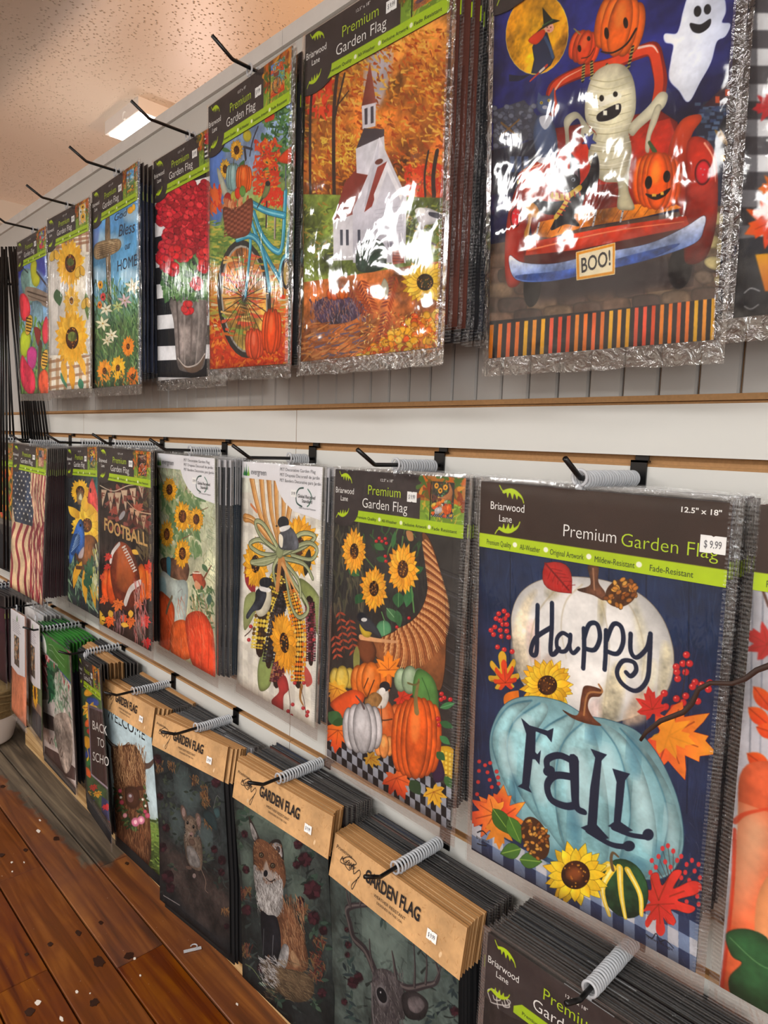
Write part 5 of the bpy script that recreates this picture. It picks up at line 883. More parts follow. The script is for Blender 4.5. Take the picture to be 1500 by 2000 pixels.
def art_fox():
    A = Art(POSE['B6'], (420, 1380, 3.2267), 1600, '303a38'); A.fade([(0, '3c4440'), (.3, '3e4a46'), (.6, '2c3534'), (1, '1f2224')]); A.mottle(.22, .8); moody(A, (150, 560, 720, 2000), 1.6)
    for x, y, rx, ry in ((330, 720, 170, 90), (500, 900, 70, 150), (220, 1000, 40, 160), (560, 1150, 80, 90), (380, 650, 90, 40)): A.ell(x, y, rx, ry, '8aa890', a=.55, soft=22)
    leaves_(A, [(200, 620), (210, 720), (180, 860), (240, 1180), (210, 1260), (600, 760), (660, 900), (560, 950), (640, 1080), (690, 1150), (560, 1350), (640, 1400), (680, 1520), (600, 1600), (660, 1720), (380, 1840), (330, 1750), (620, 1880), (700, 1340), (250, 680), (170, 1000)], ('2c4a3c', '3a5a48', '24382f', '4a6a50'), 56, 24)
    roses(A, [(215, 790, 24), (210, 1020, 26), (600, 945, 46), (545, 980, 26), (640, 1140, 60), (560, 1210, 26), (640, 1320, 44), (300, 1640, 34), (500, 1760, 50), (680, 1800, 30), (560, 850, 30), (200, 1280, 34), (700, 1400, 30)])
    for x, y in ((640, 1580), (660, 1640), (200, 1540), (570, 1270), (670, 1480), (200, 1180), (640, 1700)): A.scat((x - 34, y - 34, x + 34, y + 34), 30, 40, 9, ['7a3426', '8c4a30', '5c241e', '8a6234'], 1.2, 2)
    # ears, head, body
    A.blob([(248, 680), (262, 690), (300, 780), (318, 840), (285, 850), (262, 800)], '3a2c28'); A.blob([(256, 720), (270, 730), (298, 800), (280, 830), (262, 790)], 'a8a09c', nz=.3)
    A.blob([(378, 860), (390, 830), (420, 818), (450, 830), (465, 900), (460, 970), (430, 950)], '2c2422'); A.blob([(392, 860), (420, 838), (450, 860), (455, 930), (425, 920)], 'a8a0a0', nz=.3, sh=.2); A.ell(430, 885, 14, 22, '4a3c40')
    A.blob([(270, 860), (300, 820), (350, 830), (420, 890), (465, 970), (470, 1090), (440, 1180), (500, 1280), (560, 1400), (590, 1560), (585, 1650), (500, 1680), (400, 1650), (330, 1600), (300, 1450), (290, 1250), (262, 1100), (262, 960)], 'a05c34', sh=.35, nz=.2)
    A.blob([(262, 990), (300, 1020), (340, 1110), (420, 1080), (450, 1090), (440, 1240), (400, 1320), (330, 1310), (285, 1250), (265, 1120)], 'b8b2ae', sh=.25, nz=.2)
    A.scat((270, 1040, 445, 1300), 420, 44, 4, ['e0dcd8', 'c0b8b4', '8a827e', 'f0eeec', '6a625e'], 1.45, .9); A.scat((275, 850, 460, 1030), 240, 24, 4, ['b87040', '8a4c28', 'c88850', '6a3c24'], 1.2, 1.2); A.scat((440, 1200, 580, 1640), 320, 60, 6, ['c07844', '94542e', 'd0905c', '7a4426'], 1.35, .4)
    A.blob([(290, 1300), (340, 1310), (400, 1330), (420, 1500), (400, 1640), (360, 1620), (340, 1560), (310, 1580)], '1e1e26', sh=.3, nz=.2); A.line([(370, 1440), (362, 1600)], 5, '8a8a90', a=.7); A.line([(310, 1400), (305, 1560)], 5, '6a6a70', a=.7); A.blob([(430, 1500), (470, 1520), (450, 1640), (395, 1640)], 'a8a4a4', nz=.3, sh=.3)
    A.blob([(480, 1560), (500, 1540), (540, 1620), (500, 1640)], 'd8a870', a=.6, soft=3)
    A.blob([(300, 1590), (400, 1640), (520, 1660), (610, 1700), (630, 1780), (600, 1840), (520, 1860), (430, 1820), (350, 1740), (300, 1660)], '7a5c3c', sh=.35, nz=.2); A.scat((310, 1600, 620, 1850), 300, 50, 4, ['8a6a44', '6e5032', '9a7a50', '4a3626', 'a8895c'], .7, .8, .8); A.scat((290, 1580, 400, 1760), 160, 44, 4, ['c8c4c4', '9a9494', '6a6464', 'e0dcdc'], .9, .7)
    for x, y in ((318, 922), (390, 988)): A.ell(x, y, 17, 18, '2c1c14', .3); A.ell(x, y, 10, 11, '8a7048'); A.ell(x, y, 5, 7, '0c0a08'); A.ell(x - 3, y - 4, 2, 2.4, 'f0f0f0', n=6)
    A.blob([(330, 1000), (350, 960), (370, 1020), (400, 1040), (390, 1080), (350, 1090), (320, 1060)], 'c8c0b8', a=.7, soft=3); A.ell(340, 1040, 14, 22, '14141c', .2); A.line([(340, 1070), (370, 1092), (400, 1075)], 5, '2c1c18')
    A.line([(195, 1620), (240, 1650), (290, 1720)], 6, '7a8a50', a=.8)
    return grim(A, .78)
def art_deer():
    A = Art(POSE['B7'], (640, 1480, 3.5714), 1400, '3c4c48'); A.fade([(0, '2c3836'), (.3, '5a6e66'), (.6, '4c5c56'), (1, '2c3434')]); A.mottle(.22, .8); moody(A, (110, 700, 980, 2300), 1.6)
    for x, y, rx, ry in ((440, 1180, 160, 170), (560, 1120, 120, 120), (480, 1340, 110, 90), (330, 1150, 90, 70), (700, 1650, 60, 90), (200, 1640, 60, 90)): A.ell(x, y, rx, ry, '8aa496', a=.6, soft=26)
    leaves_(A, [(160, 1250), (150, 1400), (200, 1480), (440, 1080), (240, 900), (900, 1500), (860, 1700), (160, 1700), (180, 1800), (340, 970), (760, 1780), (940, 1600)], ('2c4044', '34504c', '24343a', '4a6054'), 70, 22)
    roses(A, [(165, 1180, 18), (190, 1560, 42), (235, 1520, 36), (170, 1290, 26), (920, 1740, 34), (160, 1360, 20), (120, 1700, 24)])
    K, H = '3a3034', '6a5c5a'
    def ant(p, w0, w1): A.line(p, w0, K, w1); A.line(np.array(p) - (w0 * .15, 0), w0 * .35, H, w1 * .35)
    ant([(360, 1480), (300, 1330), (215, 1240), (190, 1130), (175, 1040), (215, 1010), (300, 1000), (400, 995)], 66, 20); ant([(200, 1020), (180, 940), (175, 860)], 20, 8); ant([(270, 1000), (285, 940), (300, 900)], 18, 6); ant([(205, 1020), (200, 900), (215, 860)], 16, 6); ant([(345, 1430), (330, 1330), (330, 1240)], 26, 6)
    ant([(500, 1540), (600, 1585), (720, 1560), (790, 1540), (820, 1480), (800, 1400)], 52, 12); ant([(510, 1530), (500, 1400), (490, 1320)], 34, 6); ant([(640, 1570), (650, 1400), (640, 1180)], 22, 5); ant([(720, 1550), (735, 1400), (715, 1230)], 20, 5); ant([(790, 1530), (830, 1430), (820, 1310)], 16, 5)
    A.blob([(340, 1500), (390, 1450), (480, 1470), (540, 1560), (570, 1650), (560, 1800), (520, 1850), (600, 2200), (300, 2200), (310, 1900), (320, 1700)], '5c5254', sh=.3, nz=.25); A.scat((330, 1470, 560, 1900), 300, 50, 5, ['7a7070', '4a4044', '8a8280', '38303a'], 1.4, .8)
    A.blob([(545, 1640), (620, 1600), (700, 1640), (735, 1700), (700, 1790), (620, 1810), (560, 1770)], '3c3436', sh=.35, nz=.25); A.blob([(590, 1660), (660, 1640), (710, 1700), (660, 1760), (600, 1740)], '6a5e60', nz=.3, sh=.3)
    A.blob([(355, 1600), (400, 1560), (440, 1620), (440, 1700), (400, 1720), (365, 1690)], '968e92', sh=.3, a=.7, soft=3); A.ell(400, 1640, 34, 58, '14141a', -.3); A.ell(392, 1620, 5, 8, 'd8d8e0'); A.line([(330, 1560), (325, 1760), (340, 1900)], 14, '8a8284', a=.7)
    return grim(A, .78)
def art_plain_orange(pose, z):
    A = Art(pose, z, 700, 'e09a70', W=.27); A.mottle(.15)
    return A
def thumb(A, art, x0, y0, x1, y1):
    """little picture of the flag on a stand in a garden, painted into a header card"""
    A.rect(x0, y0, x1, y1, 'b0702c'); A.rect(x0, y0 + (y1 - y0) * .55, x1, y1, '7a9a30'); A.scat((x0, y0, x1, y0 + (y1 - y0) * .6), 60, 5, 2.5, ['c8641c', 'd8902c', '6a5a24', '8a3c18', '4a6a2c'], 0, 3); A.scat((x0 + 2, y0 + (y1 - y0) * .6, x1 - 2, y1 - 1), 40, 5, 1, ['98b840', 'c8a838', '6a8a2c'], 0, 3)
    q = A.T([(x0 + (x1 - x0) * .27, y0 + (y1 - y0) * .12), (x0 + (x1 - x0) * .77, y0 + (y1 - y0) * .88)]).astype(int)
    h, w = q[1, 1] - q[0, 1], q[1, 0] - q[0, 0]; top = int(.17 * art.h)
    iy = top + (np.arange(h) * (art.h - top) / h).astype(int); ix = (np.arange(w) * art.w / w).astype(int)
    A.c[q[0, 1]:q[1, 1], q[0, 0]:q[1, 0]] = boxblur(art.c[..., 0], 2)[np.ix_(iy, ix)][..., None] * [1, 0, 0] + boxblur(art.c[..., 1], 2)[np.ix_(iy, ix)][..., None] * [0, 1, 0] + boxblur(art.c[..., 2], 2)[np.ix_(iy, ix)][..., None] * [0, 0, 1]
    A.line([(x0 + (x1 - x0) * .24, y0 + 3), (x0 + (x1 - x0) * .24, y1 - 1)], .7, '141414', nz=0)
def sprig(A, x, y, w, flip=1, c='b8d41c'):
    P = lambda L: [(x + w * u, y + w * v * flip) for u, v in L]
    A.line(P([(-.04, -.1), (.1, .08), (.3, .03), (.6, .03), (.88, .2), (1, .45)]), w * .045, c, nz=0)
    A.poly(cat(P([(.08, .12), (.25, .01), (.5, -.03), (.75, .07), (.95, .34), (.84, .26), (.76, .22), (.72, .36), (.64, .2), (.58, .17), (.53, .36), (.44, .17), (.38, .15), (.32, .33), (.26, .15), (.16, .19)]), True, 4), c, nz=0)
# header cards: flag units are 0..100 across (0.3175 m), so 28.3 units tall
HC = .09 / .3175 * 100
def card_standard(art, scroll=False):
    A = Art(None, None, 1500, '3a302c'); A.h = int(.102 * 1500); A.c = A.c[:A.h].copy(); A.c[:] = hexc('383030'); A.mottle(.12)
    if art is not None: thumb(A, art, 70.5, 0, 100, 22.5)
    A.poly([(20, 22), (100, 22), (100, 28.35), (12, 28.35)], 'a9c81e', nz=.02)
    if not scroll: A.ell(9.5, 22.5, 12.5, 8.5, '383030')
    else:
        A.rect(0, 22, 16, 33, '383030')
        for q in ((0, 0), (5, 3)): A.line([(4 + q[0], 31 + q[1]), (2 + q[0], 27), (6 + q[0], 24.5), (9 + q[0], 27), (6 + q[0], 29), (5 + q[0], 27.5)], .5, 'd8d4d0', nz=0)
        A.line([(3, 32), (8, 30), (13, 27), (14, 24.5), (11, 25), (12, 28)], .5, 'd8d4d0', nz=0)
    sprig(A, 4.5, 2.2, 11); sprig(A, 2.5, 26.6, 11, -1)
    for x in (40, 57, 77.5): A.ell(x, 25.2, 1.1, 1.1, 'eef2d8', nz=0)
    return A
def card_original(art=None):
    A = Art(None, None, 1500, '35251f'); A.h = int(.09 * 1500); A.c = A.c[:A.h].copy(); A.mottle(.05)
    A.rect(0, 22.3, 100, 28.4, 'b4cf1c', nz=.02); sprig(A, 10, 2.2, 11.5); sprig(A, 8.5, 20.6, 11.5, -1)
    for x in (18, 32.5, 51, 70.5): A.ell(x, 25.2, 1.1, 1.1, 'f4f6e4', nz=0)
    return A
def card_kraft():
    A = Art(None, None, 1400, 'c69c6c'); A.h = int(.078 * 1400); A.c = A.c[:A.h].copy(); A.mottle(.06)
    A.scat((0, 0, 100, 25), 160, 2, .25, ['a87a48', 'cfa272', '98683c'], 0, 6)
    K = '201814'; A.line([(9, 10), (8, 13), (14, 12), (21, 8), (15, 7), (10, 11), (16, 14), (19, 9), (20, 14), (24, 10), (25, 13), (20, 20), (21, 22), (24, 14)], .45, K, nz=0); A.line([(12, 12), (15, 9), (16, 13), (18, 10), (20, 13)], .4, K, nz=0)
    A.ell(17.5, 20.6, .8, 1.5, 'd8b890', .4); A.ell(87, 20, .8, 1.6, 'd8b890', .3)
    return A
def card_green():
    A = Art(None, None, 1200, '3c7a34'); A.h = int(.105 * 1200); A.c = A.c[:A.h].copy(); A.mottle(.1)
    A.poly([(0, 22), (30, 21), (60, 26), (100, 31), (100, 34), (0, 34)], '2c4a9c'); A.ell(16, 15, 14, 14, 'f0f2ee'); A.leaf(10, 12, 10, 7, -.9, '3a6ab8'); A.line([(9, 20), (14, 19), (20, 21)], .8, '5a6a5a')
    for i in range(2): A.line([(38, 8 + i * 6), (50, 6 + i * 7), (60, 9 + i * 7), (84, 12 + i * 8)], .6, 'a8c8a0', nz=0)
    return A
def card_evergreen():
    A = Art(None, None, 1400, 'e6e6ea'); A.h = int(.105 * 1400); A.c = A.c[:A.h].copy()
    for x, h, c in ((4, 5.5, '3c8a44'), (6.5, 7.5, '2c6a4c'), (9.5, 6, '7ab83c')): A.blob([(x - 1.7, 9.5), (x - .5, 9 - h * .5), (x, 9 - h), (x + .5, 9 - h * .5), (x + 1.7, 9.5)], c, nz=0)
    A.line([(79, 26), (73, 24), (72, 19), (75, 15), (80, 14)], 1, '2c4a44', nz=0); A.line([(85, 14.5), (89, 18), (88, 23), (85, 25.5)], .8, '3a6a5a', nz=0)
    return A

# ------------------------------------------------------------------ the setting
def struct(o): o['kind'] = 'structure'; return o
def bevel_box(name, x0, x1, y0, y1, z0, z1, m, parent, mesh=None):
    o = MB().box(x0, x1, y0, y1, z0, z1).build(name, m, parent); return o
M_sub = mat('dark_subfloor', '1a1310', .9)
# floor boards with knots, worn varnish and a bare grey patch near the wall
M_plank = mat('varnished_pine', '9a4a1a', .35)
N, L, B = nodes(M_plank)
tc = N.new('ShaderNodeTexCoord'); oi = N.new('ShaderNodeObjectInfo'); geo = N.new('ShaderNodeNewGeometry')
mp = N.new('ShaderNodeMapping'); mp.inputs['Scale'].default_value = (1.6, 26, 4); L.new(geo.outputs['Position'], mp.inputs[0])
ad = N.new('ShaderNodeVectorMath'); ad.operation = 'ADD'; cb = N.new('ShaderNodeCombineXYZ'); mu = N.new('ShaderNodeMath'); mu.operation = 'MULTIPLY'; mu.inputs[1].default_value = 40
L.new(oi.outputs['Random'], mu.inputs[0]); L.new(mu.outputs[0], cb.inputs[0]); L.new(mu.outputs[0], cb.inputs[1]); L.new(mp.outputs[0], ad.inputs[0]); L.new(cb.outputs[0], ad.inputs[1])
g = N.new('ShaderNodeTexNoise'); g.inputs['Scale'].default_value = 1.5; g.inputs['Detail'].default_value = 6; g.inputs['Distortion'].default_value = .8; L.new(ad.outputs[0], g.inputs['Vector'])
r1 = ramp(N, [(.3, '45220c'), (.5, '6b3812'), (.72, '8a5220')]); L.new(g.outputs['Fac'], r1.inputs[0])
n2 = N.new('ShaderNodeTexNoise'); n2.inputs['Scale'].default_value = 9; n2.inputs['Detail'].default_value = 5; L.new(geo.outputs['Position'], n2.inputs['Vector'])
r2 = ramp(N, [(.42, '000000'), (.72, 'ffffff')]); L.new(n2.outputs['Fac'], r2.inputs[0])
mx = N.new('ShaderNodeMixRGB'); mx.inputs[2].default_value = lin('5c2c16'); L.new(r1.outputs[0], mx.inputs[1])
mm = N.new('ShaderNodeMath'); mm.operation = 'MULTIPLY'; mm.inputs[1].default_value = .55; L.new(r2.outputs[0], mm.inputs[0]); L.new(mm.outputs[0], mx.inputs[0])
br = N.new('ShaderNodeBrightContrast'); ma = N.new('ShaderNodeMapRange'); ma.inputs['To Min'].default_value = -.012; ma.inputs['To Max'].default_value = .018; L.new(oi.outputs['Random'], ma.inputs[0]); L.new(ma.outputs[0], br.inputs['Bright']); L.new(mx.outputs[0], br.inputs['Color'])
# bare patch: stretch of worn boards beside the wall
sx = N.new('ShaderNodeSeparateXYZ'); L.new(geo.outputs['Position'], sx.inputs[0])
def mth(op, a, b=None):
    q = N.new('ShaderNodeMath'); q.operation = op; q.use_clamp = False
    for i, v in enumerate((a, b)):
        if v is None: continue
        if isinstance(v, (int, float)): q.inputs[i].default_value = v
        else: L.new(v, q.inputs[i])
    return q.outputs[0]
n3 = N.new('ShaderNodeTexNoise'); n3.inputs['Scale'].default_value = 14; n3.inputs['Detail'].default_value = 6; L.new(geo.outputs['Position'], n3.inputs['Vector'])
wx = mth('ADD', mth('MULTIPLY', mth('SUBTRACT', n3.outputs['Fac'], .5), .12), 0.0)
# y limit widens away from the camera: y > -0.155 - 0.03*( -x-2 )
ylim = mth('ADD', mth('MULTIPLY', mth('ADD', sx.outputs['X'], 1.9), .05), -.165)
a1 = mth('MULTIPLY', mth('SUBTRACT', mth('ADD', sx.outputs['Y'], wx), ylim), 60); a2 = mth('MULTIPLY', mth('SUBTRACT', -1.93, mth('ADD', sx.outputs['X'], mth('MULTIPLY', wx, 1.5))), 40)
mn = N.new('ShaderNodeMath'); mn.operation = 'MINIMUM'; L.new(a1, mn.inputs[0]); L.new(a2, mn.inputs[1]); mn.use_clamp = True
r3 = ramp(N, [(.3, '30281e'), (.5, '56493a'), (.75, '7c6c56')]); L.new(g.outputs['Fac'], r3.inputs[0])
mw = N.new('ShaderNodeMixRGB'); L.new(mn.outputs[0], mw.inputs[0]); L.new(br.outputs[0], mw.inputs[1]); L.new(r3.outputs[0], mw.inputs[2])
# scuffs: thin pale flecks
v = N.new('ShaderNodeTexNoise'); v.inputs['Scale'].default_value = 120; v.inputs['Detail'].default_value = 2; L.new(geo.outputs['Position'], v.inputs['Vector'])
rv = ramp(N, [(.75, '000000'), (.80, 'ffffff')]); L.new(v.outputs['Fac'], rv.inputs[0]); ms = N.new('ShaderNodeMixRGB'); ms.inputs[2].default_value = lin('b8a490'); L.new(mw.outputs[0], ms.inputs[1]); L.new(mth('MULTIPLY', rv.outputs[0], .7), ms.inputs[0]); L.new(ms.outputs[0], B.inputs['Base Color'])
rr = N.new('ShaderNodeMapRange'); rr.inputs['To Min'].default_value = .22; rr.inputs['To Max'].default_value = .55; L.new(n2.outputs['Fac'], rr.inputs[0]); L.new(mth('ADD', rr.outputs[0], mth('MULTIPLY', mn.outputs[0], .35)), B.inputs['Roughness'])
bp = N.new('ShaderNodeBump'); bp.inputs['Strength'].default_value = .25; bp.inputs['Distance'].default_value = .002; L.new(g.outputs['Fac'], bp.inputs['Height']); L.new(bp.outputs[0], B.inputs['Normal'])
floor = struct(MB().box(-7, 2.4, -3.4, 3, ZF - .06, ZF - .022).build('floor', M_sub))
EDGES = [0.0, -.142, -.266, -.389] + [-.389 - .1235 * k for k in range(1, 25)]
def plank(x0, x1, y0, y1):
    b = .0018; z0, z1 = ZF - .022, ZF + random.uniform(-.0012, 0)
    vs = [(x0, y0, z0), (x1, y0, z0), (x1, y1, z0), (x0, y1, z0), (x0, y0, z1 - b), (x1, y0, z1 - b), (x1, y1, z1 - b), (x0, y1, z1 - b),
          (x0 + b, y0 + b, z1), (x1 - b, y0 + b, z1), (x1 - b, y1 - b, z1), (x0 + b, y1 - b, z1)]
    fs = [(3, 2, 1, 0), (0, 1, 5, 4), (1, 2, 6, 5), (2, 3, 7, 6), (3, 0, 4, 7), (4, 5, 9, 8), (5, 6, 10, 9), (6, 7, 11, 10), (7, 4, 8, 11), (8, 9, 10, 11)]
    MB().add(vs, fs).build('plank', M_plank, floor)
JT = {0: [-1.94], 1: [-1.52, -3.3], 2: [-2.06, -1.0], 3: [-1.63, -3.0]}
for i in range(24):
    cuts = sorted(set([-4.6, 1.2] + JT.get(i, [random.uniform(-3.6, -2.2), random.uniform(-1.6, -.2)])))
    for a, b in zip(cuts[:-1], cuts[1:]): plank(a + .0006, b - .0006, EDGES[i + 1] + .0022, EDGES[i] - .0022)
# knots and paint drips lying in the boards
M_knot = mat('dark_knot', '34190c', .4, bump=(60, .3, .001, .4)); M_chip = mat('spilled_white_paint', 'd8cfc4', .7)
def fhit(px, py):
    r = ray(px, py); t = (ZF - CAM[2]) / r[2]; return CAM + r * t
for px, py, rx, ry, m, nm in ((252, 1867, .013, .011, M_knot, 'knot'), (193, 1878, .02, .012, M_knot, 'knot'), (184, 1958, .011, .010, M_knot, 'knot'), (58, 1976, .012, .01, M_knot, 'knot'), (110, 1638, .014, .008, M_knot, 'knot'), (50, 1660, .009, .006, M_knot, 'knot'), (153, 1822, .012, .006, M_knot, 'knot'), (98, 1844, .008, .006, M_knot, 'knot'), (52, 1864, .006, .005, M_knot, 'knot'), (5, 1536, .012, .008, M_knot, 'knot'), (3, 1670, .01, .008, M_knot, 'knot'), (248, 1686, .008, .005, M_knot, 'knot'), (197, 1802, .008, .005, M_knot, 'knot'),
        (75, 1623, .011, .005, M_chip, 'paint_drip'), (78, 1602, .007, .0025, M_chip, 'paint_drip'), (74, 1958, .008, .006, M_chip, 'paint_drip'), (120, 1990, .009, .003, M_chip, 'paint_drip'), (263, 1872, .004, .003, M_chip, 'paint_drip'), (23, 1684, .004, .003, M_chip, 'paint_drip'), (47, 1684, .004, .0015, M_chip, 'paint_drip'), (150, 1937, .005, .003, M_chip, 'paint_drip'), (274, 1905, .003, .002, M_chip, 'paint_drip'), (463, 1961, .004, .002, M_chip, 'paint_drip'), (24, 1702, .003, .002, M_chip, 'paint_drip'), (176, 1940, .002, .0015, M_chip, 'paint_drip')):
    c = fhit(px, py); b = MB(); n = 14
    ph = random.uniform(0, 6)
    top = [(c[0] + rx * math.cos(k * 2 * math.pi / n) * (1 + .18 * math.sin(3 * k + ph)), c[1] + ry * math.sin(k * 2 * math.pi / n) * (1 + .2 * math.cos(2 * k + ph)), ZF + .0006) for k in range(n)]
    b.add(top + [(x, y, ZF - .001) for x, y, z in top], [tuple(range(n))] + [(k, k + n, (k + 1) % n + n, (k + 1) % n) for k in range(n)]); b.build(nm, m, floor)
# ceiling with sprayed texture, a dropped beam far off
M_ceil = mat('sprayed_ceiling', 'd6c6b6', .35)
N, L, B = nodes(M_ceil); geo = N.new('ShaderNodeNewGeometry')
v1 = N.new('ShaderNodeTexNoise'); v1.inputs['Scale'].default_value = 3.5; v1.inputs['Detail'].default_value = 3; v2 = N.new('ShaderNodeTexVoronoi'); v2.inputs['Scale'].default_value = 85
L.new(geo.outputs['Position'], v1.inputs['Vector']); L.new(geo.outputs['Position'], v2.inputs['Vector'])
rp = ramp(N, [(.0, 'ffffff'), (.27, '000000')]); L.new(v2.outputs['Distance'], rp.inputs[0]); ml = N.new('ShaderNodeMath'); ml.operation = 'MULTIPLY'; L.new(rp.outputs[0], ml.inputs[0])
rq = ramp(N, [(.36, '404040'), (.52, 'ffffff')]); L.new(v1.outputs['Fac'], rq.inputs[0]); L.new(rq.outputs[0], ml.inputs[1])
bp = N.new('ShaderNodeBump'); bp.inputs['Strength'].default_value = 1.0; bp.inputs['Distance'].default_value = .006; L.new(ml.outputs[0], bp.inputs['Height']); L.new(bp.outputs[0], B.inputs['Normal'])
ceiling = struct(MB().box(-7, 2.4, -3.4, 3, ZC, ZC + .08).build('ceiling', M_ceil))
struct(MB().box(-4.15, -3.86, -3.4, 3, ZC - .115, ZC).build('trim_1', M_upper))
M_wall = mat('painted_wall', 'cdc2b4', .7, bump=(8, .05, .002, .1))
struct(MB().box(-7.1, -7, -3.4, 3, ZF, ZC).build('wall_far', M_wall)); struct(MB().box(2.4, 2.5, -3.4, 3, ZF, ZC).build('wall_near', M_wall))
struct(MB().box(-7, 2.4, -3.5, -3.4, ZF, ZC).build('wall_left', M_wall)); struct(MB().box(-7, 2.4, 3, 3.1, ZF, ZC).build('wall_back', M_wall))
# display partition: slatwall below, beadboard and flat boards above
XL, XR = -4.4, 1.1
wall = struct(MB().box(XL, XR, .014, .13, ZF, .862).build('wall_right', M_mdf)); wall['kind'] = 'structure'
P0, PITCH = -.0155, .0845
SEAM = [XL, -3.626, -2.4065, -1.187, .0325, XR]
for k in range(-1, 15):
    zt = P0 - PITCH * k; zb = zt - .0725
    for a, b in zip(SEAM[:-1], SEAM[1:]):
        if zb < ZF: continue
        m = MB(); x0, x1 = a + .0007, b - .0007; c = .0035
        vs = [(x0, .014, zt), (x1, .014, zt), (x0, 0.003, zt), (x1, 0.003, zt), (x0, 0, zt - c), (x1, 0, zt - c), (x0, 0, zb), (x1, 0, zb), (x0, .014, zb), (x1, .014, zb)]
        m.add(vs, [(0, 2, 3, 1), (2, 4, 5, 3), (6, 8, 9, 7)], 1); m.add(vs, [(4, 6, 7, 5)], 0)
        m.add([(x0, 0, zt - c), (x0, .014, zt), (x0, .014, zb), (x0, 0, zb), (x1, 0, zt - c), (x1, .014, zt), (x1, .014, zb), (x1, 0, zb)], [(0, 1, 2, 3), (7, 6, 5, 4)], 1)
        m.build('slat_board', [M_white, M_mdf], wall)
MB().box(XL, XR, -.002, .013, .0695, .0776).build('ledge_strip', M_mdf, wall)
bw = .0516; x = XL; k = 0
seams_b = (-1.0614, -2.2552, -3.449, .13)
while x < XR - .01:
    x1 = min(x + bw, XR); gap = .0028
    if any(abs(x1 - q) < bw * .5 for q in seams_b): x1 = min(seams_b, key=lambda q: abs(x1 - q)); gap = .0016
    c = .0022
    vs = []
    for z in (.0777, .62):
        vs += [(x, .0135, z), (x, .009, z), (x + c, .0055, z), (x1 - gap - c, .0055, z), (x1 - gap, .009, z), (x1 - gap, .0135, z)]
    MB().add(vs, [(i, i + 1, i + 7, i + 6) for i in range(5)]).build('bead_board', M_bead, wall); x = x1
for a, b in zip((XL, -3.45, -2.12, -.62), (-3.45, -2.12, -.62, XR)): MB().box(a + .0008, b - .0008, -.004, .0135, .62, .834).build('upper_board', M_upper, wall)
for a, b in zip((XL, -2.93, -2.28, -1.25, .1), (-2.93, -2.28, -1.25, .1, XR)): MB().box(a + .0008, b - .0008, -.012, .14, .8345, .868).build('cap_rail', M_trimw, wall)
M_pine = mat('pine_batten', 'c09a66', .6); N, L, B = nodes(M_pine)
tc = N.new('ShaderNodeTexCoord'); mp = N.new('ShaderNodeMapping'); mp.inputs['Scale'].default_value = (2, 30, 30); nz = N.new('ShaderNodeTexNoise'); nz.inputs['Scale'].default_value = 3; nz.inputs['Detail'].default_value = 5; L.new(tc.outputs['Object'], mp.inputs[0]); L.new(mp.outputs[0], nz.inputs['Vector'])
rp = ramp(N, [(.3, 'a37c4a'), (.7, 'd8b684')]); L.new(nz.outputs['Fac'], rp.inputs[0]); L.new(rp.outputs[0], B.inputs['Base Color'])
struct(MB().box(-2.95, XR, -.05, -.0005, ZF, ZF + .072).build('baseboard_right', M_pine))

# ------------------------------------------------------------------ ceiling lamp behind the partition
lt = empty('ceiling_light', (-2.47, .25, ZC)); tag(lt, 'white boxy ceiling light glowing above the top of the partition', 'ceiling light')
M_glow = mat('lit_diffuser', 'ffffff', .5); M_glow.node_tree.nodes['Principled BSDF'].inputs['Emission Color'].default_value = (1, .98, .95, 1); M_glow.node_tree.nodes['Principled BSDF'].inputs['Emission Strength'].default_value = 5
M_lampw = mat('lamp_housing', 'e6e0dc', .5)
b = MB(); w, d, h = .14, .085, .046
b.box(-w, w, -d, -d + .012, -h, 0); b.box(-w, w, d - .012, d, -h, 0); b.box(-w, -w + .012, -d + .012, d - .012, -h, 0); b.box(w - .012, w, -d + .012, d - .012, -h, 0); b.build('housing', M_lampw, lt)
MB().box(-w + .013, w - .013, -d + .013, d - .013, -h - .004, -.02).build('diffuser', M_glow, lt)
b = MB(); b.tube([(.03 + .012 * math.cos(a), -d - .001, -.03 + .014 * math.sin(a)) for a in np.linspace(.8, 5.4, 10)], .0025, 6); b.build('emblem', M_txtw, lt)

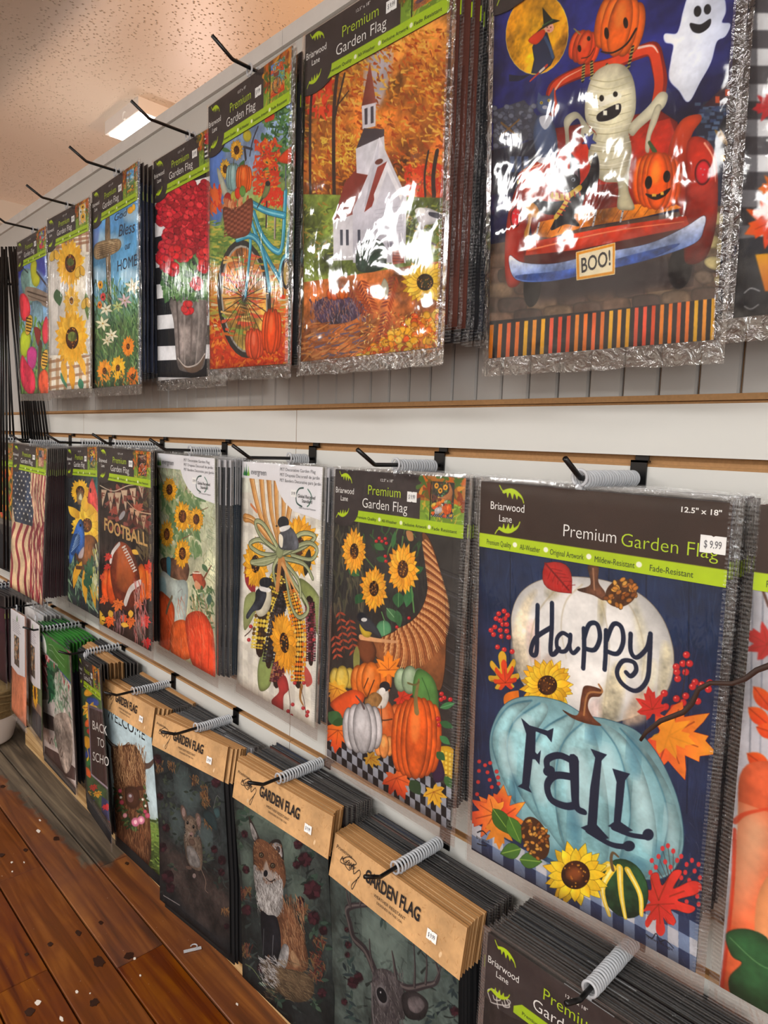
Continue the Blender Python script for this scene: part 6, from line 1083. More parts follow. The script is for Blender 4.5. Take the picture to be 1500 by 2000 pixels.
# ------------------------------------------------------------------ lettering
TXT = {}
def text_tris(s, bold=0):
    if (s, bold) in TXT: return TXT[(s, bold)]
    c = bpy.data.curves.new('t', 'FONT'); c.body = s; c.offset = bold; c.resolution_u = 3
    o = bpy.data.objects.new('t', c); me = bpy.data.meshes.new_from_object(o)
    v = np.array([p.co[:2] for p in me.vertices]); f = [tuple(p.vertices) for p in me.polygons]
    bpy.data.objects.remove(o); bpy.data.curves.remove(c); bpy.data.meshes.remove(me)
    cap = .69 if True else 0
    v[:, 0] -= v[:, 0].min(); w = v[:, 0].max(); TXT[(s, bold)] = (v[:, 0] / w, v[:, 1] / cap, w / cap, f); return TXT[(s, bold)]
class Let:
    def __init__(s, bulge=None): s.mb = MB(); s.bulge = bulge
    def put(s, t, x, z, w=None, h=.01, mi=0, bold=0, y=-.003, shear=0, serif=False):
        """baseline starts at (x, z); width w, capital height h in metres"""
        u, v, asp, f = text_tris(t, bold); w = w or asp * h
        s.mb.add([(x + a * w + shear * c * h, y, z + c * h) for a, c in zip(u, v)], f, mi)
    def px(s, A, t, p0, p1, up, mi=0, bold=0, y=-.0022):
        """baseline from p0 to p1, capital height vector up, all in the artwork's zoom coordinates"""
        q = A.uv([p0, p1, (p0[0] + up[0], p0[1] + up[1])]); a, b, c = q; u, v, asp, f = text_tris(t, bold)
        P = a + np.outer(u, b - a) + np.outer(v, c - a); s.mb.add([(X, y + (s.bulge(X, -Z) if s.bulge else 0), -Z) for X, Z in P], f, mi)
    def build(s, mats, parent, name='lettering'):
        return s.mb.build(name, mats, parent)

# ------------------------------------------------------------------ flag packs
HW = .3175 / 2
STD = [(0, 0), (1, 0), (1, .09), (.22, .09), (.2, .0945), (.15, .0995), (.09, .1015), (.04, .1005), (0, .098)]
RECT = [(0, 0), (1, 0), (1, .09), (0, .09)]
GRN = [(0, 0), (.2, -.004), (.5, .0), (.8, -.004), (1, .004), (1, .105), (.85, .098), (.6, .083), (.3, .068), (0, .07)]
EVG = [(0, 0), (1, 0), (1, .104), (.7, .095), (.58, .078), (.5, .056), (.46, .036), (0, .037)]
def card_mesh(name, outline, front, back, canvas_h, W=.3175, th=.0011, y=0):
    n = len(outline); me = bpy.data.meshes.new(name)
    P = [((u - .5) * W, -v) for u, v in outline]
    vs = [(x, y - th, z) for x, z in P] + [(x, y, z) for x, z in P]
    fs = [tuple(range(n))[::-1], tuple(range(n, 2 * n))] + [(i, (i + 1) % n, (i + 1) % n + n, i + n) for i in range(n)]
    me.from_pydata(vs, [], fs); me.materials.append(front); me.materials.append(back)
    uvl = me.uv_layers.new(name='UVMap')
    for p in me.polygons:
        p.material_index = 0 if p.index == 0 else 1
        for li in p.loop_indices:
            v = me.vertices[me.loops[li].vertex_index].co; uvl.data[li].uv = (v.x / W + .5, 1 + v.z / canvas_h)
    me.update(); return me
KT = math.tan(math.radians(10))
def bulge_fn(kind):
    if kind == 'wavy': return lambda x, z: .0016 * math.sin(x * 24 + 1.5) * min(1, -z / .15) + .0012 * math.sin(x * 9 - z * 11)
    if kind == 'kraft': return lambda x, z: (-KT * -z if z > -.078 else -KT * .078 * max(0, 1 - (-z - .078) / .24)) + .0006 * math.sin(x * 14 + z * 9)
    if kind == 'none': return lambda x, z: 0.0
    if kind == 'back': return lambda x, z: .0004 * math.sin(x * 14) + .0005 * math.sin(z * 16)
    s = RS.uniform(0, 6)
    return lambda x, z: .0011 * math.sin(x * 14 + s) * min(1, max(0, -z - .08) / .1) + .0008 * math.sin(z * 16 + s)
def fabric_mesh(name, H, front, edge, bulge, W=.3175, th=.0016, nx=14, nz=22, z0=0.0, y=0.0, art_h=None):
    vs = []; uv = []
    for s in (0, 1):
        for j in range(nz + 1):
            for i in range(nx + 1):
                x = (i / nx - .5) * W; z = z0 - (H + z0) * j / nz
                vs.append((x, y + bulge(x, z) - (th if s == 0 else 0), z)); uv.append((i / nx, 1 + z / H))
    A = lambda s, i, j: s * (nx + 1) * (nz + 1) + j * (nx + 1) + i; fs = []; mi = []
    for j in range(nz):
        for i in range(nx):
            fs.append((A(0, i, j), A(0, i, j + 1), A(0, i + 1, j + 1), A(0, i + 1, j))); mi.append(0)
            fs.append((A(1, i, j), A(1, i + 1, j), A(1, i + 1, j + 1), A(1, i, j + 1))); mi.append(1)
    for j in range(nz): fs += [(A(0, 0, j), A(1, 0, j), A(1, 0, j + 1), A(0, 0, j + 1)), (A(0, nx, j), A(0, nx, j + 1), A(1, nx, j + 1), A(1, nx, j))]; mi += [1, 1]
    for i in range(nx): fs += [(A(0, i, 0), A(0, i + 1, 0), A(1, i + 1, 0), A(1, i, 0)), (A(0, i, nz), A(1, i, nz), A(1, i + 1, nz), A(0, i + 1, nz))]; mi += [1, 1]
    me = bpy.data.meshes.new(name); me.from_pydata(vs, [], fs); me.materials.append(front); me.materials.append(edge)
    me.polygons.foreach_set('material_index', mi); uvl = me.uv_layers.new(name='UVMap')
    li = np.zeros(len(me.loops), np.int32); me.loops.foreach_get('vertex_index', li); uvl.data.foreach_set('uv', np.array(uv)[li].ravel()); me.polygons.foreach_set('use_smooth', [m == 0 for m in mi]); me.update(); return me
def sleeve_mesh(name, H, m_in, m_edge, wr, seed, nx=26, nz=46, mx=.011, top=.0065, bot=.026, y=-.0052, W=.3175, crumple=0):
    x0, x1, z0, z1 = -W / 2 - mx, W / 2 + mx, top, -H - bot; vs = []; fs = []; mi = []
    for j in range(nz + 1):
        for i in range(nx + 1):
            x = x0 + (x1 - x0) * i / nx; z = z0 + (z1 - z0) * j / nz
            e = min(1, min(x - x0, x1 - x) / mx, (z - z1) / bot, (z0 - z) / (top + .004)); e = max(0, e)
            p = Vector((x * 16 + seed * 7.3, z * 5.5, seed)); n = noise.noise(p)
            q = noise.noise(Vector((x * 46 + seed, z * 12, seed + 5)))
            d = wr * (n * .9 + q * .4)
            if crumple: d += crumple * (abs(noise.noise(Vector((x * 22 + z * 14, z * 20 - x * 9, seed)))) - .3) * (1.0 if z < -.12 else .3)
            k = (1 - e) * .0012 * noise.noise(Vector((x * 190, z * 190, seed)))
            yy = y * (.35 + .65 * e) - max(d + .0008, -.0006) * e + k
            vs.append((x, yy, z + (.0025 * noise.noise(Vector((x * 25, seed, 3))) if j == nz else 0)))
    for j in range(nz):
        for i in range(nx):
            a = j * (nx + 1) + i; fs.append((a, a + nx + 1, a + nx + 2, a + 1)); mi.append(1 if (i in (0, nx - 1) or j >= nz - 2) else 0)
    b = len(vs); vs += [(x0 + .001, .0012, z0 - .001), (x1 - .001, .0012, z0 - .001), (x1 - .001, .0012, z1 + .002), (x0 + .001, .0012, z1 + .002)]; fs.append((b, b + 1, b + 2, b + 3)); mi.append(0)
    me = bpy.data.meshes.new(name); me.from_pydata(vs, [], fs); me.materials.append(m_in); me.materials.append(m_edge)
    me.polygons.foreach_set('material_index', mi); me.polygons.foreach_set('use_smooth', [True] * len(fs)); me.update(); return me
def ring_mesh(flat=True):
    b = MB(); pts = [(.0094 * math.cos(a), 0, .0105 + .0098 * math.sin(a)) for a in np.linspace(-1.35, 4.2, 18)]
    b.tube(pts, .0021, 6); b.box(-.004, .004, -.0009, .0009, -.006, .0022); b.box(-.035, .035, -.0008, .0008, -.010, -.004)
    return b.mesh('hanger', M_ring, True)
RING = ring_mesh()
def sticker(parent, x, z, y, w=.022, h=.0165, txt='$ 9.99', a=0.0):
    b = MB(); hw, hh = w / 2, h / 2; c = math.cos(a); s_ = math.sin(a)
    out = [(-hw, -hh), (-.002, -hh), (0, -hh + .0012), (.002, -hh), (hw, -hh), (hw, hh), (.002, hh), (0, hh - .0012), (-.002, hh), (-hw, hh)]
    P = [(x + c * p - s_ * q, z + s_ * p + c * q) for p, q in out]; n = len(P)
    b.add([(p, y - .0003, q) for p, q in P] + [(p, y, q) for p, q in P], [tuple(range(n)), ] + [(i, i + n, (i + 1) % n + n, (i + 1) % n) for i in range(n)])
    o = b.build('price_sticker', M_sticker, parent); l = Let(); l.put(txt, x - w * .34, z - h * .2, w * .68, h * .42, 0, .01, y - .0006); l.build([M_grey], o); return o
LM = [M_txtw, M_lime, M_green, M_ink, M_grey, M_navy]
def let_standard(card, y=-.0016):
    l = Let(); X = lambda u: (u - .5) * .3175; Z = lambda v: -v * .09
    l.put('Briarwood', X(.012), Z(.47), .3175 * .165, .0105, 0, 0, y); l.put('Lane', X(.06), Z(.62), .3175 * .065, .009, 0, 0, y)
    l.put('12.5" x 18"', X(.40), Z(.17), .3175 * .1, .0045, 0, 0, y); l.put('Premium', X(.3), Z(.44), .3175 * .26, .0165, 1, -.006, y); l.put('Garden Flag', X(.255), Z(.70), .3175 * .36, .0165, 0, -.006, y)
    for t, u, w in (('Premium Quality', .205, .17), ('All-Weather', .42, .12), ('Exclusive Artwork', .59, .17), ('Fade Resistant', .795, .165)): l.put(t, X(u), Z(.93), .3175 * w, .0052, 2, .004, y)
    return l.build(LM, card)
def let_original(card, y=-.0016, small=False):
    l = Let(); X = lambda u: (u - .5) * .3175; Z = lambda v: -v * .09
    l.put('Briarwood', X(.055), Z(.40), .3175 * .165, .0105, 0, 0, y); l.put('Lane', X(.10), Z(.57), .3175 * .062, .009, 0, 0, y)
    l.put('12.5" x 18"', X(.84), Z(.16), .3175 * .13, .0058, 0, .015, y); l.put('Premium', X(.40), Z(.66), .3175 * .215, .0155, 0, -.01, y); l.put('Garden Flag', X(.635), Z(.68), .3175 * .335, .0155, 1, -.01, y)
    for t, u, w in (('Premium Quality', .04, .122), ('All-Weather', .205, .095), ('Original Artwork', .345, .145), ('Mildew-Resistant', .535, .155), ('Fade-Resistant', .745, .15)): l.put(t, X(u), Z(.945), .3175 * w, .0072, 2, 0, y)
    return l.build(LM, card)
def let_kraft(card, y=-.0018):
    l = Let(); X = lambda u: (u - .5) * .3175
    l.put('Primitives', X(.03), -.022, .044, .0065, 3, 0, y, .1); l.put('Kathy', X(.08), -.036, .040, .008, 3, 0, y, .5)
    l.put('GARDEN FLAG', X(.295), -.040, .134, .0205, 3, .028, y); l.put('WEATHER RESISTANT', X(.38), -.054, .078, .0052, 3, 0, y); l.put('DESIGNED IN THE USA', X(.41), -.062, .062, .0038, 3, 0, y)
    return l.build(LM, card)
def front_pack(key, art, label, card='std', hookx=None, edge='20242c', bulge='soft', sleeve='clear', sx=None, cardmat=None, let=None, W=.3175, group=None, lmats=None):
    p = POSE[key]; H = p[5]; t = empty('garden_flag'); t.matrix_world = pmat(p); tag(t, label, 'flag', group)
    bf = bulge_fn('kraft' if card == 'kraft' else bulge); me_edge = mat('hem_fabric', edge, .8)
    im = imgmat('printed_fabric', art.image('print_' + key), .75, .25)
    fab = link('flag_fabric', fabric_mesh('flag_fabric', H, im, me_edge, bf, W=W), t)
    if let:
        l = Let(bf); let(l, art); l.build(lmats or LM, fab)
    if card == 'std':
        cm = imgmat('header_print', card_standard(None if key == 'B8' else art, key == 'B8').image('card_' + key), .45); c = link('header_card', card_mesh('header_card', STD, cm, M_cardback, .102, y=-.0022), t); let_standard(c, -.0038)
    elif card == 'orig':
        cm = imgmat('header_print', card_original().image('card_' + key), .45); c = link('header_card', card_mesh('header_card', RECT, cm, M_cardback, .09, y=-.0022), t); let_original(c, -.0038)
    elif card == 'evg':
        cm = imgmat('header_print', card_evergreen().image('card_' + key), .5); c = link('header_card', card_mesh('header_card', EVG, cm, M_sticker, .105, y=-.0022), t)
        l = Let(); X = lambda u: (u - .5) * .3175; l.put('evergreen', X(.135), -.027, .066, .0125, 4, .008, -.0038)
        for i, (q, w) in enumerate((('PET Decorative Garden Flag', .13), ('PET Drapeau Decoratif de jardin', .145), ('PET Bandera Decorativa para Jardin', .15))): l.put(q, X(.52), -.0135 - i * .0115, w, .0065, 4, 0, -.0038)
        l.put('Global Recycled', X(.74), -.065, .062, .007, 3, .008, -.0038); l.put('Standard', X(.79), -.074, .036, .007, 3, .008, -.0038); l.put('100% Recycled Polyester', X(.76), -.087, .06, .0035, 4, 0, -.0038); l.build(LM, c)
    elif card == 'green':
        cm = imgmat('header_print', card_green().image('card_' + key), .45); c = link('header_card', card_mesh('header_card', GRN, cm, mat('green_board', '2e6a2c', .6), .105, y=-.0022), t)
        l = Let(); l.put('GARDEN FLAG', -.055, -.079, .10, .007, 0, .01, -.0038); l.build(LM, c)
    elif card == 'kraft':
        cm = imgmat('header_print', KRAFT_IM, .75); c = link('header_card', kraft_mesh(cm), t); c.rotation_euler = (math.radians(-10), 0, 0); c.location = (0.002, -.0028, .003); let_kraft(c, -.0032)
        sticker(c, .3175 * .31, -.046, -.0032, .021, .0155)
    if card == 'std': sticker(c, .3175 * (.645 - .5), -.036, -.0036)
    elif card == 'orig': sticker(c, .3175 * (.95 - .5), -.046, -.0036, .026, .019)
    elif card == 'evg': sticker(c, .3175 * .19, -.058, -.0036, .02, .015)
    if sleeve:
        cr = sleeve == 'crinkle'
        link('plastic_sleeve', sleeve_mesh('plastic_sleeve', H, M_crinkle if cr else M_sleeve, M_edge2 if key[0] == 'T' else M_edge, .0022 if not cr else .003, RS.uniform(0, 90), crumple=.005 if cr else 0, W=W), t)
    h = link('hanger', RING, t); h.location = ((hookx - p[0]) if hookx is not None else 0, -.001, .004)
    return t
def kraft_mesh(m):
    # folded kraft card: front leaf, top fold and a back leaf behind the flag
    me = bpy.data.meshes.new('header_card'); W, Hh = .321, .078
    vs = [(-W / 2, -.0012, 0), (W / 2, -.0012, 0), (W / 2, -.0012, -Hh), (-W / 2, -.0012, -Hh), (-W / 2, 0, 0), (W / 2, 0, 0), (W / 2, 0, -Hh), (-W / 2, 0, -Hh)]
    vs += [(-W / 2, .003, .0015), (W / 2, .003, .0015), (W / 2, .0042, -Hh + .004), (-W / 2, .0042, -Hh + .004)]
    fs = [(0, 3, 2, 1), (4, 5, 6, 7), (0, 1, 5, 4), (1, 2, 6, 5), (2, 3, 7, 6), (3, 0, 4, 7), (4, 8, 9, 5), (8, 11, 10, 9)]
    me.from_pydata(vs, [], fs); me.materials.append(m); me.materials.append(M_kraft_edge); uvl = me.uv_layers.new(name='UVMap')
    for p in me.polygons:
        p.material_index = 0 if p.index == 0 else 1
        for li in p.loop_indices: v = me.vertices[me.loops[li].vertex_index].co; uvl.data[li].uv = (v.x / W + .5, 1 + v.z / Hh)
    me.update(); return me
KRAFT_IM = card_kraft().image('card_kraft')
# ---- packs queued behind the front one: shared meshes, one set per kind
BK = {}
def back_kit(kind, H):
    k = (kind, round(H, 3))
    if k in BK: return BK[k]
    col, col2, cardk = {'navy': ('1a2338', '232f4a', 'std'), 'black': ('15151a', '202026', 'std'), 'maroon': ('3c1520', '2a1018', 'std'), 'brown': ('2e2420', '4a2c20', 'std'), 'teal': ('1c3240', '24384a', 'evg'), 'grey': ('3a3c40', '50504c', 'evg'), 'kraft': ('0e0e11', '17171b', 'kraft'), 'kraftflat': ('0e0e11', '17171b', 'kraft'), 'green': ('1a2030', '2a2c38', 'green'), 'rust': ('5a2a1c', '3a2018', 'std'), 'white': ('d4d0ce', 'c8c4c0', 'white')}[kind]
    fm = mat('dark_flag_fabric_' + kind, col, .85, bump=(30, .2, .002, .3)); he = mat('stitched_hem_' + kind, col2, .8)
    fab = fabric_mesh('flag_fabric', H - .004, fm, he, bulge_fn('kraft' if kind == 'kraft' else 'back'), nx=4, nz=13, th=.0022, W=.313)
    sl = None
    if cardk == 'std': cd_ = card_mesh('header_card', STD, CARD_BACKIM, M_cardside, .102, th=.0026, y=.0004)
    elif cardk == 'evg': cd_ = card_mesh('header_card', [(0, 0), (1, 0), (1, .104), (0, .09)], mat('pale_header_board', 'b8b8bc', .6), mat('pale_header_edge', '8e8e92', .6), .105, th=.0024, y=.0004)
    elif cardk == 'green': cd_ = card_mesh('header_card', GRN, mat('green_header_board', '35822e', .5), mat('green_header_edge', '3a8a34', .5), .105, th=.003, y=.0006)
    elif cardk == 'kraft': cd_ = kraft_mesh(imgmat('header_print', KRAFT_IM, .75))
    elif cardk == 'white': cd_ = card_mesh('header_card', [(0, 0), (1, 0), (1, .2), (0, .2)], mat('white_header_board', 'dedee2', .6), M_sticker, .2, th=.0024, y=.0004, W=.27)
    if cardk != 'kraft': sl = back_sleeve(H)
    BK[k] = (fab, cd_, sl, cardk); return BK[k]
def back_sleeve(H):
    mx, top, bot = .004, .005, .02; x0, x1, z0, z1 = -HW - mx, HW + mx, top, -H - bot; b = MB()
    nz = 14; vs = []
    for j in range(nz + 1):
        z = z0 + (z1 - z0) * j / nz; w = .0012 * math.sin(j * 2.1)
        vs += [(x0, w, z), (x0 + .012, -.0022, z), (x1 - .012, -.0022, z), (x1, w, z)]
    b.add(vs, [(j * 4 + i, j * 4 + 4 + i, j * 4 + 5 + i, j * 4 + 1 + i) for j in range(nz) for i in range(3)])
    b.m = [1 if (k % 3 != 1 or k < 3) else 0 for k in range(len(b.f))]
    me = b.mesh('plastic_sleeve', [M_sleeve, M_edge], False); return me
M_cardside = mat('header_board_edge', '625c56', .4)
CARD_BACKIM = imgmat('header_print', card_standard(None).image('card_back'), .45)
STACKS = {}
def stack(key, n, kinds, hookx, ring_z, group, label, dback=.02, spread=1.0, Hb=None, dfront=None):
    """n packs behind the front pack of this hook"""
    p = POSE[key]; d0 = dfront or p[1]; H = min(p[5], .54)
    for i in range(n):
        f = (i + 1) / n; d = d0 - (d0 - dback) * f ** spread; kind = kinds[int(i * len(kinds) / n)]
        fab, cdm, sl, ck = back_kit(kind, Hb or (.515 if kind != 'white' else .38))
        x = p[0] + (hookx - p[0]) * min(1, (i + 1) / 2.5) + random.uniform(-.0025, .0025); z = p[2] + random.uniform(-.003, .0005)
        t = empty('garden_flag', (x, -d, z), (p[6] * (1 - f) + random.uniform(-.001, .001), -p[4] * (1 - f) + random.uniform(-.007, .007), p[3] * (1 - f * .8) + random.uniform(-.003, .003)))
        tag(t, label, 'flag', group)
        link('flag_fabric', fab, t); c = link('header_card', cdm, t)
        if ck == 'kraft': c.rotation_euler = (math.radians(-10 if kind == 'kraft' else 0), 0, 0); c.location = (0, -.0025, .003)
        if sl: link('plastic_sleeve', sl, t)
        h = link('hanger', RING, t); h.location = (hookx - x, 0, ring_z - .012 - z - random.uniform(0, .001))
    return
def hook(x, z, label, L=.158, tip=.04, up=.55, group='black display hooks in the slatwall', brz=None, r=.0035):
    t = empty('display_hook', (x, 0, z)); tag(t, label, 'hook', group)
    b = MB(); zt = (brz - z) if brz is not None else .022
    b.box(-.0115, .0115, -.0035, -.0006, -.02, zt); b.box(-.0115, .0115, -.0035, .009, zt - .003, zt); b.box(-.0095, .0095, .006, .0088, zt - .003, zt + .009)
    b.build('bracket', M_black, t)
    pts = [(0, -.003, 0), (0, -L * .5, 0)] + [(0, -L - tip * .28 * math.sin(a) , tip * .28 * (1 - math.cos(a))) for a in np.linspace(0, up, 5)]
    e = pts[-1]; pts.append((0, e[1] - tip * math.cos(up), e[2] + tip * math.sin(up)))
    b = MB(); b.tube(pts, r, 10); b.build('prong', M_black, t, True); return t

# ------------------------------------------------------------------ the merchandise
def L_boo(l, A): l.px(A, 'BOO!', (560, 1378), (708, 1338), (-2, -72), 3, .012)
def L_bless(l, A):
    l.px(A, 'God', (800, 190), (885, 150), (8, -52), 5, 0); l.px(A, 'Bless', (832, 296), (944, 264), (10, -84), 5, 0)
    l.px(A, 'our', (877, 388), (916, 374), (0, -52), 5, 0); l.px(A, 'HOME', (823, 538), (962, 494), (0, -76), 5, .0)
def L_foot(l, A):
    l.px(A, 'FOOT', (160, 865), (340, 950), (2, -105), 0, .02, y=-.0024); l.px(A, 'BALL', (345, 950), (530, 1010), (-4, -110), 0, .02, y=-.0024)
    for t, x, y in (('F', 137, 590), ('A', 200, 625), ('M', 256, 630), ('I', 326, 615), ('L', 400, 580), ('Y', 470, 540)): l.px(A, t, (x, y), (x + 26, y + 6), (0, -50), 1, .02)
    for t, x, y in (('A', 384, 745), ('N', 428, 775), ('D', 484, 790)): l.px(A, t, (x, y), (x + 24, y + 8), (0, -40), 1, .02)
def L_happy(l, A):
    l.px(A, 'Briarwood', (62, 1493), (110, 1510), (0, -11), 3, 0); l.px(A, 'Lane', (72, 1505), (98, 1514), (0, -8), 3, 0); l.px(A, 'Sydney Wright', (698, 1862), (800, 1918), (-3, -12), 3, 0)
def L_welcome(l, A): l.px(A, 'WELCOME', (682, -8), (915, 136), (0, -66), 3, 0)
def L_school(l, A):
    l.px(A, 'BACK', (570, 1010), (655, 1052), (0, -52), 0, 0); l.px(A, 'TO', (596, 1110), (636, 1130), (0, -50), 0, 0); l.px(A, 'SCHO', (572, 1200), (664, 1242), (0, -52), 0, 0)
def L_pen(c): return None
boo, church, bike, ger, bless, sunf, tul, plaid = art_boo(), art_church(), art_bike(), art_geranium(), art_bless(), art_sunflowers(), art_tulips(), art_plaid()
front_pack('T7', boo, 'garden flag of a mummy and pumpkins in a red truck with a BOO plate', 'std', -.407, '181824', sleeve='crinkle', let=L_boo)
front_pack('T6', church, 'garden flag of a white steepled church in autumn woods', 'std', -.79, '8a4a1c', sleeve='crinkle')
front_pack('T5', bike, 'garden flag of a teal bicycle with a basket of pumpkins', 'std', -1.135, '5a6a3a')
front_pack('T4', ger, 'garden flag of red geraniums in a bucket on black and white stripes', 'std', -1.49, '101014')
front_pack('T3', bless, 'garden flag with a wooden cross reading God Bless our Home', 'std', -1.825, '3a6a90', let=L_bless)
front_pack('T2', sunf, 'garden flag of two tall sunflowers on brown plaid', 'std', -2.16, 'b09a80')
front_pack('T1', tul, 'garden flag of tulips and a yellow bird, leftmost of the top row', 'std', -2.52, '3a4a70')
front_pack('T8', plaid, 'garden flag of orange leaves on black and white plaid, at the right edge above', 'std', -.068, '26262c', sleeve='crinkle')
TW = 'dark garden flag edge showing behind the %s flag'
for key, n, kinds, hx, what in (('T7', 9, ['navy', 'navy', 'black'], -.407, 'truck and mummy'), ('T6', 10, ['rust', 'black', 'navy', 'navy'], -.79, 'steepled church'), ('T5', 8, ['black', 'navy'], -1.135, 'teal bicycle'),
                                ('T4', 6, ['black', 'navy'], -1.49, 'red geranium'), ('T3', 10, ['navy', 'navy', 'teal'], -1.825, 'wooden cross'), ('T2', 6, ['black', 'teal'], -2.16, 'two sunflowers'), ('T1', 6, ['navy'], -2.52, 'tulip and yellow bird'), ('T8', 6, ['black'], -.068, 'plaid with orange leaves')):
    stack(key, n, kinds, hx, POSE[key][2] + .018, 'garden flags queued behind the %s flag' % what, TW % what)
    hook(hx, POSE[key][2] + .018, 'black prong hook holding the %s flags in the top row' % what, L=.20 if key not in ('T4',) else .19, tip=.045, group='black display hooks of the top row', up=.5)
stars, bird, foot, vase, husk, corn, happy, pump = art_stars(), art_bluebird(), art_football(), art_vase(), art_husk(), art_corn(), art_happy(), art_pumpkin()
HM = dict(M7=-.4069, M6=-.768, M5=-1.1256, M4=-1.4792, M3=-1.8152, M2=-2.1749, M1=-2.5305, M8=-.045)
front_pack('M7', happy, 'garden flag of a white and a teal pumpkin reading Happy Fall', 'orig', HM['M7'], '1a2440', let=L_happy)
front_pack('M6', corn, 'garden flag of a wicker cornucopia with pumpkins and sunflowers on black', 'std', HM['M6'], '1c1a1a')
front_pack('M5', husk, 'garden flag of corn husks, raffia bow and two chickadees', 'evg', HM['M5'], 'c8c0b0')
front_pack('M4', vase, 'garden flag of a sunflower bouquet above orange pumpkins, pale label', 'evg', HM['M4'], '9a9a80')
front_pack('M3', foot, 'garden flag of a football and maple leaves with pennants', 'std', HM['M3'], '2a1a16', let=L_foot, lmats=[M_gold, M_maroon])
front_pack('M2', bird, 'garden flag of a bluebird perched on yellow sunflowers', 'std', HM['M2'], '20262c')
front_pack('M1', stars, 'garden flag of a waving stars and stripes banner', 'std', HM['M1'], '3c1a22', bulge='wavy')
front_pack('M8', pump, 'garden flag of a big orange pumpkin with a dark green leaf, at right edge', 'orig', HM['M8'], 'b04020')
for key, n, kinds, what in (('M7', 21, ['brown', 'black', 'brown', 'navy', 'black'], 'Happy Fall'), ('M6', 15, ['brown', 'black', 'rust', 'black'], 'cornucopia'), ('M5', 8, ['grey', 'grey', 'brown'], 'corn husk and chickadee'), ('M4', 12, ['grey', 'teal', 'navy'], 'sunflower bouquet and pumpkins'),
                            ('M3', 16, ['black', 'brown'], 'football'), ('M2', 9, ['black', 'teal'], 'bluebird'), ('M1', 18, ['maroon', 'maroon', 'black', 'maroon'], 'stars and stripes'), ('M8', 12, ['brown', 'rust'], 'large orange pumpkin')):
    stack(key, n, kinds, HM[key], POSE[key][2] + .0138, 'garden flags queued behind the %s flag' % what, TW % what)
    hook(HM[key], POSE[key][2] + .0138, 'black prong hook in the slatwall holding the %s flags' % what, L=.157, tip=.042, brz=-.0105)
poin, school, cow, mouse, fox, deer = art_poinsettia(), art_school(), art_cow(), art_mouse(), art_fox(), art_deer()
HB = dict(B8=-.357, B7=-.7159, B6=-1.0498, B5=-1.4113, B4=-1.7433, B3=-2.085, B2=-2.425, B1=-2.75)
front_pack('B7', deer, 'garden flag of an antlered deer in mist under a kraft card', 'kraft', HB['B7'], '0a0a0c', sleeve=None)
front_pack('B6', fox, 'garden flag of a sitting red fox under a kraft card', 'kraft', HB['B6'], '0a0a0c', sleeve=None)
front_pack('B5', mouse, 'garden flag of a small brown mouse on dark ground, kraft card', 'kraft', HB['B5'], '0a0a0c', sleeve=None)
front_pack('B4', cow, 'garden flag of a shaggy horned cow reading WELCOME', 'kraft', HB['B4'], '3a4440', sleeve=None, let=L_welcome)
front_pack('B3', school, 'garden flag reading BACK TO SCHOOL on a chalkboard', 'std', HB['B3'], '24302a', let=L_school)
front_pack('B2', poin, 'garden flag with a green card above a grey pot of greenery', 'green', HB['B2'], '6a5a54')
POSE['B8'] = POSE['B8'][:5] + (.54, POSE['B8'][6])
dark = Art(None, None, 900, '2a211e'); dark.H = .54; dark.h = int(.54 * 900); dark.c = np.zeros((dark.h, dark.w, 3), np.float32) + np.array(hexc('2a211e'), np.float32); dark.mottle(.2)
t8 = front_pack('B8', dark, 'garden flag with a brown card and white scrollwork, lower right corner', 'std', HB['B8'], '14100e')
paper = Art(None, None, 900, 'e4e2e6', W=.27); paper.h = int(.235 * 900); paper.c = paper.c[:1].repeat(paper.h, 0)
paper.rect(26, 34, 62, 76, '4a4640'); paper.scat((28, 36, 60, 74), 50, 8, 4, ['c88a5a', '8a7a6a', 'a8a8a0', '6a5240', 'd8b080'], 0, 3); paper.blob([(48, 4), (52, 12), (44, 12)], '6a9a5a')
for i in range(7): paper.line([(14, 14 + i * 2.6), (60 + (i * 7) % 20, 14 + i * 2.6)], .8, 'a8a6ac', nz=0)
PAPER = imgmat('header_print', paper.image('card_paper'), .6)
for key, colr, lab in (('B1', 'dc8a66', 'garden flag with a white paper sheet over a salmon orange panel'), ('B1b', '54603c', 'garden flag with a white sheet over a yellow flower and dark hem')):
    a = Art(POSE[key], None, 700, colr, W=.27); a.mottle(.12)
    if key == 'B1b': a.rect(30, 105, 100, 120, '8a7060'); a.sun(55, 96, 22, 1, 0, 10, 'f0a81c', 'f4c038', '7a4a1c'); a.rect(30, 118, 100, 150, '20242c')
    t = front_pack(key, a, lab, None, HB['B1'] if key == 'B1' else -2.5, colr, W=.27)
    link('header_card', card_mesh('header_card', [(0, 0), (1, 0), (1, .22), (.5, .235), (0, .225)], PAPER, M_sticker, .235, W=.27, y=-.0022), t)
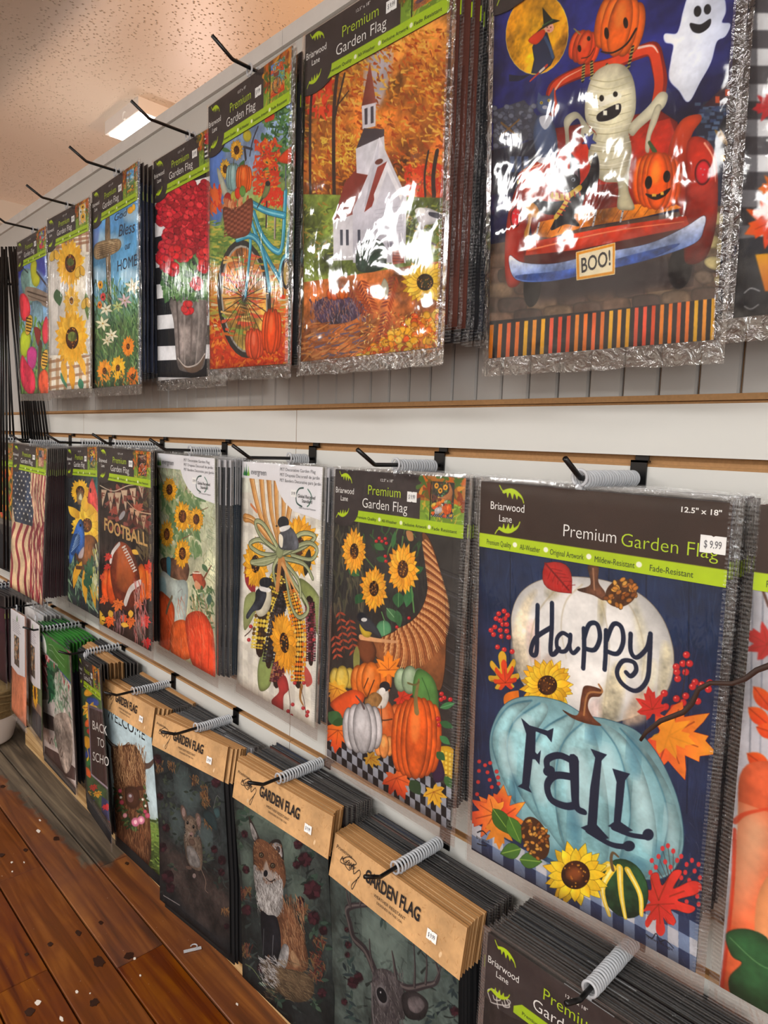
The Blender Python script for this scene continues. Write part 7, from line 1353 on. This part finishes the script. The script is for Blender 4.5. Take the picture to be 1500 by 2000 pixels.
for key, n, kinds, what, sp in (('B8', 22, ['brown', 'black', 'brown'], 'white scrollwork', 1), ('B7', 17, ['kraft'] * 6 + ['black'] * 7 + ['rust'] * 2 + ['navy'] * 2, 'misty deer', .9), ('B6', 17, ['kraft'] * 5 + ['black'] * 7 + ['rust'] * 2 + ['navy'] * 3, 'sitting fox', .9),
                                ('B5', 16, ['kraft'] * 5 + ['grey'] * 4 + ['black'] * 7, 'brown mouse', .9), ('B4', 15, ['kraft'] * 4 + ['black'] * 9 + ['kraftflat'] * 2, 'shaggy cow', .9), ('B3', 12, ['black'] * 4 + ['kraftflat'] * 4 + ['black'] * 4, 'chalkboard', 1), ('B2', 10, ['green'], 'potted greenery', 1), ('B1', 5, ['white'], 'salmon orange', 1), ):
    hz = POSE[key][2] + .0142
    hx = HB.get(key, -2.5)
    stack(key, n, kinds, hx, hz, 'garden flags queued behind the %s flag' % what, 'garden flag queued behind the %s flag in the bottom row' % what, spread=sp, dfront={'B1': .085}.get(key))
    if key != 'B1b': hook(hx, hz, 'black prong hook in the slatwall holding the %s flags below' % what, L=.165, tip=.036, up=.45, brz=-.6865 if hz > -.69 else -.6865)
# far left: another hook of packs, garden flag stands, dark banners, a basket
POSE['M0'] = (-2.93, .12, -.05, .03, 0, .3, 0)
m0 = Art(POSE['M0'], None, 600, '6a7a30'); m0.scat((0, 30, 100, 95), 120, 16, 7, ['e8a828', 'd8701c', '3a5a2c', '2c3a20', 'c8402c'], 0, 3)
front_pack('M0', m0, 'short flag pack with lime band at the far left edge', 'std', -2.93, '3c4a20')
stack('M0', 5, ['black'], -2.93, -.035, 'packs behind the short lime banded pack', 'dark pack behind the short lime banded pack', dback=.07); hook(-2.93, -.035, 'black prong hook holding the short lime banded packs', brz=-.0105)
POSE['B0'] = (-3.085, .15, -.665, .1, 0, .50, 0)
stack('B0', 9, ['maroon', 'navy', 'maroon'], -3.085, -.65, 'dark red and navy flags at the far left', 'dark red and navy flag hanging by a clip at far left', Hb=.365); hook(-3.085, -.65, 'black prong hook holding the dark red flags at far left', brz=-.6)
for i, (xa, ya, xb, yb, yy) in enumerate(((4, 500, 9, 1110, -.16), (9, 505, 16, 1112, -.15), (12, 500, 21, 905, -.038), (14, 520, 45, 862, -.030), (18, 500, 50, 862, -.028), (22, 500, 55, 864, -.025), (24, 510, 60, 866, -.026), (27, 500, 64, 866, -.022), (29, 505, 69, 868, -.023), (32, 500, 74, 868, -.019), (34, 505, 79, 869, -.020), (38, 500, 84, 869, -.016), (42, 505, 90, 870, -.015), (46, 505, 96, 871, -.012), (1, 520, 2, 1000, -.17), (6, 520, 30, 905, -.046))):
    a, b_ = Vector(at(xa, ya - 18, yy)), Vector(at(xb, yb, yy - .0)); t = empty('flag_stand', a); tag(t, 'thin black metal garden flag stand hanging in the bundle at far left', 'flag stand', 'black flag stands bundled at far left')
    d = b_ - a; m = MB(); m.tube([(0, 0, 0), tuple(d * .5), tuple(d)], .0042, 8); m.build('rod', M_black, t, True)
    m = MB(); m.tube([(0, 0, 0)] + [(0, -.022 + .022 * math.cos(q), .022 * math.sin(q)) for q in np.linspace(0, 4.2, 9)], .0035, 6); m.build('loop', M_black, t, True)
t = empty('display_hook', (-3.12, 0, .60)); tag(t, 'black peg behind the bundle of flag stands', 'hook'); m = MB(); m.box(-.02, .02, -.012, .0, -.03, .03); m.build('bracket', M_black, t); m = MB(); m.tube([(0, -.01, 0), (0, -.22, 0), (0, -.24, .015)], .004, 8); m.build('prong', M_black, t, True)
M_pot = mat('white_ribbed_pot', 'd9cfca', .55); M_sea = mat('woven_seagrass', '8a6f44', .85, bump=(90, .8, .004, .5))
def lathe(prof, n=40, ctr=(0, 0)):
    b = MB(); vs = [(r * math.cos(2 * math.pi * k / n), r * math.sin(2 * math.pi * k / n), z) for r, z in prof for k in range(n)]
    b.add(vs, [(j * n + k, j * n + (k + 1) % n, (j + 1) * n + (k + 1) % n, (j + 1) * n + k) for j in range(len(prof) - 1) for k in range(n)]); return b
bk = empty('basket', (-3.09, -.17, ZF)); tag(bk, 'round white pot basket with a woven seagrass top on the floor', 'basket')
prof = [(.0, .0), (.085, 0), (.105, .01)] + [(.108 + .028 * t + .0016 * (k % 2), .015 + .115 * t) for k, t in enumerate(np.linspace(0, 1, 24))]
lathe(prof).build('lower_shell', M_pot, bk, True)
prof = [(.138 + .006 * abs(math.sin(k * 1.57)) + .004 * math.sin(k / 20 * 3), .131 + .115 * k / 20) for k in range(21)] + [(.130, .246), (.126, .135)]
lathe(prof).build('woven_rim', M_sea, bk, True)
for q in range(3):
    m = MB(); m.tube([((.147 + .002 * q) * math.cos(a), (.147 + .002 * q) * math.sin(a), .16 + q * .035 + .006 * math.sin(a * 5 + q)) for a in np.linspace(0, 2 * math.pi, 48)[:-1]], .005, 6, closed=True); m.build('braid', M_sea, bk, True)
# twig crossing in front of the Happy Fall flag
M_twig = mat('brown_twig', '3a241a', .6, bump=(80, .4, .002, .4))
P = [Vector(at(x, y, -.195)) for x, y in ((1251, 1446), (1262, 1430), (1290, 1408), (1335, 1391), (1352, 1374), (1364, 1346), (1387, 1334), (1430, 1335), (1455, 1326), (1478, 1309), (1505, 1299), (1570, 1290))]; P += [Vector((.15, -.15, -.16)), Vector((.22, -.06, -.14)), Vector((.24, .001, -.13))]
m = MB(); m.tube([tuple(p) for p in P], [.0018, .0022, .0026, .0028, .0026, .0026, .0024, .0024, .0026, .0028, .003, .0032, .0034, .0036, .004], 8); o = m.build('twig', M_twig, None, True); tag(o, 'thin curling brown twig reaching across the Happy Fall flag', 'twig')
# clear plastic hanger dropped on the floor
c = fhit(376, 1856); u = Vector(fhit(395, 1851) - fhit(357, 1860)); u.normalize(); m = MB(); m.box(-.022, .022, -.0045, .0045, 0.0003, .002); m.tube([(.004 + .0085 * math.cos(a), .0085 + .0085 * math.sin(a), .002) for a in np.linspace(-1.6, 2.6, 12)], .0016, 6)
o = m.build('plastic_hanger', M_ring); o.location = (c[0], c[1], ZF + .0006); o.rotation_euler = (0, 0, math.atan2(u.y, u.x)); tag(o, 'small clear plastic flag hanger lying on the wooden floor', 'hanger')
bpy.context.view_layer.update()
